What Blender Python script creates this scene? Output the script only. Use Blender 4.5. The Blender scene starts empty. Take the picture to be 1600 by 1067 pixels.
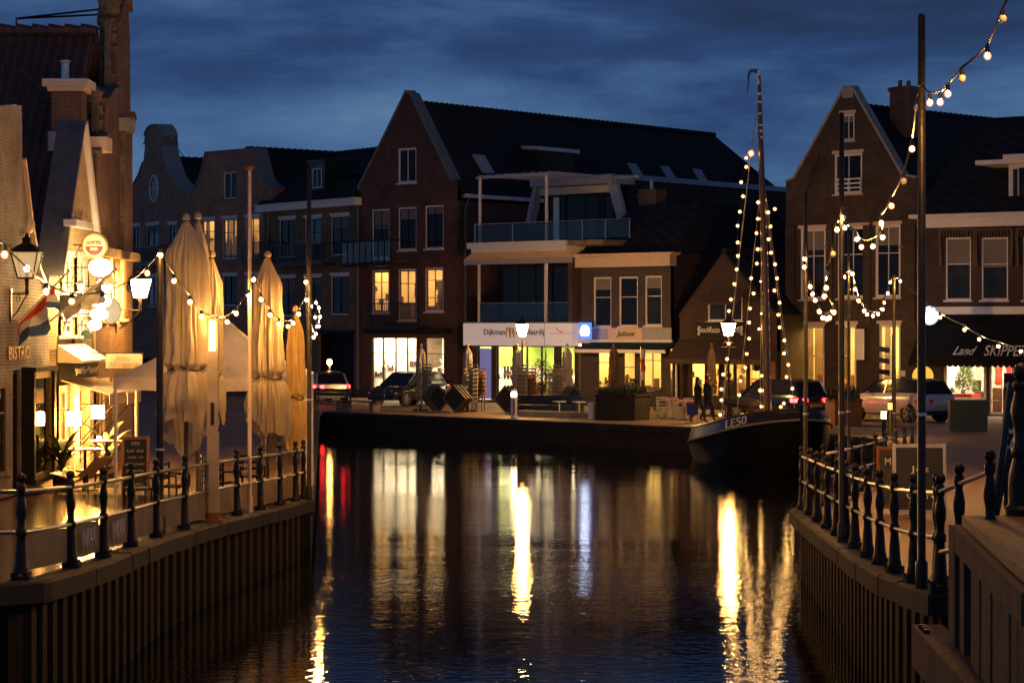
import bpy, bmesh, math, random
from mathutils import Vector, Matrix, geometry
R = math.radians
random.seed(7)
SC = bpy.context.scene
COL = SC.collection

# ------------------------------------------------------------------ camera
FPX, ZC, HY = 3587.0, 3.6, 510.0          # focal length in photo pixels, eye height above the far quay, horizon row
cam_d = bpy.data.cameras.new('camera')
cam_d.sensor_width = 36.0
cam_d.lens = 36.0 * FPX / 1600.0
cam_d.shift_y = -(533.5 - HY) / 1600.0
cam_d.clip_start, cam_d.clip_end = 0.5, 3000
cam = bpy.data.objects.new('camera', cam_d)
COL.objects.link(cam)
cam.location = (0, 0, ZC)
cam.rotation_euler = (R(90), 0, 0)
SC.camera = cam

# ------------------------------------------------------------------ sky (dusk, broken cloud)
world = bpy.data.worlds.new('World')
SC.world = world
world.use_nodes = True
nt = world.node_tree
nt.nodes.clear()
def wn(t, **k):
    n = nt.nodes.new(t)
    for a, b in k.items(): setattr(n, a, b)
    return n
tc = wn('ShaderNodeTexCoord')
mp = wn('ShaderNodeMapping'); mp.inputs['Scale'].default_value = (3.0, 3.0, 13.0); mp.inputs['Location'].default_value = (1.3, 0.4, 0.35)
nz = wn('ShaderNodeTexNoise'); nz.inputs['Scale'].default_value = 1.5; nz.inputs['Detail'].default_value = 7; nz.inputs['Roughness'].default_value = 0.55; nz.inputs['Distortion'].default_value = 0.3
mp2 = wn('ShaderNodeMapping'); mp2.inputs['Scale'].default_value = (8, 8, 34.0)
nz2 = wn('ShaderNodeTexNoise'); nz2.inputs['Scale'].default_value = 1.7; nz2.inputs['Detail'].default_value = 8; nz2.inputs['Roughness'].default_value = 0.6
sep = wn('ShaderNodeSeparateXYZ')
mr = wn('ShaderNodeMapRange'); mr.inputs[1].default_value = 0.02; mr.inputs[2].default_value = 0.13; mr.inputs[3].default_value = 0.30; mr.inputs[4].default_value = -0.02
ad = wn('ShaderNodeMath', operation='ADD'); ad2 = wn('ShaderNodeMath', operation='MULTIPLY_ADD'); ad2.inputs[1].default_value = 0.27
ramp = wn('ShaderNodeValToRGB')
el = ramp.color_ramp.elements
el[0].position = 0.32; el[0].color = (0.014, 0.014, 0.019, 1)
el[1].position = 0.98; el[1].color = (0.125, 0.225, 0.37, 1)
e = el.new(0.60); e.color = (0.025, 0.058, 0.158, 1)
e = el.new(0.80); e.color = (0.066, 0.142, 0.29, 1)
bg = wn('ShaderNodeBackground'); bg.inputs['Strength'].default_value = 1.0
wo = wn('ShaderNodeOutputWorld')
lk = nt.links.new
lk(tc.outputs['Generated'], mp.inputs[0]); lk(mp.outputs[0], nz.inputs[0])
lk(tc.outputs['Generated'], mp2.inputs[0]); lk(mp2.outputs[0], nz2.inputs[0])
lk(tc.outputs['Generated'], sep.inputs[0]); lk(sep.outputs[2], mr.inputs[0])
lk(nz2.outputs[0], ad2.inputs[0]); lk(nz.outputs[0], ad2.inputs[2])
mr2 = wn('ShaderNodeMapRange'); mr2.inputs[1].default_value = 0.13; mr2.inputs[2].default_value = 0.55; mr2.inputs[3].default_value = 0.0; mr2.inputs[4].default_value = -0.16
lk(sep.outputs[2], mr2.inputs[0]); ad3 = wn('ShaderNodeMath', operation='ADD'); lk(mr.outputs[0], ad3.inputs[0]); lk(mr2.outputs[0], ad3.inputs[1])
lk(ad2.outputs[0], ad.inputs[0]); lk(ad3.outputs[0], ad.inputs[1]); lk(ad.outputs[0], ramp.inputs[0])
lk(ramp.outputs[0], bg.inputs[0]); lk(bg.outputs[0], wo.inputs[0])

# ------------------------------------------------------------------ exposure and render settings
vs = SC.view_settings
vs.view_transform = 'Standard'; vs.look = 'None'; vs.gamma = 1; vs.exposure = 0.0; vs.use_curve_mapping = False
cy = SC.cycles
cy.use_denoising = True
try: cy.denoiser = 'OPENIMAGEDENOISE'
except Exception: pass
cy.max_bounces = 7; cy.diffuse_bounces = 3; cy.glossy_bounces = 4; cy.transparent_max_bounces = 16
cy.sample_clamp_indirect = 6.0; cy.sample_clamp_direct = 0.0
cy.caustics_reflective = False; cy.caustics_refractive = False
cy.use_light_tree = True

# ------------------------------------------------------------------ helpers
def W(px, py, d):
    """photo pixel at depth d -> world point"""
    return Vector(((px - 800) * d / FPX, d, ZC - (py - HY) * d / FPX))
def zg(y):
    """pavement height: the quays climb towards the bridge"""
    t = [(10, 1.35), (22, 1.02), (25, .83), (28.4, .69), (33, .54), (37, .43), (42, .3), (55, .06), (60, 0), (999, 0)]
    for (a, p), (b, q) in zip(t, t[1:]):
        if y <= b: return p if y <= a else p + (q - p) * (y - a) / (b - a)
    return 0
def lerp_tab(t, x):
    if x <= t[0][0]: return t[0][1]
    for (a, p), (b, q) in zip(t, t[1:]):
        if x <= b: return p + (q - p) * (x - a) / (b - a)
    return t[-1][1]

class MB:
    def __init__(s): s.v = []; s.f = []; s.mi = []; s.cur = 0
    def add(s, vs, fs):
        o = len(s.v); s.v += [tuple(p) for p in vs]
        for q in fs: s.f.append([o + i for i in q]); s.mi.append(s.cur)
        return s
    def box(s, x0, x1, y0, y1, z0, z1):
        return s.add([(x0,y0,z0),(x1,y0,z0),(x1,y1,z0),(x0,y1,z0),(x0,y0,z1),(x1,y0,z1),(x1,y1,z1),(x0,y1,z1)],
                     [(0,3,2,1),(4,5,6,7),(0,1,5,4),(1,2,6,5),(2,3,7,6),(3,0,4,7)])
    def hexa(s, b, t):
        """solid between two quads (bottom, top), both counter-clockwise from above"""
        return s.add(list(b) + list(t), [(3,2,1,0),(4,5,6,7),(0,1,5,4),(1,2,6,5),(2,3,7,6),(3,0,4,7)])
    def bar(s, p, q, w, h=None):
        p, q = Vector(p), Vector(q); h = h or w
        d = (q - p).normalized()
        up = Vector((0,0,1)) if abs(d.z) < .95 else Vector((0,1,0))
        a = d.cross(up).normalized(); b = a.cross(d)
        c = [a*w/2 + b*h/2, a*w/2 - b*h/2, -a*w/2 - b*h/2, -a*w/2 + b*h/2]
        return s.add([p + k for k in c] + [q + k for k in c], [(0,1,2,3),(7,6,5,4),(0,4,5,1),(1,5,6,2),(2,6,7,3),(3,7,4,0)])
    def tube(s, pts, r, n=8, cap=True):
        pts = [Vector(p) for p in pts]; m = len(pts)
        rs = r if isinstance(r, (list, tuple)) else [r]*m
        o = len(s.v)
        ref = None
        for i, p in enumerate(pts):
            d = (pts[min(i+1, m-1)] - pts[max(i-1, 0)])
            d = d.normalized() if d.length > 1e-9 else Vector((0,0,1))
            if ref is None:
                ref = Vector((0,0,1)) if abs(d.z) < .9 else Vector((1,0,0))
            a = d.cross(ref)
            a = a.normalized() if a.length > 1e-6 else Vector((1,0,0))
            b = a.cross(d).normalized(); ref = b
            for k in range(n):
                t = 2*math.pi*k/n
                s.v.append(tuple(p + (a*math.cos(t) + b*math.sin(t))*rs[i]))
        for i in range(m-1):
            for k in range(n):
                k2 = (k+1) % n
                s.f.append([o+i*n+k, o+i*n+k2, o+(i+1)*n+k2, o+(i+1)*n+k]); s.mi.append(s.cur)
        if cap:
            s.f.append([o+k for k in reversed(range(n))]); s.mi.append(s.cur)
            s.f.append([o+(m-1)*n+k for k in range(n)]); s.mi.append(s.cur)
        return s
    def lathe(s, prof, n=12, c=(0,0,0), sx=1, sy=1, ph=0):
        o = len(s.v); m = len(prof)
        for r, z in prof:
            for k in range(n):
                t = 2*math.pi*k/n + ph
                s.v.append((c[0]+r*math.cos(t)*sx, c[1]+r*math.sin(t)*sy, c[2]+z))
        for i in range(m-1):
            for k in range(n):
                k2 = (k+1) % n
                s.f.append([o+i*n+k, o+i*n+k2, o+(i+1)*n+k2, o+(i+1)*n+k]); s.mi.append(s.cur)
        s.f.append([o+k for k in reversed(range(n))]); s.mi.append(s.cur)
        s.f.append([o+(m-1)*n+k for k in range(n)]); s.mi.append(s.cur)
        return s
    def ball(s, c, r, n=10, m=7, sz=1):
        pr = [(max(1e-4, r*math.sin(math.pi*i/m)), -r*sz*math.cos(math.pi*i/m)) for i in range(m+1)]
        return s.lathe(pr, n, c)
    def prism(s, poly, y0, y1):
        """polygon in (x,z), extruded along y; counter-clockwise seen from -y"""
        n = len(poly)
        tri = geometry.tessellate_polygon([[Vector((a, b, 0)) for a, b in poly]])
        vs = [(a, y0, b) for a, b in poly] + [(a, y1, b) for a, b in poly]
        fs = []
        ar = sum(poly[i][0]*poly[(i+1)%n][1]-poly[(i+1)%n][0]*poly[i][1] for i in range(n))
        for t in tri:
            a, b, c = t
            q = (poly[b][0]-poly[a][0])*(poly[c][1]-poly[a][1])-(poly[c][0]-poly[a][0])*(poly[b][1]-poly[a][1])
            t = (a,b,c) if q > 0 else (a,c,b)
            fs.append(t); fs.append((t[0]+n, t[2]+n, t[1]+n))
        for i in range(n):
            j = (i+1) % n
            fs.append((i, j, j+n, i+n)[::-1] if ar > 0 else (i, j, j+n, i+n))
        return s.add(vs, fs)
    def poly(s, pts): return s.add(pts, [tuple(range(len(pts)))])
    def mesh(s, name, mats, smooth=False):
        me = bpy.data.meshes.new(name)
        me.from_pydata(s.v, [], s.f)
        for m in (mats if isinstance(mats, (list, tuple)) else [mats]): me.materials.append(m)
        if any(s.mi): me.polygons.foreach_set('material_index', s.mi)
        if smooth:
            me.polygons.foreach_set('use_smooth', [True]*len(s.f))
            try: me.set_sharp_from_angle(angle=R(38))
            except Exception: pass
        me.update()
        return me
    def build(s, name, mats, parent=None, smooth=False):
        return put(name, s.mesh(name, mats, smooth), parent)
def put(name, me, parent=None, loc=None, rot=None):
    o = bpy.data.objects.new(name, me); COL.objects.link(o)
    if parent is not None: o.parent = parent
    if loc is not None: o.location = loc
    if rot is not None: o.rotation_euler = rot
    return o
def tag(o, label, cat, group=None):
    o['label'] = label; o['category'] = cat
    if group: o['group'] = group
    return o
def thing(name, label, cat, loc=(0,0,0), rz=0, group=None):
    o = put(name, None, None, loc, (0,0,rz))
    return tag(o, label, cat, group)

# ------------------------------------------------------------------ materials
def newmat(name):
    m = bpy.data.materials.new(name); m.use_nodes = True
    return m, m.node_tree, m.node_tree.nodes['Principled BSDF']
def mat(name, col, rough=.6, metal=0, var=.25, scale=3.0, bump=0.0, bscale=None, spec=.5, trans=0, stretch=None, coat=0):
    m, t, b = newmat(name)
    b.inputs['Roughness'].default_value = rough; b.inputs['Metallic'].default_value = metal
    b.inputs['Specular IOR Level'].default_value = spec
    b.inputs['Coat Weight'].default_value = coat
    L = t.links.new
    co = t.nodes.new('ShaderNodeTexCoord'); src = co.outputs['Object']
    if stretch:
        mpn = t.nodes.new('ShaderNodeMapping'); mpn.inputs['Scale'].default_value = stretch; L(src, mpn.inputs[0]); src = mpn.outputs[0]
    n = t.nodes.new('ShaderNodeTexNoise'); n.inputs['Scale'].default_value = scale; n.inputs['Detail'].default_value = 6; n.inputs['Roughness'].default_value = .65
    L(src, n.inputs[0])
    r = t.nodes.new('ShaderNodeValToRGB')
    r.color_ramp.elements[0].position = .3; r.color_ramp.elements[1].position = .72
    r.color_ramp.elements[0].color = tuple(max(0, c*(1-var)) for c in col) + (1,)
    r.color_ramp.elements[1].color = tuple(min(1, c*(1+var*.8)) for c in col) + (1,)
    L(n.outputs[0], r.inputs[0]); L(r.outputs[0], b.inputs['Base Color'])
    if bump:
        n2 = t.nodes.new('ShaderNodeTexNoise'); n2.inputs['Scale'].default_value = bscale or scale*8; n2.inputs['Detail'].default_value = 4
        L(src, n2.inputs[0])
        bp = t.nodes.new('ShaderNodeBump'); bp.inputs['Strength'].default_value = bump; bp.inputs['Distance'].default_value = .02
        L(n2.outputs[0], bp.inputs['Height']); L(bp.outputs[0], b.inputs['Normal'])
    return m
def brick(name, c1, c2, mortar, bw=.22, rh=.065, ms=.012, rough=.85, dirt=.35, plane='xz'):
    m, t, b = newmat(name); L = t.links.new
    b.inputs['Roughness'].default_value = rough; b.inputs['Specular IOR Level'].default_value = .25
    co = t.nodes.new('ShaderNodeTexCoord'); sp = t.nodes.new('ShaderNodeSeparateXYZ'); cb = t.nodes.new('ShaderNodeCombineXYZ')
    L(co.outputs['Object'], sp.inputs[0])
    if plane == 'xz':
        a = t.nodes.new('ShaderNodeMath'); a.operation = 'ADD'
        L(sp.outputs[0], a.inputs[0]); L(sp.outputs[1], a.inputs[1]); L(a.outputs[0], cb.inputs[0]); L(sp.outputs[2], cb.inputs[1])
    else:
        L(sp.outputs[0], cb.inputs[0]); L(sp.outputs[1], cb.inputs[1])
    br = t.nodes.new('ShaderNodeTexBrick')
    br.inputs['Scale'].default_value = 1; br.inputs['Brick Width'].default_value = bw; br.inputs['Row Height'].default_value = rh
    br.inputs['Mortar Size'].default_value = ms; br.inputs['Mortar Smooth'].default_value = .3; br.inputs['Bias'].default_value = 0
    br.inputs['Color1'].default_value = (*c1, 1); br.inputs['Color2'].default_value = (*c2, 1); br.inputs['Mortar'].default_value = (*mortar, 1)
    L(cb.outputs[0], br.inputs['Vector'])
    n = t.nodes.new('ShaderNodeTexNoise'); n.inputs['Scale'].default_value = .9; n.inputs['Detail'].default_value = 8; n.inputs['Roughness'].default_value = .7
    L(co.outputs['Object'], n.inputs[0])
    r = t.nodes.new('ShaderNodeMapRange'); r.inputs[1].default_value = .3; r.inputs[2].default_value = .7; r.inputs[3].default_value = 1-dirt; r.inputs[4].default_value = 1+dirt*.5
    L(n.outputs[0], r.inputs[0])
    mx = t.nodes.new('ShaderNodeVectorMath'); mx.operation = 'SCALE'
    L(br.outputs['Color'], mx.inputs[0]); L(r.outputs[0], mx.inputs['Scale']); L(mx.outputs[0], b.inputs['Base Color'])
    bp = t.nodes.new('ShaderNodeBump'); bp.inputs['Strength'].default_value = .5; bp.inputs['Distance'].default_value = .01
    L(br.outputs['Fac'], bp.inputs['Height']); bp.invert = True
    L(bp.outputs[0], b.inputs['Normal'])
    return m
def emit(name, col, s):
    m = bpy.data.materials.new(name); m.use_nodes = True; t = m.node_tree
    t.nodes.clear()
    e = t.nodes.new('ShaderNodeEmission'); e.inputs[0].default_value = (*col, 1); e.inputs[1].default_value = s
    o = t.nodes.new('ShaderNodeOutputMaterial'); t.links.new(e.outputs[0], o.inputs[0])
    return m
def glow_shell(name, col, s):
    """frosted globe round the filament: mostly see-through, faintly glowing itself"""
    m = bpy.data.materials.new(name); m.use_nodes = True; t = m.node_tree
    t.nodes.clear()
    e = t.nodes.new('ShaderNodeEmission'); e.inputs[0].default_value = (*col, 1); e.inputs[1].default_value = s
    tr = t.nodes.new('ShaderNodeBsdfTransparent'); tr.inputs[0].default_value = (.8,.8,.8,1)
    a = t.nodes.new('ShaderNodeMixShader'); a.inputs[0].default_value = .35; o = t.nodes.new('ShaderNodeOutputMaterial')
    t.links.new(tr.outputs[0], a.inputs[1]); t.links.new(e.outputs[0], a.inputs[2]); t.links.new(a.outputs[0], o.inputs[0])
    return m
def clear_glass(name, refl=.08, tint=(.95,.97,.96), rough=.02):
    m = bpy.data.materials.new(name); m.use_nodes = True; t = m.node_tree
    t.nodes.clear()
    tr = t.nodes.new('ShaderNodeBsdfTransparent'); tr.inputs[0].default_value = (*tint, 1)
    gl = t.nodes.new('ShaderNodeBsdfGlossy'); gl.inputs['Roughness'].default_value = rough
    fr = t.nodes.new('ShaderNodeFresnel'); fr.inputs[0].default_value = 1.5
    a = t.nodes.new('ShaderNodeMath'); a.operation = 'MULTIPLY_ADD'; a.inputs[1].default_value = 1.0; a.inputs[2].default_value = refl - .04
    mx = t.nodes.new('ShaderNodeMixShader'); o = t.nodes.new('ShaderNodeOutputMaterial')
    L = t.links.new
    L(fr.outputs[0], a.inputs[0]); L(a.outputs[0], mx.inputs[0]); L(tr.outputs[0], mx.inputs[1]); L(gl.outputs[0], mx.inputs[2]); L(mx.outputs[0], o.inputs[0])
    return m
def cloth(name, col, trans=.35, rough=.9):
    m = bpy.data.materials.new(name); m.use_nodes = True; t = m.node_tree; L = t.links.new
    b = t.nodes['Principled BSDF']; b.inputs['Roughness'].default_value = rough; b.inputs['Specular IOR Level'].default_value = .15
    co = t.nodes.new('ShaderNodeTexCoord'); n = t.nodes.new('ShaderNodeTexNoise'); n.inputs['Scale'].default_value = 2.3; n.inputs['Detail'].default_value = 7
    r = t.nodes.new('ShaderNodeValToRGB'); r.color_ramp.elements[0].position = .3; r.color_ramp.elements[1].position = .75
    r.color_ramp.elements[0].color = tuple(c*.72 for c in col)+(1,); r.color_ramp.elements[1].color = (*col, 1)
    L(co.outputs['Object'], n.inputs[0]); L(n.outputs[0], r.inputs[0]); L(r.outputs[0], b.inputs['Base Color'])
    tl = t.nodes.new('ShaderNodeBsdfTranslucent'); L(r.outputs[0], tl.inputs[0])
    mx = t.nodes.new('ShaderNodeMixShader'); mx.inputs[0].default_value = trans
    L(b.outputs[0], mx.inputs[1]); L(tl.outputs[0], mx.inputs[2]); L(mx.outputs[0], t.nodes['Material Output'].inputs[0])
    return m
def tile_mat(name, col, w=.26, h=.34):
    m, t, b = newmat(name); L = t.links.new
    b.inputs['Roughness'].default_value = .8; b.inputs['Specular IOR Level'].default_value = .12
    co = t.nodes.new('ShaderNodeTexCoord'); n = t.nodes.new('ShaderNodeTexNoise'); n.inputs['Scale'].default_value = 4; n.inputs['Detail'].default_value = 5
    r = t.nodes.new('ShaderNodeValToRGB'); r.color_ramp.elements[0].color = tuple(c*.5 for c in col)+(1,); r.color_ramp.elements[1].color = tuple(c*1.4 for c in col)+(1,)
    L(co.outputs['Object'], n.inputs[0]); L(n.outputs[0], r.inputs[0]); L(r.outputs[0], b.inputs['Base Color'])
    wv = t.nodes.new('ShaderNodeTexWave'); wv.bands_direction = 'Z'; wv.wave_profile = 'SAW'; wv.inputs['Scale'].default_value = .314/h
    wv2 = t.nodes.new('ShaderNodeTexWave'); wv2.bands_direction = 'DIAGONAL'; wv2.inputs['Scale'].default_value = .18/w
    L(co.outputs['Object'], wv.inputs[0]); L(co.outputs['Object'], wv2.inputs[0])
    a = t.nodes.new('ShaderNodeMath'); a.operation = 'ADD'; L(wv.outputs['Fac'], a.inputs[0]); L(wv2.outputs['Fac'], a.inputs[1])
    bp = t.nodes.new('ShaderNodeBump'); bp.inputs['Strength'].default_value = .7; bp.inputs['Distance'].default_value = .05
    L(a.outputs[0], bp.inputs['Height']); L(bp.outputs[0], b.inputs['Normal'])
    return m

M = {}
M['brick_red'] = brick('brick_red', (.165,.068,.048), (.115,.05,.038), (.11,.085,.07), dirt=.5)
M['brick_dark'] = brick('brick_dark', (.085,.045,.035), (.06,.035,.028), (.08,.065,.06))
M['brick_far'] = brick('brick_far', (.52,.24,.15), (.43,.19,.12), (.38,.24,.17), dirt=.45)
M['stone_old'] = mat('weathered_stone', (.17,.135,.10), .9, var=.65, scale=4, bump=.5, bscale=18)
M['brick_brown'] = brick('brick_brown', (.092,.062,.048), (.068,.047,.038), (.08,.066,.058), dirt=.5)
M['brick_yellow'] = brick('brick_yellow', (.27,.17,.095), (.20,.125,.075), (.17,.14,.11), dirt=.45)
M['brick_grey'] = brick('brick_grey', (.105,.085,.085), (.08,.068,.072), (.085,.077,.077))
M['brick_painted'] = brick('brick_painted', (.34,.29,.26), (.28,.24,.21), (.19,.165,.15), dirt=.6)
M['brick_cream'] = brick('brick_cream', (.72,.58,.36), (.62,.49,.30), (.46,.36,.22), dirt=.35)
M['brick_old'] = brick('brick_old', (.22,.10,.06), (.14,.07,.05), (.2,.17,.14), dirt=.5)
M['tile_dark'] = tile_mat('tile_dark', (.028,.026,.028))
M['tile_red'] = mat('tile_red', (.115,.05,.036), .6, var=.45, scale=5, bump=.3, bscale=30)
M['slate'] = mat('slate', (.10,.105,.12), .5, var=.3, scale=4, bump=.2)
M['white'] = mat('white_paint', (.78,.75,.72), .45, var=.10, scale=2.5, bump=.05)
M['cream'] = mat('cream_paint', (.74,.62,.48), .5, var=.12, scale=2.5)
M['peach'] = mat('peach_paint', (.72,.56,.42), .55, var=.12, scale=2.5)
M['grey_paint'] = mat('grey_paint', (.38,.39,.43), .5, var=.15)
M['dark_paint'] = mat('dark_paint', (.018,.018,.018), .6, var=.3, scale=6, spec=.2)
M['green_paint'] = mat('green_paint', (.02,.045,.035), .4, var=.3, scale=6)
M['greygreen'] = mat('greygreen_zinc', (.17,.19,.175), .5, metal=.2, var=.25)
M['stone'] = mat('stone', (.36,.33,.29), .8, var=.35, scale=5, bump=.4, bscale=25)
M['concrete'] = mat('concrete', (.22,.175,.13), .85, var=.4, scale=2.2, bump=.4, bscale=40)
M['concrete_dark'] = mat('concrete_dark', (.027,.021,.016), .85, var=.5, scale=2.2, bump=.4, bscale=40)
def pile_material():
    m, t, b = newmat('rusty_sheet_pile'); L = t.links.new
    b.inputs['Roughness'].default_value = .75; b.inputs['Specular IOR Level'].default_value = .25
    ge = t.nodes.new('ShaderNodeNewGeometry'); sp = t.nodes.new('ShaderNodeSeparateXYZ'); L(ge.outputs['Position'], sp.inputs[0])
    mp_ = t.nodes.new('ShaderNodeMapping'); mp_.inputs['Scale'].default_value = (5, 5, .5); L(ge.outputs['Position'], mp_.inputs[0])
    n = t.nodes.new('ShaderNodeTexNoise'); n.inputs['Scale'].default_value = 1.4; n.inputs['Detail'].default_value = 7; n.inputs['Roughness'].default_value = .7; L(mp_.outputs[0], n.inputs[0])
    r = t.nodes.new('ShaderNodeValToRGB'); r.color_ramp.elements[0].position = .32; r.color_ramp.elements[1].position = .72
    r.color_ramp.elements[0].color = (.008,.006,.005,1); r.color_ramp.elements[1].color = (.042,.024,.014,1); L(n.outputs[0], r.inputs[0])
    a = t.nodes.new('ShaderNodeMath'); a.operation = 'MULTIPLY_ADD'; a.inputs[1].default_value = .55; L(n.outputs[0], a.inputs[0]); L(sp.outputs[2], a.inputs[2])
    w = t.nodes.new('ShaderNodeMapRange'); w.inputs[1].default_value = -.45; w.inputs[2].default_value = -.27; L(a.outputs[0], w.inputs[0])
    mx = t.nodes.new('ShaderNodeMix'); mx.data_type = 'RGBA'; mx.inputs['A'].default_value = (.010,.012,.006,1); L(w.outputs[0], mx.inputs['Factor']); L(r.outputs[0], mx.inputs['B']); L(mx.outputs['Result'], b.inputs['Base Color'])
    bp = t.nodes.new('ShaderNodeBump'); bp.inputs['Strength'].default_value = .5; bp.inputs['Distance'].default_value = .02; L(n.outputs[0], bp.inputs['Height']); L(bp.outputs[0], b.inputs['Normal'])
    return m
M['steel_pile'] = pile_material()
M['iron'] = mat('cast_iron', (.017,.014,.011), .36, var=.5, scale=9, bump=.25, bscale=45, spec=.28)
M['rail'] = mat('galvanised_rail', (.33,.32,.30), .28, metal=.9, var=.25, scale=9)
M['black'] = mat('black_paint', (.008,.008,.009), .35, var=.3)
M['wood'] = mat('oiled_wood', (.36,.17,.06), .4, var=.35, scale=3, stretch=(1,8,8))
M['wood_dark'] = mat('dark_wood', (.09,.05,.03), .5, var=.4, scale=3, stretch=(1,8,8))
M['old_timber'] = mat('weathered_timber', (.24,.19,.14), .85, var=.5, scale=2.5, bump=.5, bscale=22, stretch=(.6,6,6))
M['pane_dark'] = mat('dark_window_glass', (.010,.010,.011), .07, var=.5, scale=1.2, spec=.22)
M['blind'] = mat('window_blind', (.20,.185,.165), .8, var=.2, scale=6, stretch=(1,1,12))
M['pane_dark2'] = mat('dim_window_glass', (.026,.025,.024), .08, var=.6, scale=1.5, spec=.2)
M['pane'] = clear_glass('window_glass')
M['balustrade'] = clear_glass('balustrade_glass', .045, (.86,.87,.86), .03)
M['screen'] = clear_glass('terrace_screen_glass', .10, (.80,.78,.72), .05)
M['corten'] = mat('corten', (.19,.07,.03), .75, var=.4, scale=5, bump=.2)
M['plaster_room'] = mat('room_plaster', (.75,.68,.55), .8, var=.08)
M['room_white'] = mat('room_white', (.80,.78,.74), .7, var=.06)
M['lamp_white'] = emit('shop_ceiling_lamp', (1, .76, .44), 19)
M['lamp_warm'] = emit('room_ceiling_lamp', (1, .54, .14), 13)
M['lamp_yellow'] = emit('cafe_ceiling_lamp', (1, .60, .14), 19)
M['bulb'] = emit('filament_bulb', (1, .46, .10), 4400)
M['bulb_boat'] = emit('boat_bulb', (1, .54, .15), 150)
M['bulb_shell'] = glow_shell('bulb_globe', (1, .36, .06), 2.0)
M['lantern_glow'] = emit('lantern_glow', (1, .46, .09), 520)
M['lantern_far'] = emit('quay_lantern_glow', (1, .50, .12), 400)
M['lamp_small'] = emit('post_lamp_glow', (1, .46, .10), 90)
M['flood'] = emit('floodlight_glow', (1, .56, .16), 6000)
M['tree_light'] = emit('fairy_light', (1, .85, .55), 14)
M['lantern_dim'] = glow_shell('lantern_dim_glass', (1, .62, .28), 1.1)
M['white_glow'] = emit('white_sign_glow', (1, .70, .34), 55)
M['strip'] = emit('strip_lamp_glow', (1, .50, .13), 9)
M['post_paint'] = mat('post_paint', (.36,.29,.23), .6, var=.3, scale=3, bump=.1)
M['blue_glow'] = emit('blue_sign_glow', (.10, .22, 1), 1.6)
M['lamp_bright'] = emit('front_room_lamp', (1, .62, .13), 34)
M['bluewhite_glow'] = emit('white_emblem_glow', (.72, .80, 1), 14)
M['tail'] = emit('tail_light_glow', (1, .02, .02), 32)
M['tail_dim'] = emit('tail_light_dim', (1, .03, .02), 4)
M['amber'] = emit('amber_light', (1, .5, .08), 4)
M['tv'] = emit('television_glow', (.4, .55, 1), 4)
M['unlit'] = mat('unlit_bulb_glass', (.55,.5,.42), .15, var=.1)
M['rubber'] = mat('tyre_rubber', (.012,.012,.013), .8, var=.2)
M['alloy'] = mat('alloy', (.22,.22,.23), .4, metal=.3, var=.1)
M['car_black'] = mat('car_paint_black', (.008,.010,.016), .22, var=.1, coat=1)
M['car_white'] = mat('car_paint_white', (.44,.44,.47), .25, var=.05, coat=1)
M['car_silver'] = mat('car_paint_silver', (.38,.38,.40), .25, metal=.5, var=.05, coat=1)
M['canvas'] = cloth('beige_canvas', (.52,.45,.37), .26)
M['canvas_brown'] = cloth('tan_canvas', (.40,.33,.26), .22)
M['canvas_white'] = cloth('white_canvas', (.80,.76,.76), .3)
M['canvas_grey'] = cloth('grey_canvas', (.46,.43,.42), .15)
M['canvas_dark'] = cloth('black_canvas', (.012,.012,.015), .02)
M['canvas_green'] = cloth('dark_green_canvas', (.02,.055,.05), .1)
M['canvas_brn'] = cloth('brown_canvas', (.13,.085,.06), .1)
M['canvas_yellow'] = cloth('yellow_canvas', (.72,.50,.20), .35)
M['gold'] = mat('gold_paint', (.55,.38,.10), .35, metal=.5, var=.15)
M['red'] = mat('red_paint', (.5,.03,.025), .5, var=.15)
M['blue'] = mat('blue_paint', (.03,.06,.28), .55, var=.2)
M['leaf'] = mat('leaf_green', (.075,.105,.03), .5, var=.5, scale=6)
M['leaf_dark'] = mat('leaf_dark', (.03,.045,.02), .6, var=.5, scale=6)
M['chalk'] = mat('chalk', (.62,.58,.52), .9, var=.2)
M['board'] = mat('blackboard', (.014,.016,.015), .6, var=.5, scale=5)
M['skin'] = mat('skin', (.45,.26,.18), .55, var=.1)
M['old_plank'] = mat('old_plank', (.13,.088,.058), .85, var=.55, scale=2.2, bump=.6, bscale=22, stretch=(5,5,.5))
M['coat_dark'] = mat('dark_coat', (.015,.015,.018), .8, var=.3, scale=10)
M['jeans'] = mat('jeans', (.035,.04,.06), .85, var=.3, scale=10)
M['shirt'] = mat('shirt', (.55,.45,.38), .8, var=.2)
M['hair'] = mat('hair', (.03,.02,.014), .6, var=.3)
M['hull'] = mat('hull_black', (.005,.0048,.0045), .55, var=.4, scale=3, spec=.12)
M['bulwark'] = mat('bulwark_varnish', (.030,.020,.015), .3, var=.3, scale=3, stretch=(.5,4,6))
M['mast'] = mat('mast_varnish', (.085,.042,.018), .3, var=.3, scale=4, stretch=(8,8,.6))
M['rope'] = mat('rope', (.32,.27,.20), .9, var=.2)
M['plate'] = mat('rusty_plate', (.11,.06,.038), .6, var=.7, scale=7, bump=.5, bscale=40)
M['fir'] = mat('fir_green', (.09,.17,.04), .6, var=.4, scale=8)
M['chair'] = mat('grey_wicker', (.26,.235,.21), .6, var=.3, scale=20)
M['chair_tan'] = mat('tan_wicker', (.30,.17,.09), .6, var=.3, scale=20)
M['tabletop'] = mat('black_tabletop', (.022,.022,.024), .4, var=.3)
M['alu'] = mat('aluminium', (.55,.55,.56), .35, metal=.85, var=.15)
M['purple'] = emit('backlit_poster', (.42,.33,.72), .42)
M['fascia'] = mat('added_glow_fascia', (.78,.72,.70), .45, var=.06)
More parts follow.
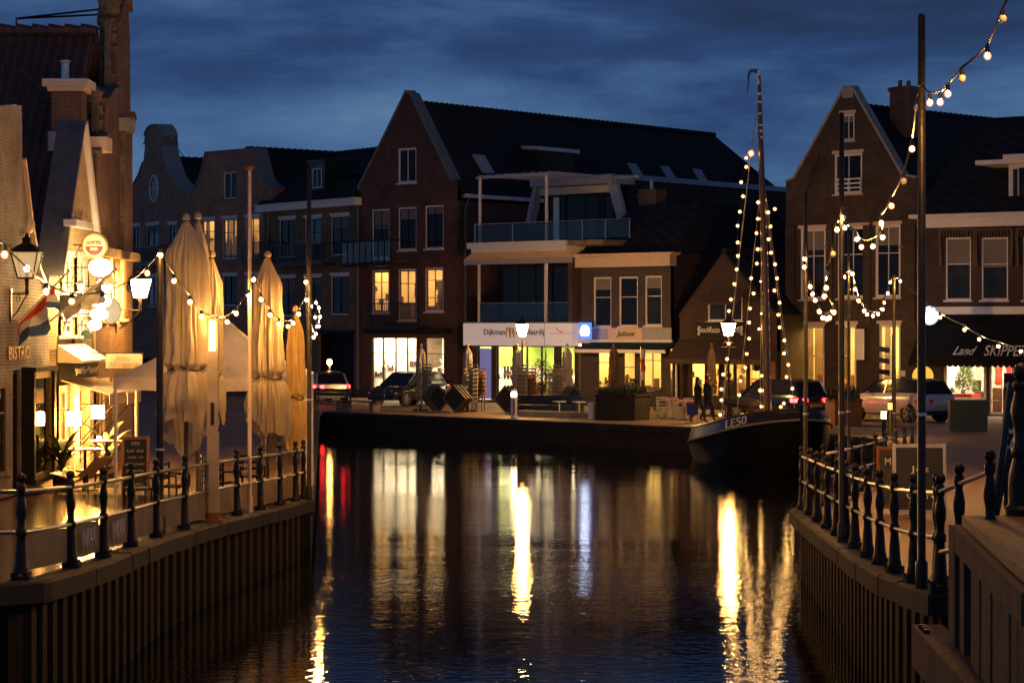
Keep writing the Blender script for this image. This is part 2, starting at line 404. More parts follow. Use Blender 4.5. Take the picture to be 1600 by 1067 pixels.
M['fascia'].node_tree.nodes['Principled BSDF'].inputs['Emission Color'].default_value = (1,.80,.74,1); M['fascia'].node_tree.nodes['Principled BSDF'].inputs['Emission Strength'].default_value = .24  # pinkish emission added to brighten the board in place of lantern light
M['lime'] = mat('lime_panel', (.35,.52,.08), .5, var=.1)

# ------------------------------------------------------------------ lettering meshes (made while the scene is still small)
TXT = {}
def letters(s, size=1.0, ext=.006, shear=0, key=None):
    cu = bpy.data.curves.new('lettering', 'FONT'); cu.body = s; cu.size = size; cu.extrude = ext; cu.shear = shear
    cu.align_x = 'CENTER'; cu.align_y = 'CENTER'; cu.resolution_u = 3
    o = bpy.data.objects.new('lettering', cu); COL.objects.link(o)
    dg = bpy.context.evaluated_depsgraph_get()
    me = bpy.data.meshes.new_from_object(o.evaluated_get(dg))
    bpy.data.objects.remove(o)
    TXT[key or s] = me
    return me
for s_, sh_ in [('Dijkman', 0), ('Makelaardij', 0), ('Juliana', .3), ('SnackResto', .2), ('DE LEMMER', 0), ('Land', .4), ('SKIPPER', 0),
                ('Bistro', .3), ('Ald Lemmer', .3), ('AMSTEL', 0), ('BISTRO', 0), ('LE50', .2), ('MODE', 0), ('Jez', 0), ('OPEN', 0), ('ADS', 0),
                ('INKAAI', 0), ('menu', .2), ('lunch  diner', .2), ('soep  vis', .2), ('dagschotel', .2), ('ijs  koffie', .2), ('Land', .4), ('BIER', 0)]:
    letters(s_, 1.0, .012, sh_)
def put_text(key, parent, mat_, loc, height, width=None, rot=(R(90), 0, 0), name='lettering'):
    me = TXT[key].copy(); me.materials.clear(); me.materials.append(mat_)
    o = put(name, me, parent, loc, rot)
    xs = [v.co.x for v in me.vertices]; ys = [v.co.y for v in me.vertices]
    cx, cyy = (max(xs)+min(xs))/2, (max(ys)+min(ys))/2
    for v in me.vertices: v.co.x -= cx; v.co.y -= cyy
    k = height/(max(ys)-min(ys)); kx = k if width is None else width/(max(xs)-min(xs))
    o.scale = (kx, k, 1)
    return o

# ------------------------------------------------------------------ people (skinned skeletons, evaluated while the scene is small)
def body_mesh(joints, edges, name):
    me = bpy.data.meshes.new(name)
    me.from_pydata([j[0] for j in joints], edges, [])
    o = bpy.data.objects.new(name, me); COL.objects.link(o)
    md = o.modifiers.new('skin', 'SKIN'); md.use_smooth_shade = True
    for i, j in enumerate(joints):
        sv = me.skin_vertices[0].data[i]
        r = j[1]; sv.radius = (r, r) if not isinstance(r, tuple) else r
        sv.use_root = (i == 0)
    o.modifiers.new('sub', 'SUBSURF').levels = 1
    dg = bpy.context.evaluated_depsgraph_get()
    out = bpy.data.meshes.new_from_object(o.evaluated_get(dg))
    bpy.data.objects.remove(o)
    return out
def person(name, label, loc, rz, h=1.72, stride=.25, arm=.1, top='coat_dark', legs='jeans', coat_to=.42, hairlong=False, seed=0):
    s = h/1.75
    J = [((0,0,.95), .14), ((0,.01,1.12), .135), ((0,.01,1.3), .155), ((0,0,1.42), .12), ((0,-.01,1.5), .06), ((0,-.03,1.6), .085), ((0,-.035,1.68), .088),
         ((.10,0,.9), .095), ((.11,-stride*.45,.5), .065), ((.11,-stride*.55,.1), .045), ((.11,-stride*.55-.14,.045), .04),
         ((-.10,0,.9), .095), ((-.11,stride*.2,.5), .065), ((-.11,stride*.75,.12), .045), ((-.11,stride*.75-.13,.045), .04),
         ((.17,0,1.4), .075), ((.25,arm*.5,1.14), .055), ((.26,-arm*.6,.92), .042), ((.26,-arm*.8,.80), .035),
         ((-.17,0,1.4), .075), ((-.25,-arm*.4,1.14), .055), ((-.26,-arm,.93), .042), ((-.26,-arm*1.2,.81), .035)]
    E = [(0,1),(1,2),(2,3),(3,4),(4,5),(5,6),(0,7),(7,8),(8,9),(9,10),(0,11),(11,12),(12,13),(13,14),(3,15),(15,16),(16,17),(17,18),(3,19),(19,20),(20,21),(21,22)]
    J = [(tuple(c*s for c in p), r*s*(1.22 if .3 < p[2] < 1.45 else 1.05)) for p, r in J]
    me = body_mesh(J, E, 'body')
    for k in (top, legs, 'skin', 'black'): me.materials.append(M[k])
    for p in me.polygons:
        c = p.center/s
        i = 0 if c.z > coat_to*1.9 or (abs(c.x) > .2) else 1
        if c.z > 1.5 or (c.z < .84 and abs(c.x) > .2): i = 2
        if c.z < .09: i = 3
        p.material_index = i
    root = thing(name, label, 'person', loc, rz)
    put('body', me, root)
    hb = MB().ball((0, .012*s, 1.675*s), .105*s, 10, 7, 1.12)
    hb.v = [(x, y if y > -.02*s else y*.55-.009*s, z if z > 1.66*s or y > 0 else 1.66*s + (z-1.66*s)*.25) for x, y, z in hb.v]
    if hairlong: hb.lathe([(.02*s,1.38*s),(.085*s,1.42*s),(.10*s,1.6*s),(.06*s,1.72*s)], 9, (0,.045*s,0), 1, .7)
    hb.build('hair', M['hair'], root, True)
    fb = MB()
    fb.cur = 0
    fb.ball((0, -.125*s, 1.625*s), .017*s, 6, 4)
    for sx in (-1, 1): fb.ball((sx*.034*s, -.112*s, 1.655*s), .011*s, 6, 4); fb.ball((sx*.092*s, -.02*s, 1.64*s), .022*s, 6, 4)
    fb.build('face', M['skin'], root, True)
    return root

# ================================================================== SETTING: pavement, water, quay walls
PATH_L = [(-6.0,23.2),(-5.3,23.45),(-4.9,24.2),(-4.85,33),(-4.6,36.6),(-4.3,39.3),(-3.95,42),(-3.78,43.8),(-4.0,46),(-8.1,96.4)]
PATH_R = [(4.0,21.9),(4.05,25.5),(4.2,28.4),(4.48,33),(4.68,36.7),(4.88,40.3),(9.1,55),(11.8,72),(10.5,76.5),(7.2,79.9),(-8.1,96.4)]
def xat(path, y):
    return lerp_tab([(b, a) for a, b in path], y)
def pavement_material():
    m, t, b = newmat('clinker_paving'); L = t.links.new
    b.inputs['Roughness'].default_value = .62
    co = t.nodes.new('ShaderNodeTexCoord')
    br = t.nodes.new('ShaderNodeTexBrick'); br.inputs['Scale'].default_value = 1; br.inputs['Brick Width'].default_value = .21; br.inputs['Row Height'].default_value = .105
    br.inputs['Mortar Size'].default_value = .008; br.inputs['Color1'].default_value = (.30,.165,.09,1); br.inputs['Color2'].default_value = (.20,.115,.07,1); br.inputs['Mortar'].default_value = (.05,.045,.04,1)
    mp_ = t.nodes.new('ShaderNodeMapping'); mp_.inputs['Rotation'].default_value = (0,0,R(40)); L(co.outputs['Object'], mp_.inputs[0]); L(mp_.outputs[0], br.inputs[0])
    n = t.nodes.new('ShaderNodeTexNoise'); n.inputs['Scale'].default_value = .45; n.inputs['Detail'].default_value = 9; n.inputs['Roughness'].default_value = .7; L(co.outputs['Object'], n.inputs[0])
    r = t.nodes.new('ShaderNodeMapRange'); r.inputs[1].default_value = .3; r.inputs[2].default_value = .7; r.inputs[3].default_value = .55; r.inputs[4].default_value = 1.25; L(n.outputs[0], r.inputs[0])
    sc = t.nodes.new('ShaderNodeVectorMath'); sc.operation = 'SCALE'; L(br.outputs['Color'], sc.inputs[0]); L(r.outputs[0], sc.inputs['Scale']); L(sc.outputs[0], b.inputs['Base Color'])
    bp = t.nodes.new('ShaderNodeBump'); bp.invert = True; bp.inputs['Strength'].default_value = .4; bp.inputs['Distance'].default_value = .01; L(br.outputs['Fac'], bp.inputs['Height']); L(bp.outputs[0], b.inputs['Normal'])
    return m
M['paving'] = pavement_material()
def ground():
    mb = MB()
    ys = sorted(set([23.2,23.45,24.2,25,28.4,30.5,33,36.6,37,39.3,42,43.8,46,50,55,60,72,80,90,96.4]))
    for a, b in zip(ys, ys[1:]):
        mb.poly([(-90,a,zg(a)),(xat(PATH_L,a),a,zg(a)),(xat(PATH_L,b),b,zg(b)),(-90,b,zg(b))])
    ys = sorted(set([21.9,25,25.5,28.4,33,36.7,37,40.3,42,48,55,60,66,72,76.5,79.9,96.4]))
    for a, b in zip(ys, ys[1:]):
        mb.poly([(xat(PATH_R,a),a,zg(a)),(90,a,zg(a)),(90,b,zg(b)),(xat(PATH_R,b),b,zg(b))])
    mb.poly([(-90,96.4,0),(90,96.4,0),(250,400,0),(-250,400,0)])
    o = mb.build('pavement', M['paving']); o['kind'] = 'structure'
    mb = MB().poly([(-900,400,-.3),(900,400,-.3),(900,2500,-.3),(-900,2500,-.3)]); o = mb.build('terrain', M['concrete_dark']); o['kind'] = 'structure'
ground()
def water():
    m, t, b = newmat('canal_water'); L = t.links.new
    b.inputs['Base Color'].default_value = (.006,.007,.008,1); b.inputs['Roughness'].default_value = .03; b.inputs['IOR'].default_value = 1.33; b.inputs['Specular IOR Level'].default_value = .62
    co = t.nodes.new('ShaderNodeTexCoord')
    def nz(scale, sx, sy, det, rough=.5):
        mp_ = t.nodes.new('ShaderNodeMapping'); mp_.inputs['Scale'].default_value = (sx, sy, 1); mp_.inputs['Rotation'].default_value = (0,0,R(12)); L(co.outputs['Object'], mp_.inputs[0])
        n = t.nodes.new('ShaderNodeTexNoise'); n.inputs['Scale'].default_value = scale; n.inputs['Detail'].default_value = det; n.inputs['Roughness'].default_value = rough; L(mp_.outputs[0], n.inputs[0]); return n
    a, c = nz(1.1, .30, 1.0, 3), nz(9.5, .65, 1.0, 3, .6)
    # patches of calmer and more ruffled water
    p = nz(.10, .6, 1.0, 3); r = t.nodes.new('ShaderNodeMapRange'); r.inputs[1].default_value = .35; r.inputs[2].default_value = .65; r.inputs[3].default_value = .45; r.inputs[4].default_value = 1.25; L(p.outputs[0], r.inputs[0])
    # the water lies calmer in the lee of the far quay than out by the bridge
    sy_ = t.nodes.new('ShaderNodeSeparateXYZ'); L(co.outputs['Object'], sy_.inputs[0]); lee = t.nodes.new('ShaderNodeMapRange'); lee.inputs[1].default_value = 22; lee.inputs[2].default_value = 50; lee.inputs[3].default_value = 1.15; lee.inputs[4].default_value = .12; L(sy_.outputs[1], lee.inputs[0])
    rr = t.nodes.new('ShaderNodeMath'); rr.operation = 'MULTIPLY'; L(r.outputs[0], rr.inputs[0]); L(lee.outputs[0], rr.inputs[1])
    b1 = t.nodes.new('ShaderNodeBump'); b1.inputs['Strength'].default_value = 1; b1.inputs['Distance'].default_value = .006; L(a.outputs[0], b1.inputs['Height'])
    b2 = t.nodes.new('ShaderNodeBump'); b2.inputs['Distance'].default_value = .0034; L(r.outputs[0], b2.inputs['Strength']); L(c.outputs[0], b2.inputs['Height']); L(b1.outputs[0], b2.inputs['Normal'])
    e = nz(6.0, .7, 1.0, 1); b3 = t.nodes.new('ShaderNodeBump'); b3.inputs['Distance'].default_value = .0068; L(rr.outputs[0], b3.inputs['Strength']); L(e.outputs[0], b3.inputs['Height']); L(b2.outputs[0], b3.inputs['Normal'])
    L(b3.outputs[0], b.inputs['Normal'])
    mb = MB().poly([(-60,4,-.82),(60,4,-.82),(60,120,-.82),(-60,120,-.82)])
    o = mb.build('canal_water', m); o['kind'] = 'structure'
water()

def resample(path, step):
    out, carry = [], 0.0
    for (a, b), (c, d) in zip(path, path[1:]):
        L = math.hypot(c-a, d-b); t = carry
        while t < L:
            out.append((a+(c-a)*t/L, b+(d-b)*t/L, math.atan2(d-b, c-a))); t += step
        carry = t - L
    return out
def cap_along(path, w_in, w_out, h, ztop, side):
    """a kerb beam along a path; side=+1: water lies to the right of the direction of travel"""
    mb = MB(); pts = []
    n = len(path)
    for i, (x, y) in enumerate(path):
        a, b = path[max(0, i-1)], path[min(n-1, i+1)]
        d = Vector((b[0]-a[0], b[1]-a[1])).normalized(); nr = Vector((d.y, -d.x))*side
        z = ztop(y)
        pts.append([(x+nr.x*w_out, y+nr.y*w_out, z-h), (x+nr.x*w_out, y+nr.y*w_out, z-.03), (x+nr.x*(w_out-.03), y+nr.y*(w_out-.03), z), (x-nr.x*w_in, y-nr.y*w_in, z), (x-nr.x*w_in, y-nr.y*w_in, z-h)])
    for p, q in zip(pts, pts[1:]):
        for k in range(5):
            k2 = (k+1) % 5
            f_ = [p[k], p[k2], q[k2], q[k]]
            mb.poly(f_ if side > 0 else f_[::-1])
    mb.poly(pts[0]); mb.poly(pts[-1][::-1])
    return mb
def cap_blocks(path, w_in, w_out, h, ztop, side, m, root, step=1.25):
    """the coping as separate blocks with open joints, each a little off line"""
    pts = resample(path, step/5)
    rs = random.Random(len(path)*7+1); i = 0
    while i < len(pts)-1:
        j = min(i+5, len(pts)-1); sl = [(p[0], p[1]) for p in pts[i:j+1]]
        a, b = Vector(sl[-2]), Vector(sl[-1]); sl[-1] = tuple(b+(a-b).normalized()*.018)
        dz, do = rs.uniform(-.008,.008), rs.uniform(-.010,.010)
        if len(sl) > 1: cap_along(sl, w_in, w_out+do, h, lambda y: ztop(y)+dz, side).build('coping_block', M[m], root)
        i = j
def pile_mesh():
    w, dp = .56, .19
    pr = [(-w/2, dp), (-w/2+.05, dp), (-w/2+.16, 0), (w/2-.16, 0), (w/2-.05, dp), (w/2, dp)]
    pr2 = [(x, y+.02) for x, y in pr][::-1]
    mb = MB(); q = pr + pr2; n = len(q)
    vs = [(x, y, -3.2) for x, y in q] + [(x, y, 0) for x, y in q]
    fs = [(i, (i+1) % n, (i+1) % n + n, i+n) for i in range(n)]
    mb.add(vs, fs)
    return mb.mesh('sheet_pile', M['steel_pile'])
PILE = pile_mesh()
def piled_wall(name, label, path, side, capmat):
    root = thing(name, label, 'quay wall')
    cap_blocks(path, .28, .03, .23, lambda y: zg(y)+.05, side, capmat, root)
    for x, y, a in resample(path, .555):
        rot = a if side > 0 else a + math.pi
        # pile front faces the water
        nr = Vector((math.sin(a), -math.cos(a)))*side
        o = put('sheet_pile', PILE, root, (x - nr.x*.20, y - nr.y*.20, zg(y)-.14), (0,0,rot))
    return root
piled_wall('quay_wall', 'rusty sheet pile quay wall below the terrace railing on the left', [(-13,23.2)]+PATH_L[:-1], 1, 'concrete_dark')
piled_wall('quay_wall', 'dark sheet pile quay wall below the ornate railing on the right', [(4.45,21.9)]+PATH_R[:7], -1, 'concrete_dark')
def plain_wall(label, path, side):
    root = thing('quay_wall', label, 'quay wall')
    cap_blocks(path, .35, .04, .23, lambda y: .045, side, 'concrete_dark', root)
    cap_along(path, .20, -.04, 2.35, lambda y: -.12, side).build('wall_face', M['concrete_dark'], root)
    # stone blocks of the coping one can make out along the edge
    return root
plain_wall('concrete quay wall along the far bank under the shops', [(10.5,76.5),(7.2,79.9),(-8.1,96.4)], -1)
plain_wall('low quay wall behind the moored sailing boat', [(9.1,55),(11.8,72),(10.5,76.5)], -1)
plain_wall('canal wall running back behind the left terrace', [(-4.0,46),(-8.1,96.4)], 1)

# ================================================================== HOUSES
class House:
    def __init__(s, name, label, A, B, cat='house'):
        s.A = Vector((A[0], A[1])); e = Vector((B[0]-A[0], B[1]-A[1])); s.w = e.length
        s.ang = math.atan2(e.y, e.x); s.ex = e.normalized(); s.ey = Vector((-s.ex.y, s.ex.x))
        s.root = thing(name, label, cat, (A[0], A[1], 0), s.ang)
        s.holes = []
    def L(s, px, py, off=0.0):
        k = (px-800)/FPX
        d = (off + s.A.dot(s.ey))/(k*s.ey.x + s.ey.y)
        P = Vector((k*d, d))
        return (P-s.A).dot(s.ex), ZC-(py-HY)*d/FPX
    def U(s, px, off=0.0): return s.L(px, 510, off)[0]
    def rect(s, x0, y0, x1, y1, off=0.0):
        u0, u1 = s.U(x0, off), s.U(x1, off); xm = (x0+x1)/2
        return u0, s.L(xm, y1, off)[1], u1, s.L(xm, y0, off)[1]
    def loc(s, px, py, off=0.0):
        u, z = s.L(px, py, off); return (u, off, z)
    def part(s, name, mb, m, parent=None, smooth=False):
        return mb.build(name, M[m] if isinstance(m, str) else m, parent or s.root, smooth)
    def wall(s, outline, m, reveal=.14, back=None, name='wall'):
        """front face with real window openings and reveals"""
        out = [s.L(*p) for p in outline]
        loops = [[Vector((u, z, 0)) for u, z in out]] + [[Vector((a,b,0)),Vector((c,b,0)),Vector((c,d,0)),Vector((a,d,0))] for a, b, c, d in s.holes]
        flat = [v for l in loops for v in l]
        mb = MB(); fs = []
        for t in geometry.tessellate_polygon(loops):
            a, b, c = (flat[i] for i in t)
            q = (b.x-a.x)*(c.y-a.y)-(c.x-a.x)*(b.y-a.y)
            fs.append(t if q > 0 else t[::-1])
        mb.add([(v.x, 0, v.y) for v in flat], fs)
        for a, b, c, d in s.holes:
            mb.poly([(a,0,b),(c,0,b),(c,reveal,b),(a,reveal,b)]); mb.poly([(a,0,d),(a,reveal,d),(c,reveal,d),(c,0,d)])
            mb.poly([(a,0,b),(a,reveal,b),(a,reveal,d),(a,0,d)]); mb.poly([(c,0,b),(c,0,d),(c,reveal,d),(c,reveal,b)])
        if back:      # outer edges run back as the gable's thickness
            n = len(out); ar = sum(out[i][0]*out[(i+1)%n][1]-out[(i+1)%n][0]*out[i][1] for i in range(n))
            for i in range(n):
                a, b = out[i], out[(i+1) % n]
                q = [(a[0],0,a[1]),(b[0],0,b[1]),(b[0],back,b[1]),(a[0],back,a[1])]
                mb.poly(q if ar < 0 else q[::-1])
        s.outline = out
        return s.part(name, mb, m)
    wcount = 0
    def window(s, px, frame='white', sash=None, nx=2, rows=(.33,), pane='pane_dark', fw=.07, name='window', sill=True, hole=True, lintel=False, recess=.05, bw=.035):
        a, b, c, d = r = s.rect(*px) if not isinstance(px[0], str) else px[1:]
        if hole: s.holes.append((a, b, c, d))
        y0, y1 = recess, recess+.07
        mb = MB().box(a,a+fw,y0,y1,b,d).box(c-fw,c,y0,y1,b,d).box(a+fw,c-fw,y0+.002,y1,d-fw,d).box(a+fw,c-fw,y0+.002,y1,b,b+fw)
        tgt = mb if sash is None else MB()
        ia, ic, ib, id_ = a+fw, c-fw, b+fw, d-fw
        for k in range(1, nx):
            x = ia+(ic-ia)*k/nx; tgt.box(x-bw/2, x+bw/2, y0+.012, y1-.008, ib, id_)
        for k in rows:
            z = id_-(id_-ib)*k; tgt.box(ia, ic, y0+.015, y1-.011, z-bw/2, z+bw/2)
        if sash:
            e = .045; tgt.box(ia,ia+e,y0+.01,y1-.006,ib,id_).box(ic-e,ic,y0+.01,y1-.006,ib,id_).box(ia+e,ic-e,y0+.013,y1-.006,id_-e,id_).box(ia+e,ic-e,y0+.013,y1-.006,ib,ib+e)
        w = s.part(name, mb, frame)
        if sash: s.part('sash', tgt, sash, w)
        House.wcount += 1; rw = random.Random(House.wcount*13+5)
        if pane == 'pane_dark':
            if rw.random() < .45: pane = 'pane_dark2'
            if rw.random() < .5:
                k_ = rw.uniform(.15,.5); y_ = y1-.024
                s.part('blind', MB().poly([(ia,y_,id_-(id_-ib)*k_),(ic,y_,id_-(id_-ib)*k_),(ic,y_,id_),(ia,y_,id_)]), 'blind', w)
        s.part('pane', MB().poly([(ia,y1-.02,ib),(ic,y1-.02,ib),(ic,y1-.02,id_),(ia,y1-.02,id_)]), pane, w)
        if sill: s.part('sill', MB().box(a-.06,c+.06,-.07,y0+.03,b-.07,b-.003), 'concrete' if sill is True else sill, w)
        if lintel: s.part('lintel', MB().box(a-.08,c+.08,-.035,.02,d+.003,d+.14), lintel, w)
        return w
    def room(s, u0, u1, z0, z1, depth, wallm='plaster_room', lamp='lamp_warm', frac=.5, y0=.16, floorm='wood', name='room'):
        mb = MB()
        mb.poly([(u0,y0+depth,z0),(u1,y0+depth,z0),(u1,y0+depth,z1),(u0,y0+depth,z1)])
        mb.poly([(u0,y0,z0),(u0,y0+depth,z0),(u0,y0+depth,z1),(u0,y0,z1)]); mb.poly([(u1,y0,z0),(u1,y0,z1),(u1,y0+depth,z1),(u1,y0+depth,z0)])
        mb.poly([(u0,y0,z1),(u0,y0+depth,z1),(u1,y0+depth,z1),(u1,y0,z1)])
        o = s.part(name, mb, wallm)
        s.part('room_floor', MB().poly([(u0,y0,z0),(u1,y0,z0),(u1,y0+depth,z0),(u0,y0+depth,z0)]), floorm, o)
        rs = random.Random(int((u1-u0)*97+z1*31)); fx = MB(); fp = MB()
        for k in range(5):      # shelves on the left wall, pictures at the back
            y = y0+depth*(.06+.17*k); z = z0+(z1-z0)*rs.uniform(.25,.6); d_ = rs.uniform(.10,.22)
            fx.box(u0, u0+d_, y, y+depth*.12, z, z+.04)
            for j in range(3): q = rs.uniform(.08,.26); fx.box(u0+.02, u0+d_*.8, y+.03+j*depth*.035, y+.03+j*depth*.035+.06, z+.04, z+.04+q)
        for k in range(max(3, int((u1-u0)*1.3))):
            a = rs.uniform(u0+.1, u1-.7); z = z0+(z1-z0)*rs.uniform(.3,.62); fp.box(a, a+rs.uniform(.25,.6), y0+depth-.05, y0+depth-.01, z, z+rs.uniform(.25,.55))
        for k in range(max(2, int((u1-u0)*.8))):
            a = rs.uniform(u0+.1, u1-.6); y = y0+depth*rs.uniform(.25,.8); fx.box(a, a+rs.uniform(.3,.7), y, y+.35, z0, z0+rs.uniform(.6,1.25))
        s.part('shelf', fx, 'wood_dark', o); s.part('picture', fp, ('shirt','wood','brick_brown')[int(u1*10) % 3], o)
        n = max(1, int((u1-u0)/1.1)); w = (u1-u0)/n
        for k in range(n):
            c = u0+(k+.5)*w; q = w*frac/2
            s.part('ceiling_lamp', MB().box(c-q, c+q, y0+depth*.07, y0+depth*.75, z1-.10, z1-.04), lamp, o)
        return o
    def body(s, zt, depth, m, u0=0, u1=None, name='side_wall', y0=.15):
        u1 = s.w if u1 is None else u1
        mb = MB()
        for u, fl in ((u0+.002, 0), (u1-.002, 1)):
            q = [(u,y0,-.2),(u,depth,-.2),(u,depth,zt),(u,y0,zt)]
            mb.poly(q[::-1] if fl else q)
        mb.poly([(u0,depth,-.2),(u1,depth,-.2),(u1,depth,zt),(u0,depth,zt)])
        return s.part(name, mb, m)
    def gable_roof(s, ua, ub, uapex, ze, zr, y0, y1, m='tile_dark', th=.16, name='roof'):
        mb = MB()
        mb.hexa([(ua,y0,ze-th),(uapex,y0,zr-th),(uapex,y1,zr-th),(ua,y1,ze-th)], [(ua,y0,ze),(uapex,y0,zr),(uapex,y1,zr),(ua,y1,ze)])
        mb.hexa([(uapex,y0,zr-th),(ub,y0,ze-th),(ub,y1,ze-th),(uapex,y1,zr-th)], [(uapex,y0,zr),(ub,y0,ze),(ub,y1,ze),(uapex,y1,zr)])
        o = s.part(name, mb, m)
        # ridge tiles give the roof its toothed skyline
        rt = MB(); n = int((y1-y0)/.4)
        for k in range(n):
            a = y0+(y1-y0)*k/n; b = y0+(y1-y0)*(k+1)/n
            rt.tube([(uapex,a,zr-.02),(uapex,b,zr+.02)], [.13,.155], 6)
        s.part('ridge_tile', rt, m, o)
        return o
    def pipe(s, px, y0, y1, off=-.08, m='greygreen', r=.045):
        u, z1 = s.L(px, y0, off); _, z0 = s.L(px, y1, off)
        return s.part('downpipe', MB().tube([(u,off,z0),(u,off,z1)], r, 8), m, None, True)
def polyline_bar(s, pts, w, h, y, m, name, parent=None, closed=False):
    mb = MB()
    for a, b in zip(pts, pts[1:]): mb.bar((a[0],y,a[1]), (b[0],y,b[1]), w, h)
    return s.part(name, mb, m, parent)
def bridge_rail(s, x0, x1, y0, y1, off, m='black', step=.12, name='balcony', base=True, parent=None, depth=None):
    """balcony in front of a facade: slab, hand rail and balusters; px rect on plane -off"""
    a, b, c, d = s.rect(x0, y0, x1, y1, -off)
    mb = MB().box(a, c, -off-.03, -off+.03, d-.05, d).box(a, c, -off-.02, -off+.02, b+.08, b+.12)
    n = int((c-a)/step)
    for k in range(n+1):
        x = a+(c-a)*k/n; mb.box(x-.011, x+.011, -off-.011, -off+.011, b+.12, d-.05)
    for x in (a, c): mb.box(x-.02, x+.02, -off, -.01, d-.045, d-.004).box(x-.025, x+.025, -off-.026, -off+.026, b, d-.05)
    o = s.part(name, mb, m, parent)
    s.part('balcony_slab', MB().box(a-.04, c+.04, -off-.06, -.005, b-.10, b), m, o)
    return o

# ---- house with the bell gable, far left
h = House('bell_gable_house', 'brick house with a bell gable and round window, behind the terrace', (-23.05,139.7), (-17.9,129.4))
for p in ((207,353,219,398), (229,351,248,390), (263,350,276,392)): h.window(p, sash='dark_paint', nx=2, rows=(.35,), lintel='white')
for p in ((229,432,248,480), (263,430,276,478)): h.window(p, sash='dark_paint', nx=2, rows=(.35,), lintel='white')
ro = [(205,560),(205,293),(211,285),(217,274),(224,254),(226.5,226),(225,225),(226,212),(230,202),(237,196),(246,195.5),(252,204),(254.5,214),(255.3,225),(254.4,226.5),(256,240),(260,255),(267.5,274),(274,285),(283,293),(300,300.5),(306,301),(306,560)]
h.wall(ro, 'brick_far', back=.9)
pts = [h.L(*p) for p in ro[1:-1]]
mb = MB()
for a, b in zip(pts, pts[1:]): mb.bar((a[0],.42,a[1]+.03), (b[0],.42,b[1]+.03), 1.0, .07)
h.part('gable_coping', mb, 'stone')
u, z = h.L(241.5, 295); rr = .56
mb = MB()
rad = h.L(241.5, 275)[1]-z
ring = lambda r, y: [(u+r*math.cos(2*math.pi*k/24), y, z+r*math.sin(2*math.pi*k/24)) for k in range(25)]
mb.tube(ring(rad, -.02), .085, 6, False)
wr = h.part('round_window', mb, 'white', None, True)
h.part('pane', MB().poly(ring(rad, -.012)[:-1]), 'pane_dark', wr)
h.part('glazing_bar', MB().box(u-.025,u+.025,-.03,-.014,z-rad,z+rad).box(u-rad,u+rad,-.032,-.016,z-.025,z+.025), 'white', wr)
h.part('iron_stay', MB().tube([h.loc(268,222,.9), h.loc(268,222,.9)[:1]+(2.6,)+(h.loc(268,222)[2]-1.6,)], .03, 5), 'black')
h.gable_roof(h.U(205), h.U(302), h.U(253), h.L(300,300)[1]-.6, h.L(253,250)[1]+.1, .9, 10)
h.body(h.L(300,300)[1]-.7, 10, 'brick_dark')
bridge_rail(h, 207, 250, 385, 412, .5)

# ---- house with the truncated gable
h = House('truncated_gable_house', 'brown brick house with flat topped gable and three lit windows', (-17.9,129.4), (-13.4,123.8))
h.window((349,269,369.5,311), nx=2, rows=(), lintel=False, pane='pane_dark')
lit = [(315,343,335,397), (348,341,370,405), (383,339,405,404)]
for p in lit: h.window(p, sash='dark_paint', nx=2, rows=(.34,), pane='pane', lintel='white')
for p in ((348,430,370,478), (383,429,405,477)): h.window(p, sash='dark_paint', nx=2, rows=(.34,), lintel='white')
ro = [(301,560),(301,302),(310,284),(317,264),(321.5,239),(397,233),(401,250),(408,276),(415,288),(425,294),(425,560)]
h.wall(ro, 'brick_far', back=.8)
pts = [h.L(*p) for p in ro[1:-1]]
mb = MB()
for a, b in zip(pts, pts[1:]): mb.bar((a[0],.37,a[1]+.03), (b[0],.37,b[1]+.03), .9, .07)
h.part('gable_coping', mb, 'greygreen')
r = h.rect(*lit[0]); r2 = h.rect(*lit[2])
h.room(r[0]-.3, r2[2]+.2, r[1]-.1, r[3]+.25, 2.2, lamp='lamp_warm', frac=.22)
cu = MB()
for p in lit:
    q = h.rect(*p); w_ = q[2]-q[0]
    for k in range(8): cu.tube([(q[0]+.1+k*.025,.26+.02*(k%2),q[1]+.1),(q[0]+.1+k*.025,.26+.02*(k%2),q[3]-.05)], .018, 5)
h.part('curtain', cu, 'canvas')
h.gable_roof(h.U(303), h.U(424), h.U(365), h.L(424,300)[1]-.4, h.L(365,248)[1]+.6, .8, 9)
h.body(h.L(424,300)[1]-.5, 9, 'brick_dark')
bridge_rail(h, 378, 420, 378, 408, .45)

# ---- yellow brick house
h = House('yellow_brick_house', 'yellow brick house with white cornice and green dormer', (-13.4,123.8), (-7.83,116.53))
for i, p in enumerate(((436,342,461,402), (476,340,502,409), (517,337,545,399))): h.window(p, sash='dark_paint', nx=2, rows=(.33,.66), lintel='white', pane='pane' if i == 1 else 'pane_dark')
for p in ((436,433,461,494), (476,432,502,494), (517,430,544.5,492)): h.window(p, sash='dark_paint', nx=2, rows=(.33,.66), lintel='white')
p = h.rect(498, 519, 553, 640); h.holes.append(p)
h.wall([(410,560),(410,330),(562,318),(562,642),(498,640),(410,640)], 'brick_yellow')
h.part('garage_recess', MB().box(p[0]-.02,p[2]+.02,.6,.7,0,p[3]+.02), 'dark_paint')
h.part('garage_awning', MB().box(p[0]-.2,p[2]+.1,-.25,-.02,p[3]-.05,p[3]+.12), 'dark_paint')
q = h.rect(476,340,502,409)
h.room(q[0]-.3,q[2]+.3,q[1]-.1,q[3]+.1,2.2,wallm='dark_paint',lamp='dark_paint')
t = h.rect(484,368,503,386)
h.part('television', MB().box(t[0],t[2],.9,.96,t[1],t[3]), 'dark_paint')
h.part('television_screen', MB().box(t[0]+.03,t[2]-.03,.88,.897,t[1]+.03,t[3]-.03), 'tv')
a, z1 = h.L(409, 322); b, z2 = h.L(563, 312); zc = (z1+z2)/2
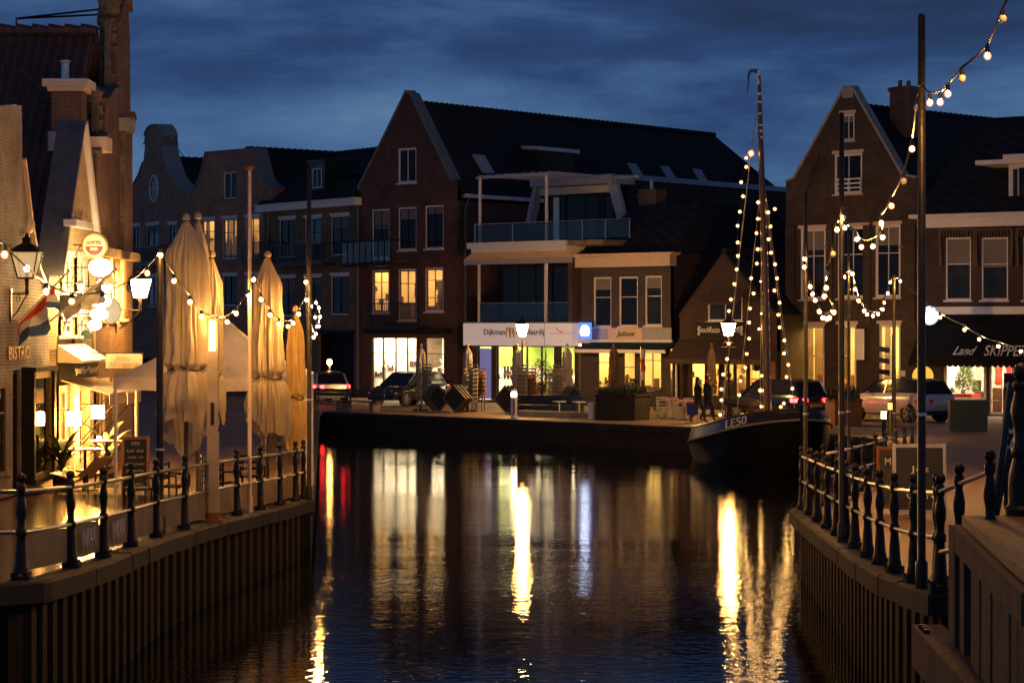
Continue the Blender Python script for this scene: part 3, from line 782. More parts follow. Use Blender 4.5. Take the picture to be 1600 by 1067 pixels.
h.part('cornice', MB().prism([(a-.1,zc-.32),(b+.05,zc-.32),(b+.05,zc),(a-.1,zc)], -.36, .05).box(a-.12,b+.06,-.46,.02,zc+.003,zc+.07), 'white')
zr = h.L(470, 247, 4)[1]
mb = MB().hexa([(a,-.3,zc+.0),(b,-.3,zc+.0),(b,4,zr-.2),(a,4,zr-.2)], [(a,-.3,zc+.14),(b,-.3,zc+.14),(b,4,zr),(a,4,zr)]).hexa([(a,4,zr-.2),(b,4,zr-.2),(b,8.4,zc),(a,8.4,zc)], [(a,4,zr),(b,4,zr),(b,8.4,zc+.14),(a,8.4,zc+.14)])
ro_ = h.part('roof', mb, 'tile_dark')
rt = MB()
for k in range(22): rt.tube([(a+(b-a)*k/22,4,zr-.02),(a+(b-a)*(k+1)/22,4,zr+.02)], [.13,.16], 6)
h.part('ridge_tile', rt, 'tile_dark', ro_)
mb = MB(); hz = h.L(545, 236, 4)[1]; ua = h.U(508, 3)
mb.add([(ua,4,zr),(b+1.5,4,hz),(b+1.5,1.0,zc+1.2),(ua+.3,1.6,zr-1.2)], [(0,3,2,1)])
h.part('roof_wing', mb, 'tile_dark')
d_ = h.rect(483,254,507,310,.6)
mb = MB().box(d_[0],d_[2],.6,3.4,d_[1],d_[3]).box(d_[0]-.08,d_[2]+.08,.5,3.5,d_[3]+.002,d_[3]+.12)
do = h.part('dormer', mb, 'green_paint')
dd = h.rect(489,263,503,294,.58)
mb = MB().box(dd[0],dd[2],.55,.585,dd[1],dd[1]+.06).box(dd[0],dd[2],.55,.585,dd[3]-.05,dd[3]).box(dd[0],dd[0]+.05,.552,.585,dd[1]+.06,dd[3]-.05).box(dd[2]-.05,dd[2],.552,.585,dd[1]+.06,dd[3]-.05).box((dd[0]+dd[2])/2-.02,(dd[0]+dd[2])/2+.02,.555,.585,dd[1]+.06,dd[3]-.05)
h.part('dormer_window', mb, 'white', do); h.part('pane', MB().box(dd[0]+.05,dd[2]-.05,.578,.594,dd[1]+.06,dd[3]-.05), 'pane_dark', do)
h.body(zc-.3, 8, 'brick_yellow')
h.pipe(419, 330, 620); h.pipe(559, 322, 640)
bridge_rail(h, 425, 505, 381, 412, .7)
# small fenced balcony across the party wall
q = h.rect(534, 377, 562, 413, -1.0); e2 = h.U(611, -1.0)
mb = MB().box(q[0],e2,-1.06,-.99,q[3]-.07,q[3]).box(q[0],e2,-1.06,-.005,q[1]-.12,q[1])
n = 8
for k in range(n+1):
    x = q[0]+(e2-q[0])*k/n; mb.box(x-.025,x+.025,-1.05,-1.0,q[1],q[3]-.07)
for x in (q[0], e2): mb.box(x-.03,x+.03,-.99,-.01,q[3]-.075,q[3]-.01)
bo = h.part('balcony', mb, 'dark_paint')
h.part('balcony_glass', MB().poly([(q[0]+.03,-1.03,q[1]+.08),(e2-.03,-1.03,q[1]+.08),(e2-.03,-1.03,q[3]-.07),(q[0]+.03,-1.03,q[3]-.07)]), 'balustrade', bo)

# ---- tall red brick gable house
A, B = (-7.8,116.5), (-2.66,112.1)
h = House('brick_gable_house', 'tall red brick gable house with lit shop on the far quay', A, B)
h.window((621.5,231.5,650.5,286), nx=2, rows=(), fw=.1, sill='white')
for i, p in enumerate(((581,327,608.5,404), (622,324,650.5,391), (664,321,693,389))): h.window(p, sash='dark_paint', nx=2, rows=(.33,.66), lintel=False, fw=.085, sill='white')
lit = [(581,422,608.5,489), (622,420,650.5,501), (664,418,693,487)]
for p in lit: h.window(p, sash='wood_dark', nx=2, rows=(.27,.7), pane='pane', fw=.085, sill='white')
s1, s2 = h.rect(581,527,651,626), h.rect(665,527,693.5,627)
h.window(('u',)+(s1[0],.05,s1[2],s1[3]), frame='wood_dark', nx=1, rows=(.26,), pane='pane', fw=.05, name='shop_window', sill=False)
h.window(('u',)+(s2[0],.05,s2[2],s2[3]), frame='wood_dark', nx=1, rows=(.26,), pane='pane', fw=.05, name='shop_window', sill=False)
ro = [(559,640),(559,296),(592,231),(633,147),(641,147),(703,279),(715,283),(715,642)]
h.wall(ro, 'brick_red')
for q, nm in ((s1, 1),):
    w_ = q[2]-q[0]
    for fr in (.24, .52, .78): h.part('door_post', MB().box(q[0]+w_*fr-.035,q[0]+w_*fr+.035,.055,.115,.1,q[3]-.05), 'wood_dark')
pts = [h.L(*p) for p in ro[1:7]]
mb = MB()
for a, b in zip(pts[:3], pts[1:3]): mb.bar((a[0],.16,a[1]+.05), (b[0],.16,b[1]+.05), .42, .10)
mb.bar((pts[2][0]-.02,.16,pts[2][1]+.1),(pts[3][0]+.05,.16,pts[3][1]+.1), .44, .16)
mb.bar((pts[3][0],.28,pts[3][1]+.05),(pts[4][0]+.12,.28,pts[4][1]-.05), .66, .12)
h.part('gable_coping', mb, 'greygreen')
# lit room above the shop: walls, lamp, furniture, a figure-high plant
r = h.rect(*lit[0]); r2 = h.rect(*lit[2])
ro_ = h.room(r[0]-.3, r2[2]+.1, r[1]-.25, r2[3]+.2, 2.8, lamp='lamp_warm', frac=.42)
mb = MB().box(r[0]+.1,r[0]+1.0,1.2,1.8,r[1]-.25,r[1]+.5).box(r2[0]+.1,r2[0]+.5,.9,1.4,r[1]-.25,r[1]+1.1).ball((r2[0]+.35,1.1,r[1]+1.25),.16).box(r[2]+.9,r[2]+1.5,1.6,2.0,r[1]-.2,r[1]+.35)
h.part('furniture', mb, 'wood_dark', ro_)
mb = MB(); q = h.rect(*lit[1]); mb.tube([(q[0]+.42,.9,q[3]+.2),(q[0]+.42,.9,q[3]-.55)], .01, 5).lathe([(.02,0),(.12,-.28),(.13,-.3)], 10, (q[0]+.42,.9,q[3]-.55))
h.part('pendant_lamp', mb, 'dark_paint', ro_)
# shop
ro_ = h.room(s1[0]-.25, h.w-.12, .04, s1[3]+.15, 5.0, wallm='room_white', lamp='lamp_white', frac=.65, floorm='concrete')
mb = MB(); rs = random.Random(4)
for k in range(7):
    x = s1[0]+.3+k*.62; y = 1.2+rs.random()*2.6; hh = .5+rs.random()*.7
    mb.box(x, x+.45, y, y+.4, .05, hh)
    for j in range(3): mb.box(x+.03, x+.42, y+.05, y+.32, hh+.35*j+.002, hh+.35*j+.03)
h.part('display_stand', mb, 'wood_dark', ro_)
mb = MB()
for k in range(10):
    x = s1[0]+.2+rs.random()*4.4; y = 1.0+rs.random()*3; z = .4+rs.random()*1.0
    mb.ball((x, y, z), .12+rs.random()*.1, 8, 5, 1.2)
h.part('goods', mb, 'shirt', ro_)
def mannequin(x, y, mname):
    mb = MB().lathe([(.02,.0),(.16,.02),(.02,.04),(.02,.8),(.12,.85),(.17,1.0),(.13,1.2),(.19,1.42),(.17,1.5),(.05,1.56),(.045,1.62),(.085,1.68),(.10,1.78),(.06,1.9),(.005,1.93)], 10, (x,y,.06), 1, .65)
    h.part('mannequin', mb, mname, ro_, True)
mannequin(s2[0]+.35, .7, 'white'); mannequin(s2[0]+.8, 1.2, 'red'); mannequin(s1[0]+.3, .6, 'white'); mannequin(s1[2]-.55, 1.1, 'blue')
# awning box over the shop
q = h.rect(569, 513, 700, 522, -.25)
h.part('awning_box', MB().box(q[0],q[2],-.32,-.01,q[1],q[3]), 'dark_paint')
bridge_rail(h, 579, 654, 473, 511, .75)
# long roof running back, side wall, gutters
ap = h.L(637, 147); zr = 14.75; ue, ze = h.w+.12, 10.15
u_ap = ap[0]+.1
D1 = 26.0
mb = MB()
mb.hexa([(-.1,.3,9.6),(u_ap,.3,zr-.2),(u_ap,D1,zr-.2),(-.1,D1,9.6)], [(-.1,.3,9.8),(u_ap,.3,zr),(u_ap,D1,zr),(-.1,D1,9.8)])
mb.hexa([(u_ap,.3,zr-.2),(ue,.3,ze-.2),(ue,31,ze-.2),(u_ap,D1,zr-.2)], [(u_ap,.3,zr),(ue,.3,ze),(ue,31,ze),(u_ap,D1,zr)])
mb.add([(u_ap,D1,zr),(ue,31,ze),(-.1,31,9.8)], [(0,1,2)])
ro_ = h.part('roof', mb, 'tile_dark')
rt = MB()
for k in range(66):
    a = .5+(D1-.5)*k/66; b = .5+(D1-.5)*(k+1)/66; rt.tube([(u_ap,a,zr-.02),(u_ap,b,zr+.02)], [.13,.165], 6)
h.part('ridge_tile', rt, 'tile_dark', ro_)
def on_slope(y, fr): return (u_ap+(ue-u_ap)*fr, y, zr+(ze-zr)*fr)
def skylight(y, fr, w=.8, l=.22, m='pane_dark'):
    nrm = Vector((zr-ze, 0, ue-u_ap)).normalized()*.06
    q = [Vector(on_slope(y, fr)), Vector(on_slope(y, fr+l)), Vector(on_slope(y+w, fr+l)), Vector(on_slope(y+w, fr))]
    mb = MB().hexa(q, [p+nrm for p in q])
    o = h.part('skylight', mb, 'grey_paint', ro_)
    c = sum((p for p in q), Vector())/4
    q2 = [c+(p-c)*.82+nrm*1.1 for p in q]
    return o
skylight(2.6, .56, .9, .2); skylight(15.5, .50); skylight(18.5, .50); skylight(21.5, .5)
h.body(9.75, 31, 'brick_red', y0=.005)
h.part('gutter', MB().box(h.w-.02,h.w+.24,.35,9,9.9,10.08), 'white')
h.part('upper_gutter', MB().box(h.w-.25,h.w+.30,13.5,30.5,11.4,11.68), 'grey_paint')
h.part('upper_wall', MB().box(h.w-.9,h.w+.16,13.5,30.4,9.0,11.38), 'brick_dark')
u = h.w+.07
h.part('downpipe', MB().tube([(u,.5,0),(u,.5,9.5),(u+.1,.7,9.9)], .05, 8), 'greygreen', None, True)
# white dormer high on the roof
a = on_slope(8.0, .42)
mb = MB().add([(4.6,7.0,12.95),(6.05,7.0,12.85),(6.05,10.4,12.85),(4.6,10.4,12.95),(4.6,7.0,12.78),(6.05,7.0,12.66),(6.05,10.4,12.66),(4.6,10.4,12.78)], [(0,1,2,3),(7,6,5,4),(0,4,5,1),(1,5,6,2),(2,6,7,3),(3,7,4,0)])
do = h.part('roof_dormer', mb, 'white')
h.part('dormer_cheek', MB().hexa([(5.0,7.2,10.9),(5.85,7.2,10.9),(5.85,10.2,10.9),(5.0,10.2,10.9)],[(5.0,7.2,12.76),(5.85,7.2,12.68),(5.85,10.2,12.68),(5.0,10.2,12.76)]), 'brick_brown', do)

# ---- white estate agent's building with roof terrace
h = House('estate_agent_building', 'white fronted building with loggia and glass roof terrace', (-1.9,110), (3.09,105.7), 'building')
w = h.w
zs0, zs1 = h.L(820,540)[1], h.L(820,505)[1]           # fascia sign
zb0, zb1 = h.L(820,404,-.5)[1], h.L(820,378,-.5)[1]
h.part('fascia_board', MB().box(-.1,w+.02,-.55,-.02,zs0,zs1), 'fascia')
h.part('fascia_joint', MB().box(h.U(851,-.55)-.012,h.U(851,-.55)+.012,-.562,-.551,zs0,zs1), 'grey_paint')
put_text('Dijkman', h.root, M['brick_brown'], h.loc(772.5,520,-.565), .36, h.U(789,-.56)-h.U(756,-.56))
put_text('Makelaardij', h.root, M['brick_brown'], h.loc(828,520,-.565), .36, h.U(850,-.56)-h.U(807,-.56))
lg = MB()
for k, (x0, x1) in enumerate(((792,797), (797.5,802.5))):
    c = [h.loc(x0-1.5,528,-.566), h.loc(x0-.5,520,-.566), h.loc(x0,512,-.566), h.loc(x1-1,514,-.566), h.loc(x1,520,-.566), h.loc(x1+.5,528,-.566)]
    lg.tube(c, [.01,.04,.055,.06,.06,.02], 6)
h.part('emblem', lg, 'gold')
mb = MB().tube([h.loc(868,512,-.563), h.loc(877,520,-.563), h.loc(879,516,-.563)], .018, 5).tube([h.loc(858,521,-.563), h.loc(899,520.5,-.563)], .008, 4)
h.part('small_emblem', mb, 'red')
# ground floor: real openings behind brick piers
H_ = zs0
cols = [(738,746),(768,776),(801,806),(866,874),(898,905)]
pm = MB()
for a, b in cols: pm.box(h.U(a), h.U(b), -.02, .18, 0, H_)
pi = h.part('piers', pm, 'brick_brown')
def shopbay(x0, x1, door=None):
    a, b = h.U(x0), h.U(x1)
    mb = MB().box(a,a+.05,.06,.12,.1,H_).box(b-.05,b,.06,.12,.1,H_).box(a+.05,b-.05,.062,.12,H_-.06,H_).box(a,b,.05,.13,0,.1)
    for d_ in (door or []):
        x = h.U(d_); mb.box(x-.04,x+.04,.058,.122,.1,H_-.06)
    o = h.part('shop_window', mb, 'dark_paint')
    h.part('pane', MB().poly([(a+.05,.09,.1),(b-.05,.09,.1),(b-.05,.09,H_-.06),(a+.05,.09,H_-.06)]), 'pane', o)
shopbay(746,768); shopbay(776,801); shopbay(806,866,(822,845)); shopbay(874,898)
r_ = h.room(.05, w-.05, .05, H_+.1, 5.0, wallm='room_white', lamp='lamp_white', frac=.55, floorm='concrete', y0=.2)
mb = MB()
mb.box(.1,w-.1,5.05,5.12,H_*.55,H_-.02); mb.box(w-.14,w-.08,.4,5.0,H_*.55,H_-.02); mb.box(.08,.14,.4,5.0,H_*.62,H_-.02)
for a in (807,846,876): mb.box(h.U(a),h.U(a)+.10,.25,.28,.3,H_-.2)
h.part('green_panel', mb, 'lime', r_)
h.part('window_poster', MB().box(h.U(747,.3),h.U(767,.3),.3,.33,.15,H_-.15), 'purple', r_)
mb = MB(); rs = random.Random(2)
for k in range(9):
    x = .9+k*.62; mb.box(x,x+.5,1.2+rs.random()*2,1.8+rs.random()*2.2,.05,.72+rs.random()*.3)
h.part('desk', mb, 'wood', r_)
mb = MB()
for k in range(4):
    for j in range(2): mb.box(h.U(778)+.06+k*.2,h.U(778)+.2+k*.2,.35,.37,1.1+j*.4,1.3+j*.4)
for j in range(3):
    for k in range(3): mb.box(h.U(876)+k*.3,h.U(876)+.17+k*.3,.35,.37,.55+j*.4,.74+j*.4)
h.part('property_card', mb, 'white', r_)
h.part('lit_step', MB().box(-.1,w,-.45,-.03,0,.12), 'concrete')
# loggia, first floor
h.part('loggia_floor', MB().box(0,w,-.5,2.2,zs1+.003,zs1+.06), 'concrete')
mb = MB().box(0,w,2.1,2.2,zs1+.06,zb0)
lw = h.part('loggia_window', mb, 'dark_paint')
n = 6
pm = MB()
for k in range(n): pm.box(.15+k*(w-.3)/n+.05,.15+(k+1)*(w-.3)/n-.05,2.07,2.095,zs1+.25,zb0-.3)
h.part('pane', pm, 'pane_dark', lw)
px_ = h.U(748,-.5); pm_ = h.U(852.5,-.5)
h.part('corner_post', MB().box(px_-.05,px_+.05,-.52,-.42,zs1+.06,zb0), 'white')
h.part('middle_post', MB().box(pm_-.06,pm_+.06,-.53,-.41,zs1+.06,zb0), 'white')
h.part('loggia_rail', MB().tube([(px_,-.47,zs1+.95),(w,-.47,zs1+.95)], .022, 6), 'alu')
h.part('loggia_glass', MB().poly([(px_+.06,-.47,zs1+.1),(pm_-.07,-.47,zs1+.1),(pm_-.07,-.47,zs1+.93),(px_+.06,-.47,zs1+.93)]).poly([(pm_+.07,-.47,zs1+.1),(w-.05,-.47,zs1+.1),(w-.05,-.47,zs1+.93),(pm_+.07,-.47,zs1+.93)]), 'balustrade')
h.part('loggia_side_wall', MB().box(w-.25,w,-.5,2.2,zs1+.06,zb0-.002), 'brick_brown')
lo = h.L(820,412,-.5)[1]
h.part('lower_beam', MB().box(-.05,w,-.56,-.40,lo,zb0), 'grey_paint')
h.part('soffit', MB().hexa([(-.05,-.56,zb0+.004),(w,-.56,zb0+.004),(w,2.2,zb0+.004),(-.05,2.2,zb0+.004)], [(h.U(737,-1),-1.0,zb0+.30),(w+.1,-1.0,zb0+.30),(w+.1,2.2,zb0+.30),(h.U(737,-1),2.2,zb0+.30)]), 'peach')
h.part('terrace_edge', MB().box(h.U(736,-1.05),w+.12,-1.05,2.3,zb0+.304,zb0+.50).box(h.U(729,-1.12),w+.12,-1.12,2.35,zb0+.503,zb1), 'white')
mb = MB().box(h.U(857,-.3),h.U(875,-.3),-.35,-.15,zb0-.18,zb0-.10).box(h.U(880,-.3),h.U(897,-.3),-.35,-.15,zb0-.18,zb0-.10)
h.part('heater_lamp', mb, 'amber')
# roof terrace: floor, balustrade of glass panes, pergola, penthouse with raked frames
zt = zb1
h.part('terrace_floor', MB().box(h.U(731,-1),w+2.2,-1.0,7.5,zt-.25,zt-.02), 'concrete')
zg1 = h.L(820,348,-1)[1]
gx = [h.U(742,-1), h.U(801,-1), h.U(853,-1), h.U(910,-1)]
gx2 = [h.U(910,-1), h.U(946,-1), h.U(984,-1)]
bo = h.part('balustrade_rail', MB().tube([(gx[0],-1,zg1),(gx2[-1],-1,zg1)], .02, 6), 'alu')
for a in gx+gx2[1:]: h.part('balustrade_post', MB().box(a-.02,a+.02,-1.02,-.98,zt,zg1), 'alu', bo)
for a, b in zip(gx+gx2[1:], gx[1:]+gx2[1:]): h.part('pane', MB().poly([(a+.04,-1,zt+.05),(b-.04,-1,zt+.05),(b-.04,-1,zg1-.06),(a+.04,-1,zg1-.06)]), 'balustrade', bo)
zp = h.L(800,277,-1)[1]
po = h.part('pergola_post', MB().box(h.U(750,-.9)-.05,h.U(750,-.9)+.05,-.95,-.85,zt,zp).box(h.U(854,-.9)-.05,h.U(854,-.9)+.05,-.95,-.85,zt,zp), 'white')
ua, ub = h.U(748,-.9), h.U(856,-.9)
pm = MB().box(ua-.1,ub+.1,-.97,-.85,zp+.003,zp+.12).box(ua-.1,ub+2.2,3.1,3.22,zp+.003,zp+.12)
h.part('pergola_beam', pm, 'grey_paint')
for k in range(9):
    x = ua+(ub-ua)*k/8; h.part('pergola_slat', MB().box(x-.025,x+.025,-.9,3.2,zp+.124,zp+.20), 'grey_paint')
# penthouse
yo = 3.4
def raked(xb, xt, yb, yt, wd=.34):
    a = h.L(xb, yb, yo); b = h.L(xt, yt, yo)
    return MB().bar((a[0],yo,a[1]), (b[0],yo,b[1]), wd, .5)
h.part('raked_frame', raked(829,843,348,282,.24), 'grey_paint'); h.part('raked_frame', raked(974,957,346,282,.24), 'grey_paint')
t0 = h.rect(835,276,962,290,yo)
h.part('penthouse_fascia', MB().box(t0[0],t0[2],yo-.35,yo+1.5,t0[1],t0[3]), 'grey_paint')
t1 = h.rect(843,292,962,303,yo)
h.part('penthouse_soffit', MB().box(t1[0],t1[2],yo-.05,yo+.3,t1[1],t1[3]+.02), 'peach')
t2 = h.rect(850,304,960,350,yo+.3)
pw = h.part('penthouse_window', MB().box(t2[0],t2[2],yo+.3,yo+.4,zt,t2[3]), 'dark_paint')
for a, b in ((862,883),(888,914),(917,943),(947,958)):
    q = h.rect(a,306,b,348,yo+.28); h.part('pane', MB().box(q[0],q[2],yo+.27,yo+.295,zt+.1,q[3]), 'pane_dark', pw)
h.part('penthouse_curtain', MB().box(h.U(865,yo+.24),h.U(874,yo+.24),yo+.22,yo+.24,zt+.1,t2[3]-.1), 'white', pw)
h.body(zt-.3, 7.5, 'brick_brown', y0=2.2)
# lit blue sign of the neighbour is a thing of its own further down

# ---- grey house with three white windows (cafe below)
h = House('grey_cafe_house', 'grey house with three tall white framed windows above a lit cafe', (3.09,105.7), (7.13,102.3))
w = h.w
for p in ((927,433,955,511), (967,432.5,996.5,510), (1007.5,431,1034,509)): h.window(p, nx=1, rows=(.4,), fw=.075, sill='white')
g = [(933,550,955,606), (973,550,992,640), (1004,545,1033,607)]
for i, p in enumerate(g): h.window(p if i != 1 else ('u',)+(h.rect(*p)[0],.05)+h.rect(*p)[2:], frame='wood_dark', nx=2 if i == 2 else 1, rows=(.28,), pane='pane', fw=.05, name='door' if i == 1 else 'cafe_window', sill=False if i == 1 else True)
zc0, zc1 = h.L(980,417)[1], h.L(980,396)[1]
h.wall([(908,642),(908,417),(1048,417),(1048,646)], 'brick_grey')
h.part('cornice', MB().prism([(-.12,zc0),(w+.1,zc0),(w+.1,zc1-.14),(-.12,zc1-.14)], -.30, .2).prism([(-.2,zc1-.137),(w+.2,zc1-.137),(w+.34,zc1),(-.34,zc1)], -.46, .25), 'peach')
q = h.rect(950,513,1003.5,532,-.08)
sb = h.part('sign_board', MB().box(q[0],q[2],-.08,-.005,q[1],q[3]), 'peach')
put_text('Juliana', sb, M['coat_dark'], h.loc(977,522,-.09), .28, 1.0)
h.part('band', MB().box(0,w,-.05,-.004,h.L(980,534)[1],h.L(980,512)[1]), 'grey_paint')
a = h.rect(912,535,1040,549,-1.2); zt_ = h.L(980,534,0)[1]
mb = MB().hexa([(a[0]-.4,-1.25,a[1]),(a[2],-1.25,a[1]),(a[2],-.06,zt_-.12),(a[0]-.4,-.06,zt_-.12)], [(a[0]-.4,-1.25,a[1]+.06),(a[2],-1.25,a[1]+.06),(a[2],-.06,zt_),(a[0]-.4,-.06,zt_)])
aw = h.part('awning', mb, 'canvas_green')
h.part('awning_bar', MB().box(a[0]-.45,a[2]+.05,-1.33,-1.252,a[1]-.07,a[1]+.08).box(-.1,w+.1,-.14,-.062,zt_-.06,zt_+.10), 'white', aw)
r_ = h.room(.1,w-.1,.05,h.L(980,545)[1]+.3,4.0,lamp='lamp_yellow',frac=.4)
mb = MB(); rs = random.Random(9)
for k in range(5): mb.box(.5+k*.9,1.0+k*.9,1+rs.random(),1.5+rs.random(),.05,.75).box(.55+k*.9,.8+k*.9,2.6,2.7,.05,1.2)
h.part('furniture', mb, 'wood_dark', r_)
h.part('picture', MB().box(h.U(939,3.9)+.02,h.U(949,3.9),3.98,4.05,1.5,2.4), 'wood_dark', r_)
h.part('wall_lamp', MB().ball((h.U(944,3.7),3.7,2.25),.16), 'white_glow', r_)
zr = h.L(985,322,3.2)[1]
mb = MB().hexa([(-.2,-.1,zc1-.1),(w+.2,-.1,zc1-.1),(w-.6,3.2,zr-.15),(.9,3.2,zr-.15)], [(-.2,-.1,zc1+.05),(w+.2,-.1,zc1+.05),(w-.6,3.2,zr),(.9,3.2,zr)])
mb.add([(w+.2,-.1,zc1+.05),(w+.2,11,zc1+.05),(w-.6,9,zr),(w-.6,3.2,zr)], [(0,1,2,3)])
mb.add([(.9,3.2,zr),(w-.6,3.2,zr),(w-.6,9,zr),(.9,9,zr)], [(0,1,2,3)])
mb.add([(-.2,-.1,zc1+.05),(.9,3.2,zr),(.9,9,zr),(-.2,11,zc1+.05)], [(0,1,2,3)])
ro_ = h.part('roof', mb, 'tile_dark')
q = h.rect(997,296,1031,340,3.6)
c_ = h.part('chimney', MB().box(q[0]+.15,q[2]-.1,3.4,4.2,q[1],q[3]).box(q[0]+.1,q[2]-.05,3.35,4.25,q[3]-.35,q[3]-.2), 'brick_old', ro_)
h.part('chimney_flashing', MB().hexa([(q[0]-.05,3.1,q[1]-.1),(q[2]+.1,3.1,q[1]-.1),(q[2]+.1,4.4,q[1]-.1),(q[0]-.05,4.4,q[1]-.1)],[(q[0]+.13,3.38,q[1]+.5),(q[2]-.08,3.38,q[1]+.5),(q[2]-.08,4.22,q[1]+.5),(q[0]+.13,4.22,q[1]+.5)]), 'grey_paint', ro_)
h.part('chimney_pot', MB().lathe([(.09,0),(.08,.35),(.10,.36),(.10,.42)], 10, ((q[0]+q[2])/2,3.8,q[3])), 'alu', ro_, True)
h.body(zc1, 11, 'brick_dark')
b = h

# ---- snack bar with the steep gable
h = House('snack_bar_house', 'small dark gabled snack bar with brown awning and lit windows', (7.35,100.6), (11.35,97.6))
w = h.w
h.window((1105,451,1160,502), nx=2, rows=(), fw=.08, sill='white')
zl = .55
bays = [(1079,1101),(1105,1123),(1129,1146),(1148,1166),(1169,1187)]
for a, c in bays: h.window(('u',)+(h.U(a),zl,h.U(c),h.L(1130,563)[1]), frame='dark_paint', nx=1, rows=(), pane='pane', fw=.04, sill=False, name='snack_bar_window')
h.wall([(1062,650),(1062,492),(1130,396),(1198,478),(1214,492),(1214,652)], 'brick_dark')
q = h.rect(1087,503,1164,528,-.1)
sb = h.part('sign_board', MB().box(q[0],q[2],-.10,-.01,q[1],q[3]), 'dark_paint')
put_text('SnackResto', sb, M['white'], h.loc(1108,515,-.12), .26, 1.05); put_text('DE LEMMER', sb, M['white'], h.loc(1145,515,-.12), .26, .95)
sm = MB()
for k, t_ in enumerate((1092,1159)):
    c = h.loc(t_,516,-.12); sm.lathe([(.02,-.22),(.07,-.2),(.03,-.05),(.06,.02),(.05,.12),(.015,.2)], 8, c)
h.part('bottle_emblem', sm, 'white', sb)
a = h.rect(1040,556,1190,563,-1.9); zt_ = h.L(1130,530)[1]; q0, q1 = h.U(1062), h.U(1192)
mb = MB().hexa([(a[0],-1.9,a[1]),(a[2],-1.9,a[1]),(q1,-.02,zt_-.06),(q0,-.02,zt_-.06)], [(a[0],-1.9,a[1]+.05),(a[2],-1.9,a[1]+.05),(q1,-.02,zt_),(q0,-.02,zt_)]).box(a[0],a[2],-1.93,-1.905,a[1]-.16,a[1]+.05)
aw = h.part('awning', mb, 'canvas_brn')
h.part('awning_arm', MB().tube([(q0+.2,-.05,1.9),(a[0]+.5,-1.8,a[1])], .03, 6).tube([(q1-.2,-.05,1.9),(a[2]-.4,-1.8,a[1])], .03, 6), 'alu', aw)
h.part('awning_post', MB().tube([(a[0]+.35,-1.6,0),(a[0]+.35,-1.6,a[1])], .05, 8), 'white', aw)
mw = h.rect(1098,450,1158,476,-.55); mzt = h.L(1128,451)[1]
h.part('window_awning', MB().hexa([(mw[0]-.15,-.75,mw[1]),(mw[2]-.1,-.75,mw[1]),(mw[2],-.02,mzt-.05),(mw[0],-.02,mzt-.05)],[(mw[0]-.15,-.75,mw[1]+.04),(mw[2]-.1,-.75,mw[1]+.04),(mw[2],-.02,mzt),(mw[0],-.02,mzt)]), 'canvas_brn')
r_ = h.room(.15,w-.5,.05,h.L(1130,558)[1]+.25,3.6,lamp='lamp_yellow',frac=.5)
h.part('counter', MB().box(.6,2.2,2.2,2.8,.05,1.1).box(.6,3.2,3.3,3.55,1.2,1.3).box(.8,1.3,3.4,3.57,1.7,2.2).box(2.4,2.9,3.4,3.57,1.6,2.1), 'wood', r_)
h.part('hanging_sign', MB().lathe([(.005,0),(.22,.05),(.24,.3),(.14,.55),(.01,.6)], 4, h.loc(1182,580,-.25)), 'green_paint')
h.part('door', MB().box(h.U(1196),h.U(1212),-.03,-.004,.05,h.L(1205,565)[1]), 'wood')
u_ap, z_ap = h.L(1130,396)
h.gable_roof(h.U(1064)-.15, h.U(1212)+.1, u_ap, h.L(1064,492)[1], z_ap+.12, .02, 9)
h.body(h.L(1064,492)[1], 9, 'brick_dark')

# ---- brown gable house on the right
h = House('brown_gable_house', 'tall brown brick gable house with lit ground floor, right of the mast', (11.93,100), (16.74,95.0))
w = h.w
h.window((1314,178,1335,220), nx=2, rows=(), fw=.1, sill='peach', lintel='peach')
h.window((1303,240,1347,303), nx=2, rows=(), fw=.11, sill='peach', lintel='peach')
for p in ((1250,357,1290,468), (1308,354,1356,466), (1367,351,1407,465)): h.window(p, nx=2, rows=(.38,), fw=.12, sill='peach', lintel='peach')
g = [(1251,508,1288,640), (1309,507,1338,640), (1373,506,1407,640)]
for p in g:
    r = h.rect(*p); h.window(('u',)+(r[0],.55,r[2],r[3]), nx=2, rows=(.42,), pane='pane', fw=.13, sill='peach', lintel='peach', name='shop_window')
ro = [(1228,652),(1228,284),(1240,280),(1318,141),(1332,138),(1411,275),(1432,278),(1432,656)]
h.wall(ro, 'brick_brown', back=.35)
pts = [h.L(*p) for p in ro[1:7]]
mb = MB()
for a, b in zip(pts, pts[1:]): mb.bar((a[0],.17,a[1]+.03), (b[0],.17,b[1]+.03), .45, .10)
h.part('gable_coping', mb, 'stone')
h.part('apex_stone', MB().box(pts[2][0]-.05,pts[3][0]+.05,-.04,.4,pts[2][1]-.35,pts[3][1]+.12), 'stone')
# raised brick panels and pilasters
pl = MB()
for a, b in ((1229,1243),(1293,1302),(1350,1361),(1413,1431)):
    pl.box(h.U(a),h.U(b),-.09,-.003,h.L(a,506)[1],h.L(a,352)[1])
h.part('pilasters', pl, 'brick_brown')
gm = MB().bar((pts[1][0]+.5,-.03,pts[1][1]-1.0),(pts[1][0]+1.4,-.03,pts[1][1]+1.0),.12,.14)
gm.box(h.U(1243),h.U(1290),-.05,-.003,h.L(1260,350)[1],h.L(1260,347)[1]+.05)
h.part('relief_band', gm, 'brick_brown')
for x in (1262,1292,1350,1408): h.part('wall_anchor', MB().ball((h.U(x),-.06,h.L(x,386)[1]),.09,8,5), 'stone')
rl = MB()
q = h.rect(1305,280,1345,301,-.12)
for k in range(4): z = q[1]+(q[3]-q[1])*k/3; rl.box(q[0],q[2],-.14,-.10,z-.035,z+.035)
for x in (q[0]+.04,(q[0]+q[2])/2,q[2]-.04): rl.box(x-.03,x+.03,-.10,-.002,q[1],q[3])
h.part('window_railing', rl, 'white')
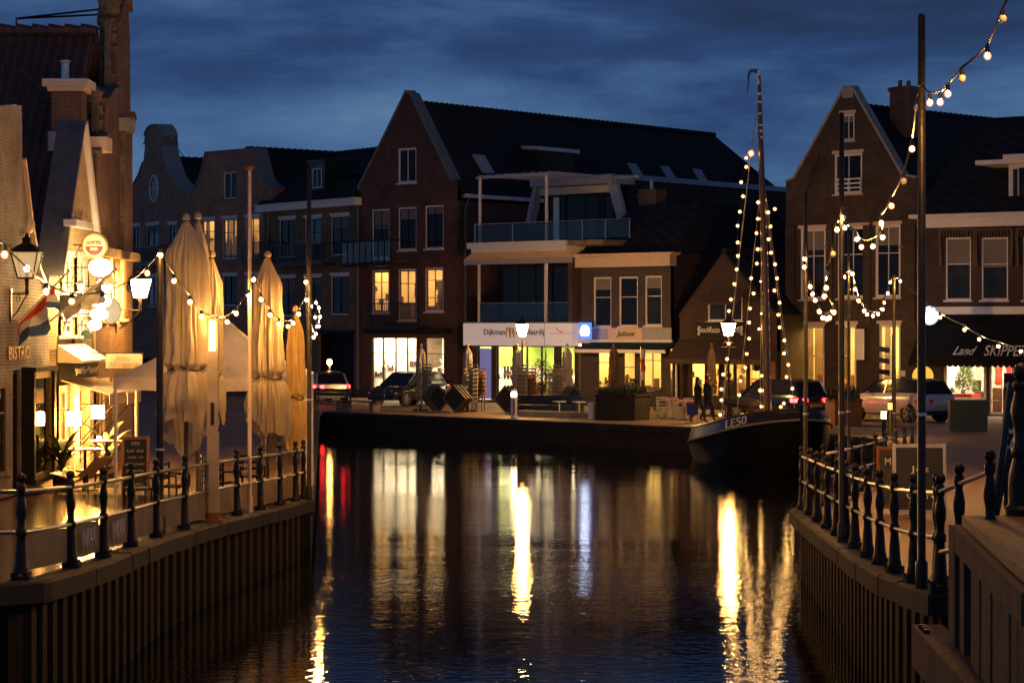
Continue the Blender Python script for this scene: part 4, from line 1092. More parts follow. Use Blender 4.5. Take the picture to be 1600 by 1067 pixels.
r0, r2 = h.rect(*g[0]), h.rect(*g[2])
r_ = h.room(.06,w-.3,.05,r0[3]+.2,4.0,lamp='lamp_bright',frac=.5)
mb = MB(); rs = random.Random(12)
for k in range(6): x = .6+k*.95; mb.box(x,x+.5,.8+rs.random(),1.6+rs.random(),.05,1.1+rs.random()*.6)
h.part('furniture', mb, 'wood', r_)
mb = MB()
for k in range(6):
    x = r0[0]+.1+k*.15; mb.tube([(x,.4,1.6),(x+.1,.45,2.6),(x+.3,.4,3.0)], .012, 5)
h.part('ornament', mb, 'wood', r_)
cu = MB()
for k in range(10): cu.tube([(r2[0]+.08+k*.03,.32+.02*(k%2),.6),(r2[0]+.08+k*.03,.32+.02*(k%2),r2[3]-.05)], .02, 5)
h.part('curtain', cu, 'canvas_white', r_)
h.part('house_plate', MB().box(h.U(1408),h.U(1415),-.03,-.003,h.L(1411,588)[1],h.L(1411,579)[1]), 'white')
q = h.rect(1336,514,1350,562,-.7)
hs = h.part('hanging_board', MB().box(q[0],q[2],-.73,-.69,q[1],q[3]), 'white')
h.part('bracket', MB().tube([(q[0],-.71,q[3]+.05),(q[0],-.0,q[3]+.05)], .02, 5), 'black', hs)
ue, ua_ = w+.1, -.1
ap = h.L(1325,140); zr = h.L(1352,165,.6)[1]; ze = h.L(1425,290)[1]-.1
mb = MB()
D1 = 22
mb.hexa([(ua_,.35,ze-.2),(ap[0],.35,zr-.2),(ap[0],D1,zr-.2),(ua_,D1,ze-.2)], [(ua_,.35,ze),(ap[0],.35,zr),(ap[0],D1,zr),(ua_,D1,ze)])
mb.hexa([(ap[0],.35,zr-.2),(ue,.35,ze-.2),(ue,D1,ze-.2),(ap[0],D1,zr-.2)], [(ap[0],.35,zr),(ue,.35,ze),(ue,D1,ze),(ap[0],D1,zr)])
ro_ = h.part('roof', mb, 'tile_dark')
rt = MB()
for k in range(55): rt.tube([(ap[0],.4+.39*k,zr-.02),(ap[0],.4+.39*(k+1),zr+.02)], [.13,.165], 6)
h.part('ridge_tile', rt, 'tile_dark', ro_)
yc = 2.2
q = h.rect(1390,131,1421,168,yc)
h.part('chimney', MB().box(q[0],q[2],yc,yc+.8,q[1]-1.3,q[3]-.12).box(q[0]-.06,q[2]+.06,yc-.06,yc+.86,q[3]-.30,q[3]-.16), 'brick_old', ro_)
h.part('chimney_pot', MB().lathe([(.10,0),(.08,.3),(.10,.32)], 10, (q[0]+.3,yc+.35,q[3]-.13)).lathe([(.10,0),(.08,.24),(.10,.26)], 10, (q[2]-.3,yc+.35,q[3]-.13)), 'brick_old', ro_, True)
h.body(ze-.15, D1, 'brick_brown', y0=.36)
h.pipe(1434, 290, 640, m='dark_paint')

# ---- shop with the black awning, far right
h = House('awning_shop_house', 'dark brick shop house with black scalloped awning and Christmas window', (16.78,94.0), (22.2,90.2))
w = h.w
WN = [(1477,371,1517,469), (1533,371,1575,469), (1598,370,1640,469)]
for p in WN: h.window(p, nx=1, rows=(.42,), fw=.07, sill='white')
g0 = h.rect(1474,567,1541,626)
h.window(('u',)+g0, frame='white', nx=1, rows=(), pane='pane', fw=.13, name='shop_window', sill='white')
g1 = (h.U(1545),.06,h.U(1584),g0[3])
h.window(('u',)+g1, frame='white', nx=2, rows=(.75,), pane='pane', fw=.10, name='shop_door', sill=False)
g2 = (h.U(1587),.9,h.U(1650),g0[3]); h.window(('u',)+g2, frame='white', nx=1, rows=(), pane='pane', fw=.12, name='shop_window')
zc0, zc1 = h.L(1520,355)[1], h.L(1520,334)[1]
h.wall([(1442,660),(1442,356),(1660,356),(1660,668)], 'brick_dark')
we = h.U(1660)
h.part('cornice', MB().prism([(-.05,zc0),(we,zc0),(we,zc1-.15),(-.05,zc1-.15)], -.32, .2).box(-.35,we+.1,-.52,.3,zc1-.147,zc1), 'white')
q = h.rect(1447,483,1640,491,-.15)
h.part('awning_beam', MB().box(q[0],we,-.25,-.005,q[1],q[3]+.1), 'white')
for p in WN:      # scalloped window hoods
    r = h.rect(*p); mb = MB(); n = 12; a, c = r[0]-.22, r[2]+.22; z = r[3]+.35
    mb.box(a,c,-.14,-.005,z-.06,z+.02)
    for k in range(n): x = a+(c-a)*(k+.5)/n; mb.box(x-.03,x+.03,-.12,-.02,z-.36+.04*(k%2),z-.06)
    for x, dx in ((a,.06),(c,-.06)):
        mb.bar((x,-.06,z-.06),(x+dx,-.06,z-1.5),.12,.10)
    h.part('window_hood', mb, 'wood_dark')
# awning with scalloped hem
zt_ = h.L(1520,492)[1]; a = h.rect(1446,560,1620,566,-1.6)
u0, u1 = h.U(1450), we
mb = MB().hexa([(u0-.1,-1.62,a[1]),(u1,-1.62,a[1]),(u1,-.26,zt_-.04),(u0,-.26,zt_-.04)],[(u0-.1,-1.62,a[1]+.03),(u1,-1.62,a[1]+.03),(u1,-.26,zt_),(u0,-.26,zt_)])
mb.add([(u0-.1,-1.62,a[1]+.03),(u0,-.26,zt_),(u0,-.26,a[1])], [(0,1,2)])
aw = h.part('awning', mb, 'canvas_dark')
n = int((u1-u0)/.24); mb = MB()
for k in range(n):
    x = u0-.1+.24*k; pts = [(x,-1.64,a[1]+.05)]+[(x+.12-.12*math.cos(math.pi*j/6),-1.64,a[1]-.10-.10*math.sin(math.pi*j/6)) for j in range(7)]+[(x+.24,-1.64,a[1]+.05)]
    mb.poly(pts[::-1])
h.part('awning_hem', mb, 'canvas_dark', aw)
def on_awning(px, py):
    f_ = .72
    u, z = h.L(px, py, -1.28); return u, z
tilt = math.atan2(1.36, zt_-a[1])
for key, xx, ww, hh in (('Land',1508,.95,.40),('SKIPPER',1572,1.75,.50)):
    u, z = h.L(xx, 549, -1.35)
    fr = (z-a[1])/(zt_-a[1]); yy = -1.62+1.36*fr-.06
    put_text(key, aw, M['white'], (u, yy, z+.03), hh, ww, rot=(R(90)-tilt*.98, 0, 0))
r_ = h.room(.5,we-.1,.06,g0[3]+.15,3.4,wallm='room_white',lamp='lamp_white',frac=.62)
mb = MB()      # clothes on show
rs = random.Random(3)
for k in range(9):
    x = g0[2]-.5+k*.35; mb.lathe([(.10,.0),(.16,.1),(.13,.5),(.18,.75),(.05,.85),(.01,.9)], 8, (x,1.0+rs.random()*1.5,.9+rs.random()*.5), 1, .5)
h.part('clothes', mb, 'red', r_)
mb = MB()
for k in range(7): x = 1.0+k*.5; mb.lathe([(.10,.0),(.16,.1),(.13,.5),(.18,.75),(.05,.85),(.01,.9)], 8, (x,2.4+rs.random()*.7,.7+rs.random()*.9), 1, .5)
h.part('clothes', mb, 'shirt', r_)
# Christmas tree in the window (a tapering fir with sprays of needles and lights)
tx, ty = h.U(1508,.8), .85
cr = MB(); rs = random.Random(5)
for k in range(1000):
    t = rs.random()**.8; z = 1.0+1.75*t; r = (1-t)*.58*(.6+.4*rs.random()); an = rs.random()*6.283
    x, y = tx+r*math.cos(an), ty+r*math.sin(an)*.8; l = .11
    dx, dy = math.cos(an)*l, math.sin(an)*l
    cr.add([(x-dy*.35,y+dx*.35,z+.03),(x+dx,y+dy,z-.06),(x+dy*.35,y-dx*.35,z+.03)], [(0,1,2)])
h.part('tree_needles', cr, 'fir', r_)
lt = MB()
for k in range(26):
    t = rs.random(); r = (1-t)*.55; an = rs.random()*6.283; lt.ball((tx+r*math.cos(an),ty+r*.8*math.sin(an)-.03,1.0+1.7*t), .016, 5, 3)
h.part('tree_lights', lt, 'tree_light', r_)
h.part('tree_stand', MB().box(tx-.55,tx+.5,.3,1.2,.1,.85), 'red', r_)
# roof and white dormer
zr = h.L(1520,186,5.5)[1]
mb = MB().hexa([(-.1,-.3,zc1-.05),(we,-.3,zc1-.05),(we,5.5,zr-.2),(-.1,5.5,zr-.2)], [(-.1,-.3,zc1+.1),(we,-.3,zc1+.1),(we,5.5,zr),(-.1,5.5,zr)])
ro_ = h.part('roof', mb, 'tile_dark')
q = h.rect(1576,250,1640,327,.5)
do = h.part('dormer', MB().box(q[0],we+.3,.5,4,q[1],q[3]), 'white')
a, b = h.L(1526,250,.3); h.part('dormer_eave', MB().box(a,we+.4,.15,4,b-.22,b-.04).box(h.U(1568,.1),we+.45,.02,4,q[3]+.02,q[3]+.22), 'white', do)
h.part('dormer_pilaster', MB().box(h.U(1583,.45),h.U(1589,.45),.44,.499,q[1]+.25,q[3]-.35), 'dark_paint', do)
h.part('pane', MB().box(h.U(1592,.45),h.U(1640,.45),.46,.499,q[1]+.25,q[3]-.3), 'pane_dark', do)
h.body(zc1, 5.4, 'brick_dark')

# ================================================================== LEFT BANK HOUSES (facades seen almost edge-on)
XF = -9.75
h = House('white_house', 'white painted brick house at the left edge, beside the lantern', (XF,41.0), (XF,48.65))
h.window((-12,597,9,747), frame='wood_dark', nx=1, rows=(.3,), fw=.12, sill='wood_dark', recess=-.02)
h.window((20,578,31,772), frame='dark_paint', nx=1, rows=(.2,), fw=.08, sill=False, name='door')
h.wall([(-40,790),(-40,165),(34,165),(35,250),(46,345),(58,420),(77,468),(77,758)], 'brick_painted', back=.45)
q = h.rect(44,580,76,744,-.12)
bw_ = h.part('bay_window', MB().box(q[0]-.10,q[2]+.1,-.30,-.005,q[3],q[3]+.10).box(q[0]-.10,q[2]+.1,-.30,-.005,q[1]-.1,q[1]).box(q[0]-.08,q[0]+.08,-.26,-.005,q[1],q[3]).box(q[2]-.08,q[2]+.08,-.26,-.005,q[1],q[3]), 'dark_paint')
h.part('pane', MB().box(q[0]+.08,q[2]-.08,-.15,-.12,q[1],q[3]), 'pane_dark', bw_)
h.part('gold_lit_edge', MB().box(q[0]+.08,q[0]+.16,-.2,-.152,q[1],q[3]).box(q[2]-.16,q[2]-.08,-.2,-.152,q[1],q[3]).box(q[0]+.16,q[2]-.16,-.2,-.152,q[3]-.14,q[3]).box(q[0]+.16,q[2]-.16,-.2,-.152,q[1],q[1]+.08), 'gold', bw_)  # gold colour stands for light falling on the inner frame edges
put_text('BISTRO', h.root, M['gold'], h.loc(30,551,-.04), .26, 1.9)
pts = [h.L(*p) for p in ((33,165),(35,250),(46,345),(58,420),(77,468))]
mb = MB()
for a, b in zip(pts, pts[1:]): mb.bar((a[0],.2,a[1]+.02), (b[0],.2,b[1]+.02), .55, .10)
h.part('gable_coping', mb, 'peach')
h.body(4.0, 6, 'brick_painted', u0=1.0, y0=.45)
h.part('stone_ball', MB().ball(h.loc(38,352,.1), .22, 12, 8).box(h.U(34),h.U(43),-.05,.3,h.L(38,372)[1],h.L(38,366)[1]), 'peach')

h = House('bistro_house', 'narrow white bistro gable glowing under its signs', (XF,48.7), (XF,53.4))
for p in ((101,402,115,456), (124,404,137,456), (99,495,117,524), (124,494,137,524)): h.window(p, nx=2, rows=(.4,), fw=.09, sill='white', lintel='white')
g = [(96,602,108,735), (118,602,133,735), (140,600,150,735)]
for p in g: h.window(p, frame='cream', sash='wood_dark', nx=2, rows=(.25,), fw=.14, sill='cream', name='bistro_window')
h.wall([(88,762),(88,546),(94,437),(106,340),(128,195),(150,375),(150,748)], 'brick_cream', back=.5)
pts = [h.L(*p) for p in ((150,378),(128,193),(106,338),(94,437))]
h.part('verge_board', MB().bar((pts[0][0],-.06,pts[0][1]),(pts[1][0],-.06,pts[1][1]),.12,.22), 'white')
h.part('slate_verge', MB().bar((pts[1][0],.22,pts[1][1]+.05),(pts[2][0],.22,pts[2][1]+.05),.62,.10).bar((pts[2][0],.22,pts[2][1]+.05),(pts[3][0],.22,pts[3][1]+.05),.62,.10).bar((pts[3][0]-.02,.22,pts[3][1]),(h.U(88)-.03,.22,h.L(88,546)[1]),.62,.08), 'slate')
q = h.rect(112,340,140,356,-.2)
h.part('flower_box', MB().box(q[0],q[2],-.30,-.02,q[1],q[1]+.14), 'white')
fl = MB(); rs = random.Random(21)
for k in range(60): x, y, z = q[0]+rs.random()*(q[2]-q[0]), -.28+rs.random()*.24, q[1]+.14+rs.random()*.22; fl.add([(x-.03,y,z),(x+.03,y+.02,z),(x,y,z+.08)], [(0,1,2)])
h.part('flowers', fl, 'leaf_dark')
for a, b in ((108,118),(133,140)): h.part('pilaster', MB().box(h.U(a)+.05,h.U(b)-.05,-.10,-.004,.2,h.L(a,600)[1]), 'cream')
q = h.rect(113,566,151,590,-.3)
sb = h.part('sign_board', MB().box(q[0],q[2],-.34,-.01,q[1],q[3]), 'dark_paint')
st = MB(); rs = random.Random(6)
for k in range(26): x = q[0]+.1+(q[2]-q[0]-.2)*k/26; st.box(x,x+.05+rs.random()*.04,-.36,-.342,q[1]+.08+.1*rs.random(),q[3]-.08-.08*rs.random())
h.part('sign_print', st, 'chalk', sb)
h.part('sign_roof', MB().hexa([(q[0]-.1,-.55,q[3]),(q[2]+.1,-.55,q[3]),(q[2]+.1,-.005,q[3]+.02),(q[0]-.1,-.005,q[3]+.02)],[(q[0]-.1,-.55,q[3]+.05),(q[2]+.1,-.55,q[3]+.05),(q[2]+.1,-.005,q[3]+.4),(q[0]-.1,-.005,q[3]+.4)]), 'cream', sb)
for k, (xa, xb) in enumerate(((94,122),(126,149))):
    a = h.U(xa); b = h.U(xb); z = h.L((xa+xb)/2, 590)[1]
    aw = h.part('sun_awning', MB().hexa([(a,-1.05,z-.36),(b,-1.05,z-.36),(b,-.02,z-.05),(a,-.02,z-.05)],[(a,-1.05,z-.33),(b,-1.05,z-.33),(b,-.02,z-.02),(a,-.02,z-.02)]).box(a,b,-1.07,-1.052,z-.58,z-.33), 'canvas')
    for x_ in (a+.05, b-.05): h.part('awning_stay', MB().tube([(x_,-1.0,z-.4),(x_,-.02,z-1.5)], .015, 5), 'dark_paint', aw)
CH_ = None
h.body(4.4, 6, 'brick_painted', y0=.5)

h = House('old_gable_house', 'tall old brick house with ornate gable and red tiled roof', (XF,53.45), (XF,58.7))
w = h.w
for p in ((155,400,166,500), (172,400,180,500), (188,403,197,498)): h.window(p, frame='cream', nx=2, rows=(.35,), fw=.13, sill='peach', lintel='peach')
for p in ((155,600,168,740), (176,600,186,735)): h.window(p, frame='cream', nx=2, rows=(.3,), fw=.14, sill='cream', lintel='cream', name='shop_window')
ro = [(151,748),(151,240),(157,225),(163,213),(165,160),(172,146),(183,140),(184,40),(186,18),(190,2),(194,-10),(198,-4),(201,20),(203,60),(204,180),(207,188),(207,728)]
h.wall(ro, 'brick_old', back=.45)
pts = [h.L(*p) for p in ro[1:16]]
mb = MB()
for a, b in zip(pts, pts[1:]): mb.bar((a[0],.2,a[1]+.03), (b[0],.2,b[1]+.03), .62, .13)
h.part('gable_coping', mb, 'stone_old')
# carved scroll blocks on the edge of the gable
sc_ = MB(); rs = random.Random(8)
for (px, py, r) in ((184,10,.28),(184,38,.24),(184,60,.20),(184,80,.22),(184,100,.17),(184,122,.2),(163,150,.22),(163,172,.18),(163,195,.2),(187,-4,.3),(199,18,.2)):
    u, z = h.L(px, py); sc_ = MB(); sc_.lathe([(r*.3,-r*.9),(r*.95,-r*.6),(r*.8,0),(r,r*.5),(r*.4,r)], 9, (u, .2+rs.random()*.05, z), .8, 1.1)
    h.part('scroll_ornament', sc_, 'stone_old', None, True)
h.part('stone_bracket', MB().box(h.U(152),h.U(161),-.22,.5,h.L(157,238)[1],h.L(157,216)[1]), 'peach')
h.part('stone_bracket', MB().box(h.U(186),h.U(196),-.25,.2,h.L(190,206)[1],h.L(190,186)[1]), 'stone')
h.part('pilaster', MB().box(h.U(187),h.U(190),-.12,-.004,h.L(190,400)[1],h.L(190,207)[1]), 'stone_old')
h.part('ledge', MB().box(0,w,-.25,-.004,h.L(180,405)[1],h.L(180,392)[1]), 'stone_old')
zr, ze = 10.85, 4.7
ue = -2.5
um, y1 = h.U(183)+.05, 14
mb = MB()
mb.hexa([(ue,.56,ze-.2),(um,.56,zr-.2),(um,y1,zr-.2),(ue,y1,ze-.2)], [(ue,.56,ze),(um,.56,zr),(um,y1,zr),(ue,y1,ze)])
mb.hexa([(um,.46,zr-.2),(w+.2,.46,ze-.2),(w+.2,y1,ze-.2),(um,y1,zr-.2)], [(um,.46,zr),(w+.2,.46,ze),(w+.2,y1,ze),(um,y1,zr)])
ro_ = h.part('roof', mb, 'tile_red')
# pantiles on the slope that faces us, each one a piece
sl = Vector((um-ue, 0, zr-ze)); Ls = sl.length; ang = math.atan2(zr-ze, um-ue)
tw, tl = .245, .34
tm = MB()
prof = [(-.5,.010),(-.38,.045),(-.2,.06),(-.02,.045),(.12,.012),(.32,.004),(.5,.012)]
lo = [(0, a*tw, b+.030) for a, b in prof]; hi = [(tl+.05, a*tw, b) for a, b in prof]
tm.add(lo+hi, [(i, i+7, i+8, i+1) for i in range(6)])
tm.add(lo+[(p[0],p[1],p[2]-.03) for p in lo], [(i, i+1, i+8, i+7) for i in range(6)])
TILE = tm.mesh('roof_tile', M['tile_red'], False)
rows_ = int(Ls/tl); rs = random.Random(31)
for i in range(rows_):
    for j in range(12):
        t = i*tl; x = ue+math.cos(ang)*t; z = ze+math.sin(ang)*t
        put('roof_tile', TILE, ro_, (x-math.sin(ang)*.02, .70+j*tw+rs.uniform(-.006,.006), z+math.cos(ang)*.02), (rs.uniform(-.02,.02), -ang+rs.uniform(-.012,.012), rs.uniform(-.012,.012)))
rt = MB()
for k in range(14): rt.tube([(um,.5+.4*k,zr+.03),(um,.5+.4*(k+1),zr+.07)], [.13,.165], 7)
h.part('ridge_tile', rt, 'tile_red', ro_)
cx0, cx1 = XF-(84-800)*54.0/FPX, XF-(131-800)*54.0/FPX
cz = W(100,145,54.0).z
c_ = h.part('chimney', MB().box(.25,.95,cx1,cx0,5.9,cz), 'brick_old', ro_)
h.part('chimney_cap', MB().box(.17,1.03,cx1-.08,cx0+.08,cz+.003,cz+.10).box(.07,1.13,cx1-.18,cx0+.18,cz+.103,cz+.28), 'cream', ro_)
h.part('flue', MB().lathe([(.10,0),(.10,.42),(.13,.43),(.13,.48)], 12, (.6,(cx0+cx1)/2+.1,cz+.28)), 'alu', ro_, True)
h.part('chimney_flashing', MB().box(.16,.8,cx1-.04,cx0+.06,7.7,8.15), 'grey_paint', ro_)
h.part('iron_stay', MB().tube([h.loc(184,12,.45), (um,2.5,zr+.35), (um,2.5,zr-.1)], .03, 6).tube([h.loc(184,22,.45),(um,2.5,zr+.35)], .03, 6), 'black')
h.body(5.2, 8, 'brick_old', y0=.45)

# ================================================================== RAILINGS
def post_mesh(H=1.12, m='iron'):
    pr = [(.13,0),(.13,.05),(.105,.07),(.10,.12),(.085,.16),(.075,.30),(.060,.42),(.058,.46),(.075,.48),(.075,.53),(.055,.55),(.050,.62),(.068,.70),(.072,.76),(.055,.84),(.040,.90),(.052,.92),(.062,.95),(.062,.99),(.045,1.01),(.030,1.03)]
    mb = MB().lathe([(r*.80, z*H/1.12) for r, z in pr], 12)
    mb.ball((0,0,1.072*H/1.12), .052, 12, 8)
    for k in range(4):
        a = R(45+90*k); mb.lathe([(.022,0),(.022,.09)], 6, (.10*math.cos(a), .10*math.sin(a), .0))
    return mb.mesh('post', M[m], True)
POST = post_mesh()
def railing(label, pts, zf, screens=None, rails=(.93,.50)):
    root = thing('quay_railing', label, 'railing')
    for x, y in pts: put('post', POST, root, (x, y, zf(y)), (random.uniform(-.012,.012),random.uniform(-.012,.012),random.uniform(-.1,.1)))
    for nm, hh in zip(('top_rail','middle_rail'), rails):
        MB().tube([(x, y, zf(y)+hh) for x, y in pts], .024, 8).build(nm, M['rail'], root, True)
    if screens:
        for i, ((a, b), (c, d)) in enumerate(zip(pts, pts[1:])):
            if i < screens: continue
            za, zd = zf(b), zf(d)
            e = Vector((c-a, d-b)).normalized()*.09
            p, q = (a+e.x, b+e.y), (c-e.x, d-e.y)
            o_ = .03
            MB().poly([(p[0]-o_,p[1],za+.54),(q[0]-o_,q[1],zd+.54),(q[0]-o_,q[1],zd+.90),(p[0]-o_,p[1],za+.90)]).build('clear_screen', M['screen'], root)
            MB().poly([(p[0]-o_,p[1],za+.08),(q[0]-o_,q[1],zd+.08),(q[0]-o_,q[1],zd+.47),(p[0]-o_,p[1],za+.47)]).build('canvas_panel', M['panel'], root)
    return root
M['panel'] = cloth('screen_panel', (.50,.37,.18), .6, .4)
ztop = lambda y: zg(y)+.05
LP = [(-8.9,23.42),(-7.1,23.42)] + [(xat(PATH_L, d)-.2, d) for d in (24.1,26.5,28.5,30.5,32.6,34.6,36.6,38.4,40.1,41.6,43.0,43.9)]
rl_ = railing('ornate iron railing with canvas screens in front of the terrace', LP, ztop, screens=2)
# printed name on two of the panels
for (a, b), (c, d) in ((LP[3],LP[4]),(LP[4],LP[5])):
    put_text('INKAAI', rl_, M['chalk'], ((a+c)/2+.012, (b+d)/2, ztop((b+d)/2)+.30), .22, .85, rot=(R(90),0,math.atan2(d-b,c-a)))
RP = [(4.10,22.0),(4.15,23.7),(4.25,25.5)] + [(xat(PATH_R, d)+.2, d) for d in (27,28.4,30.2,31.6,33.1,34.8,36.7,38.5,40.1)]
railing('ornate iron railing along the right quay', RP, ztop)
RQ = [(5.1+.25+(4.2)*t, 40.4+14.4*t) for t in (.06,.18,.3,.42,.54,.66,.78,.9,1.0)]
railing('ornate iron railing beside the moored boat, behind the blackboards', RQ, ztop)
# bridge side: railing climbing to the right on the abutment
def zb_(y): return lerp_tab([(16,1.75),(19.6,1.42),(20.8,1.23),(22,1.07)], y)
railing('short iron railing climbing towards the bridge at the right', [(4.10,22.05),(4.07,20.9),(4.10,19.7)], lambda y: lerp_tab([(19.7,1.42),(20.9,1.23),(22.05,1.075)], y)+.004, rails=(.93,.35))

# bridge abutment
root = thing('bridge_abutment', 'weathered concrete bridge abutment with timber beam, bottom right corner', 'abutment')
zt = 1.95
MB().hexa([(3.97,20.0,-2),(3.45,15.0,-2),(8,15.0,-2),(8,20.0,-2)], [(3.97,20.0,zt-.09),(3.45,15.0,zt-.09),(8,15.0,zt-.09),(8,20.0,zt-.09)]).build('concrete_block', M['concrete_dark'], root)
MB().hexa([(3.93,20.06,zt-.087),(3.40,14.9,zt-.087),(8,14.9,zt-.087),(8,20.06,zt-.087)], [(3.93,20.06,zt),(3.40,14.9,zt),(8,14.9,zt),(8,20.06,zt)]).build('steel_plate', M['plate'], root)
MB().box(4.30,6,20.3,21.86,-2,1.0).build('wing_wall', M['concrete_dark'], root)
MB().hexa([(3.76,21.6,.42),(3.50,17.0,.42),(3.80,17.0,.42),(4.05,21.6,.42)],[(3.76,21.6,.80),(3.50,17.0,.80),(3.80,17.0,.80),(4.05,21.6,.80)]).build('timber_beam', M['old_plank'], root)
for y in (20.6, 19.2): MB().lathe([(.17,0),(.16,2.8)], 12, (3.92,y,-2.4)).build('timber_pile', M['old_timber'], root, True)
bm_ = MB()
for k in range(4): bm_.lathe([(.03,0),(.03,.05)], 8, (3.80-.005*k, 21.3-.12*k, .79))
bm_.build('bolt', M['black'], root)
rs = random.Random(77)
for k in range(11):
    y1_ = 19.98-.42*k; y0_ = y1_-.40; x1_ = 3.97-(20-y1_)*.104; x0_ = 3.97-(20-y0_)*.104; pr_ = .05+rs.uniform(0,.03); zb__ = rs.uniform(-.5,-.2)
    if k == 1: pr_ = -.02
    MB().hexa([(x0_-pr_,y0_,zb__),(x0_+.02,y0_,zb__),(x1_+.02,y1_,zb__),(x1_-pr_,y1_,zb__)],[(x0_-pr_,y0_,zt-.32),(x0_+.02,y0_,zt-.32),(x1_+.02,y1_,zt-.32),(x1_-pr_,y1_,zt-.32)]).build('plank', M['old_plank'], root)
MB().hexa([(3.47-.12,15.1,zt-.318),(3.47,15.1,zt-.318),(3.98,20.0,zt-.318),(3.98-.12,20.0,zt-.318)],[(3.47-.12,15.1,zt-.10),(3.47,15.1,zt-.10),(3.98,20.0,zt-.10),(3.98-.12,20.0,zt-.10)]).build('waling', M['old_plank'], root)
MB().box(3.86,4.06,20.02,20.3,-.6,zt-.1).build('corner_post', M['old_plank'], root)
# big bridge post standing on the plate, leaning barrier bars, banner
root = thing('bridge_post', 'thick cast iron bridge post at the right edge', 'post', (4.47,20.1,zt))
mb = MB().lathe([(.16,0),(.16,.06),(.13,.09),(.125,.35),(.105,.42),(.085,.5),(.10,.53),(.10,.58),(.08,.62),(.075,.75),(.10,.86),(.105,.93),(.085,1.02),(.07,1.08),(.09,1.11),(.09,1.15),(.06,1.18)], 14)
mb.ball((0,0,1.25), .085, 12, 8); mb.build('shaft', M['iron'], root, True)
MB().tube([(0,0,.98),(1.6,-.2,1.02)], .03, 8).build('rail', M['rail'], root, True)
for k, (a, b, y, r) in enumerate((((1580,597),(1553,805),20.4,.035), ((1577,700),(1557,806),20.7,.025))):
    p, q = W(*a, y), W(*b, y)
    o = thing('barrier_bar', ('long black barrier bar leaning beside the bridge post', 'short black bar leaning below the long barrier bar')[k], 'bar')
    MB().tube([p, q], r, 8).build('bar', M['black'], o, True)
    MB().lathe([(.05,0),(.05,.05)], 8, q-Vector((0,0,.05))).build('foot', M['black'], o)
p = W(1579, 655, 20.9)
o = thing('banner', 'pale banner with vertical letters beside the bridge post', 'banner', (p.x, p.y, zt))
MB().box(-.06,.06,-.01,.01,.0,p.z-zt+.42).build('cloth', M['coat_dark'], o)
put_text('ADS', o, M['white'], (0,-.02,p.z-zt+.02), .10, .62, rot=(R(90), R(90), 0))

# ================================================================== POLES AND STRINGS OF BULBS
def pole(px, y_top, d, label, m='iron', r=.035, x=None, cap=None, zbase=None):
    p = W(px, y_top, d); zb = ztop(d) if zbase is None else zbase
    root = thing('light_pole', label, 'pole', (p.x, d, zb))
    Hh = p.z-zb
    MB().lathe([(r*1.5,0),(r*1.5,.25),(r,.28),(r,Hh*.5),(r*.85,Hh-.02),(r*.5,Hh)], 12).build('shaft', M[m], root, True)
    mb = MB()
    for f_ in (.3,): MB().lathe([(r*1.25,Hh*f_),(r*1.25,Hh*f_+.03)], 10).build('strap', M['alu'], root)
    if cap: MB().lathe([(r*.9,0),(r*2.2,.03),(r*2.2,.07),(r*.3,.12)], 12, (0,0,Hh)).build('cap', M[cap], root, True)
    return root
pole(1440, 22, 22.5, 'tallest black pole at the right railing, foot beside a post', r=.042)
pole(1315, 176, 31.5, 'black pole in the middle of the right railing', r=.04)
pole(1259, 300, 40.0, 'black pole at the far corner of the right railing', r=.038)
pole(1326, 352, 46.0, 'thin black pole beside the moored boat', r=.03)
pole(1397, 430, 54.6, 'short black pole at the end of the boat railing', r=.045)
pole(250, 396, 33.3, 'black pole beside the beige parasol', r=.055)
pole(390, 266, 39.3, 'pale flagpole with a red cap between the parasols', 'peach', r=.034, cap='corten')
pole(483, 262, 43.3, 'dark pole at the far end of the terrace railing', r=.045)
p = W(333, 497, 36.4)
root = thing('white_post', 'square white post with iron foot at the terrace railing', 'post', (p.x, 36.4, ztop(36.4)))
MB().box(-.085,.085,-.085,.085,.05,p.z-ztop(36.4)).build('shaft', M['post_paint'], root)
MB().box(-.15,.15,-.15,.15,0,.05).box(-.11,.11,-.10,.10,.051,.16).build('foot', M['corten'], root)
MB().tube([(.10,-.1,1.45),(.14,-.14,1.6),(.1,-.1,1.75)], .015, 6).box(-.03,.03,-.10,-.086,1.55,1.9).build('cleat', M['black'], root)

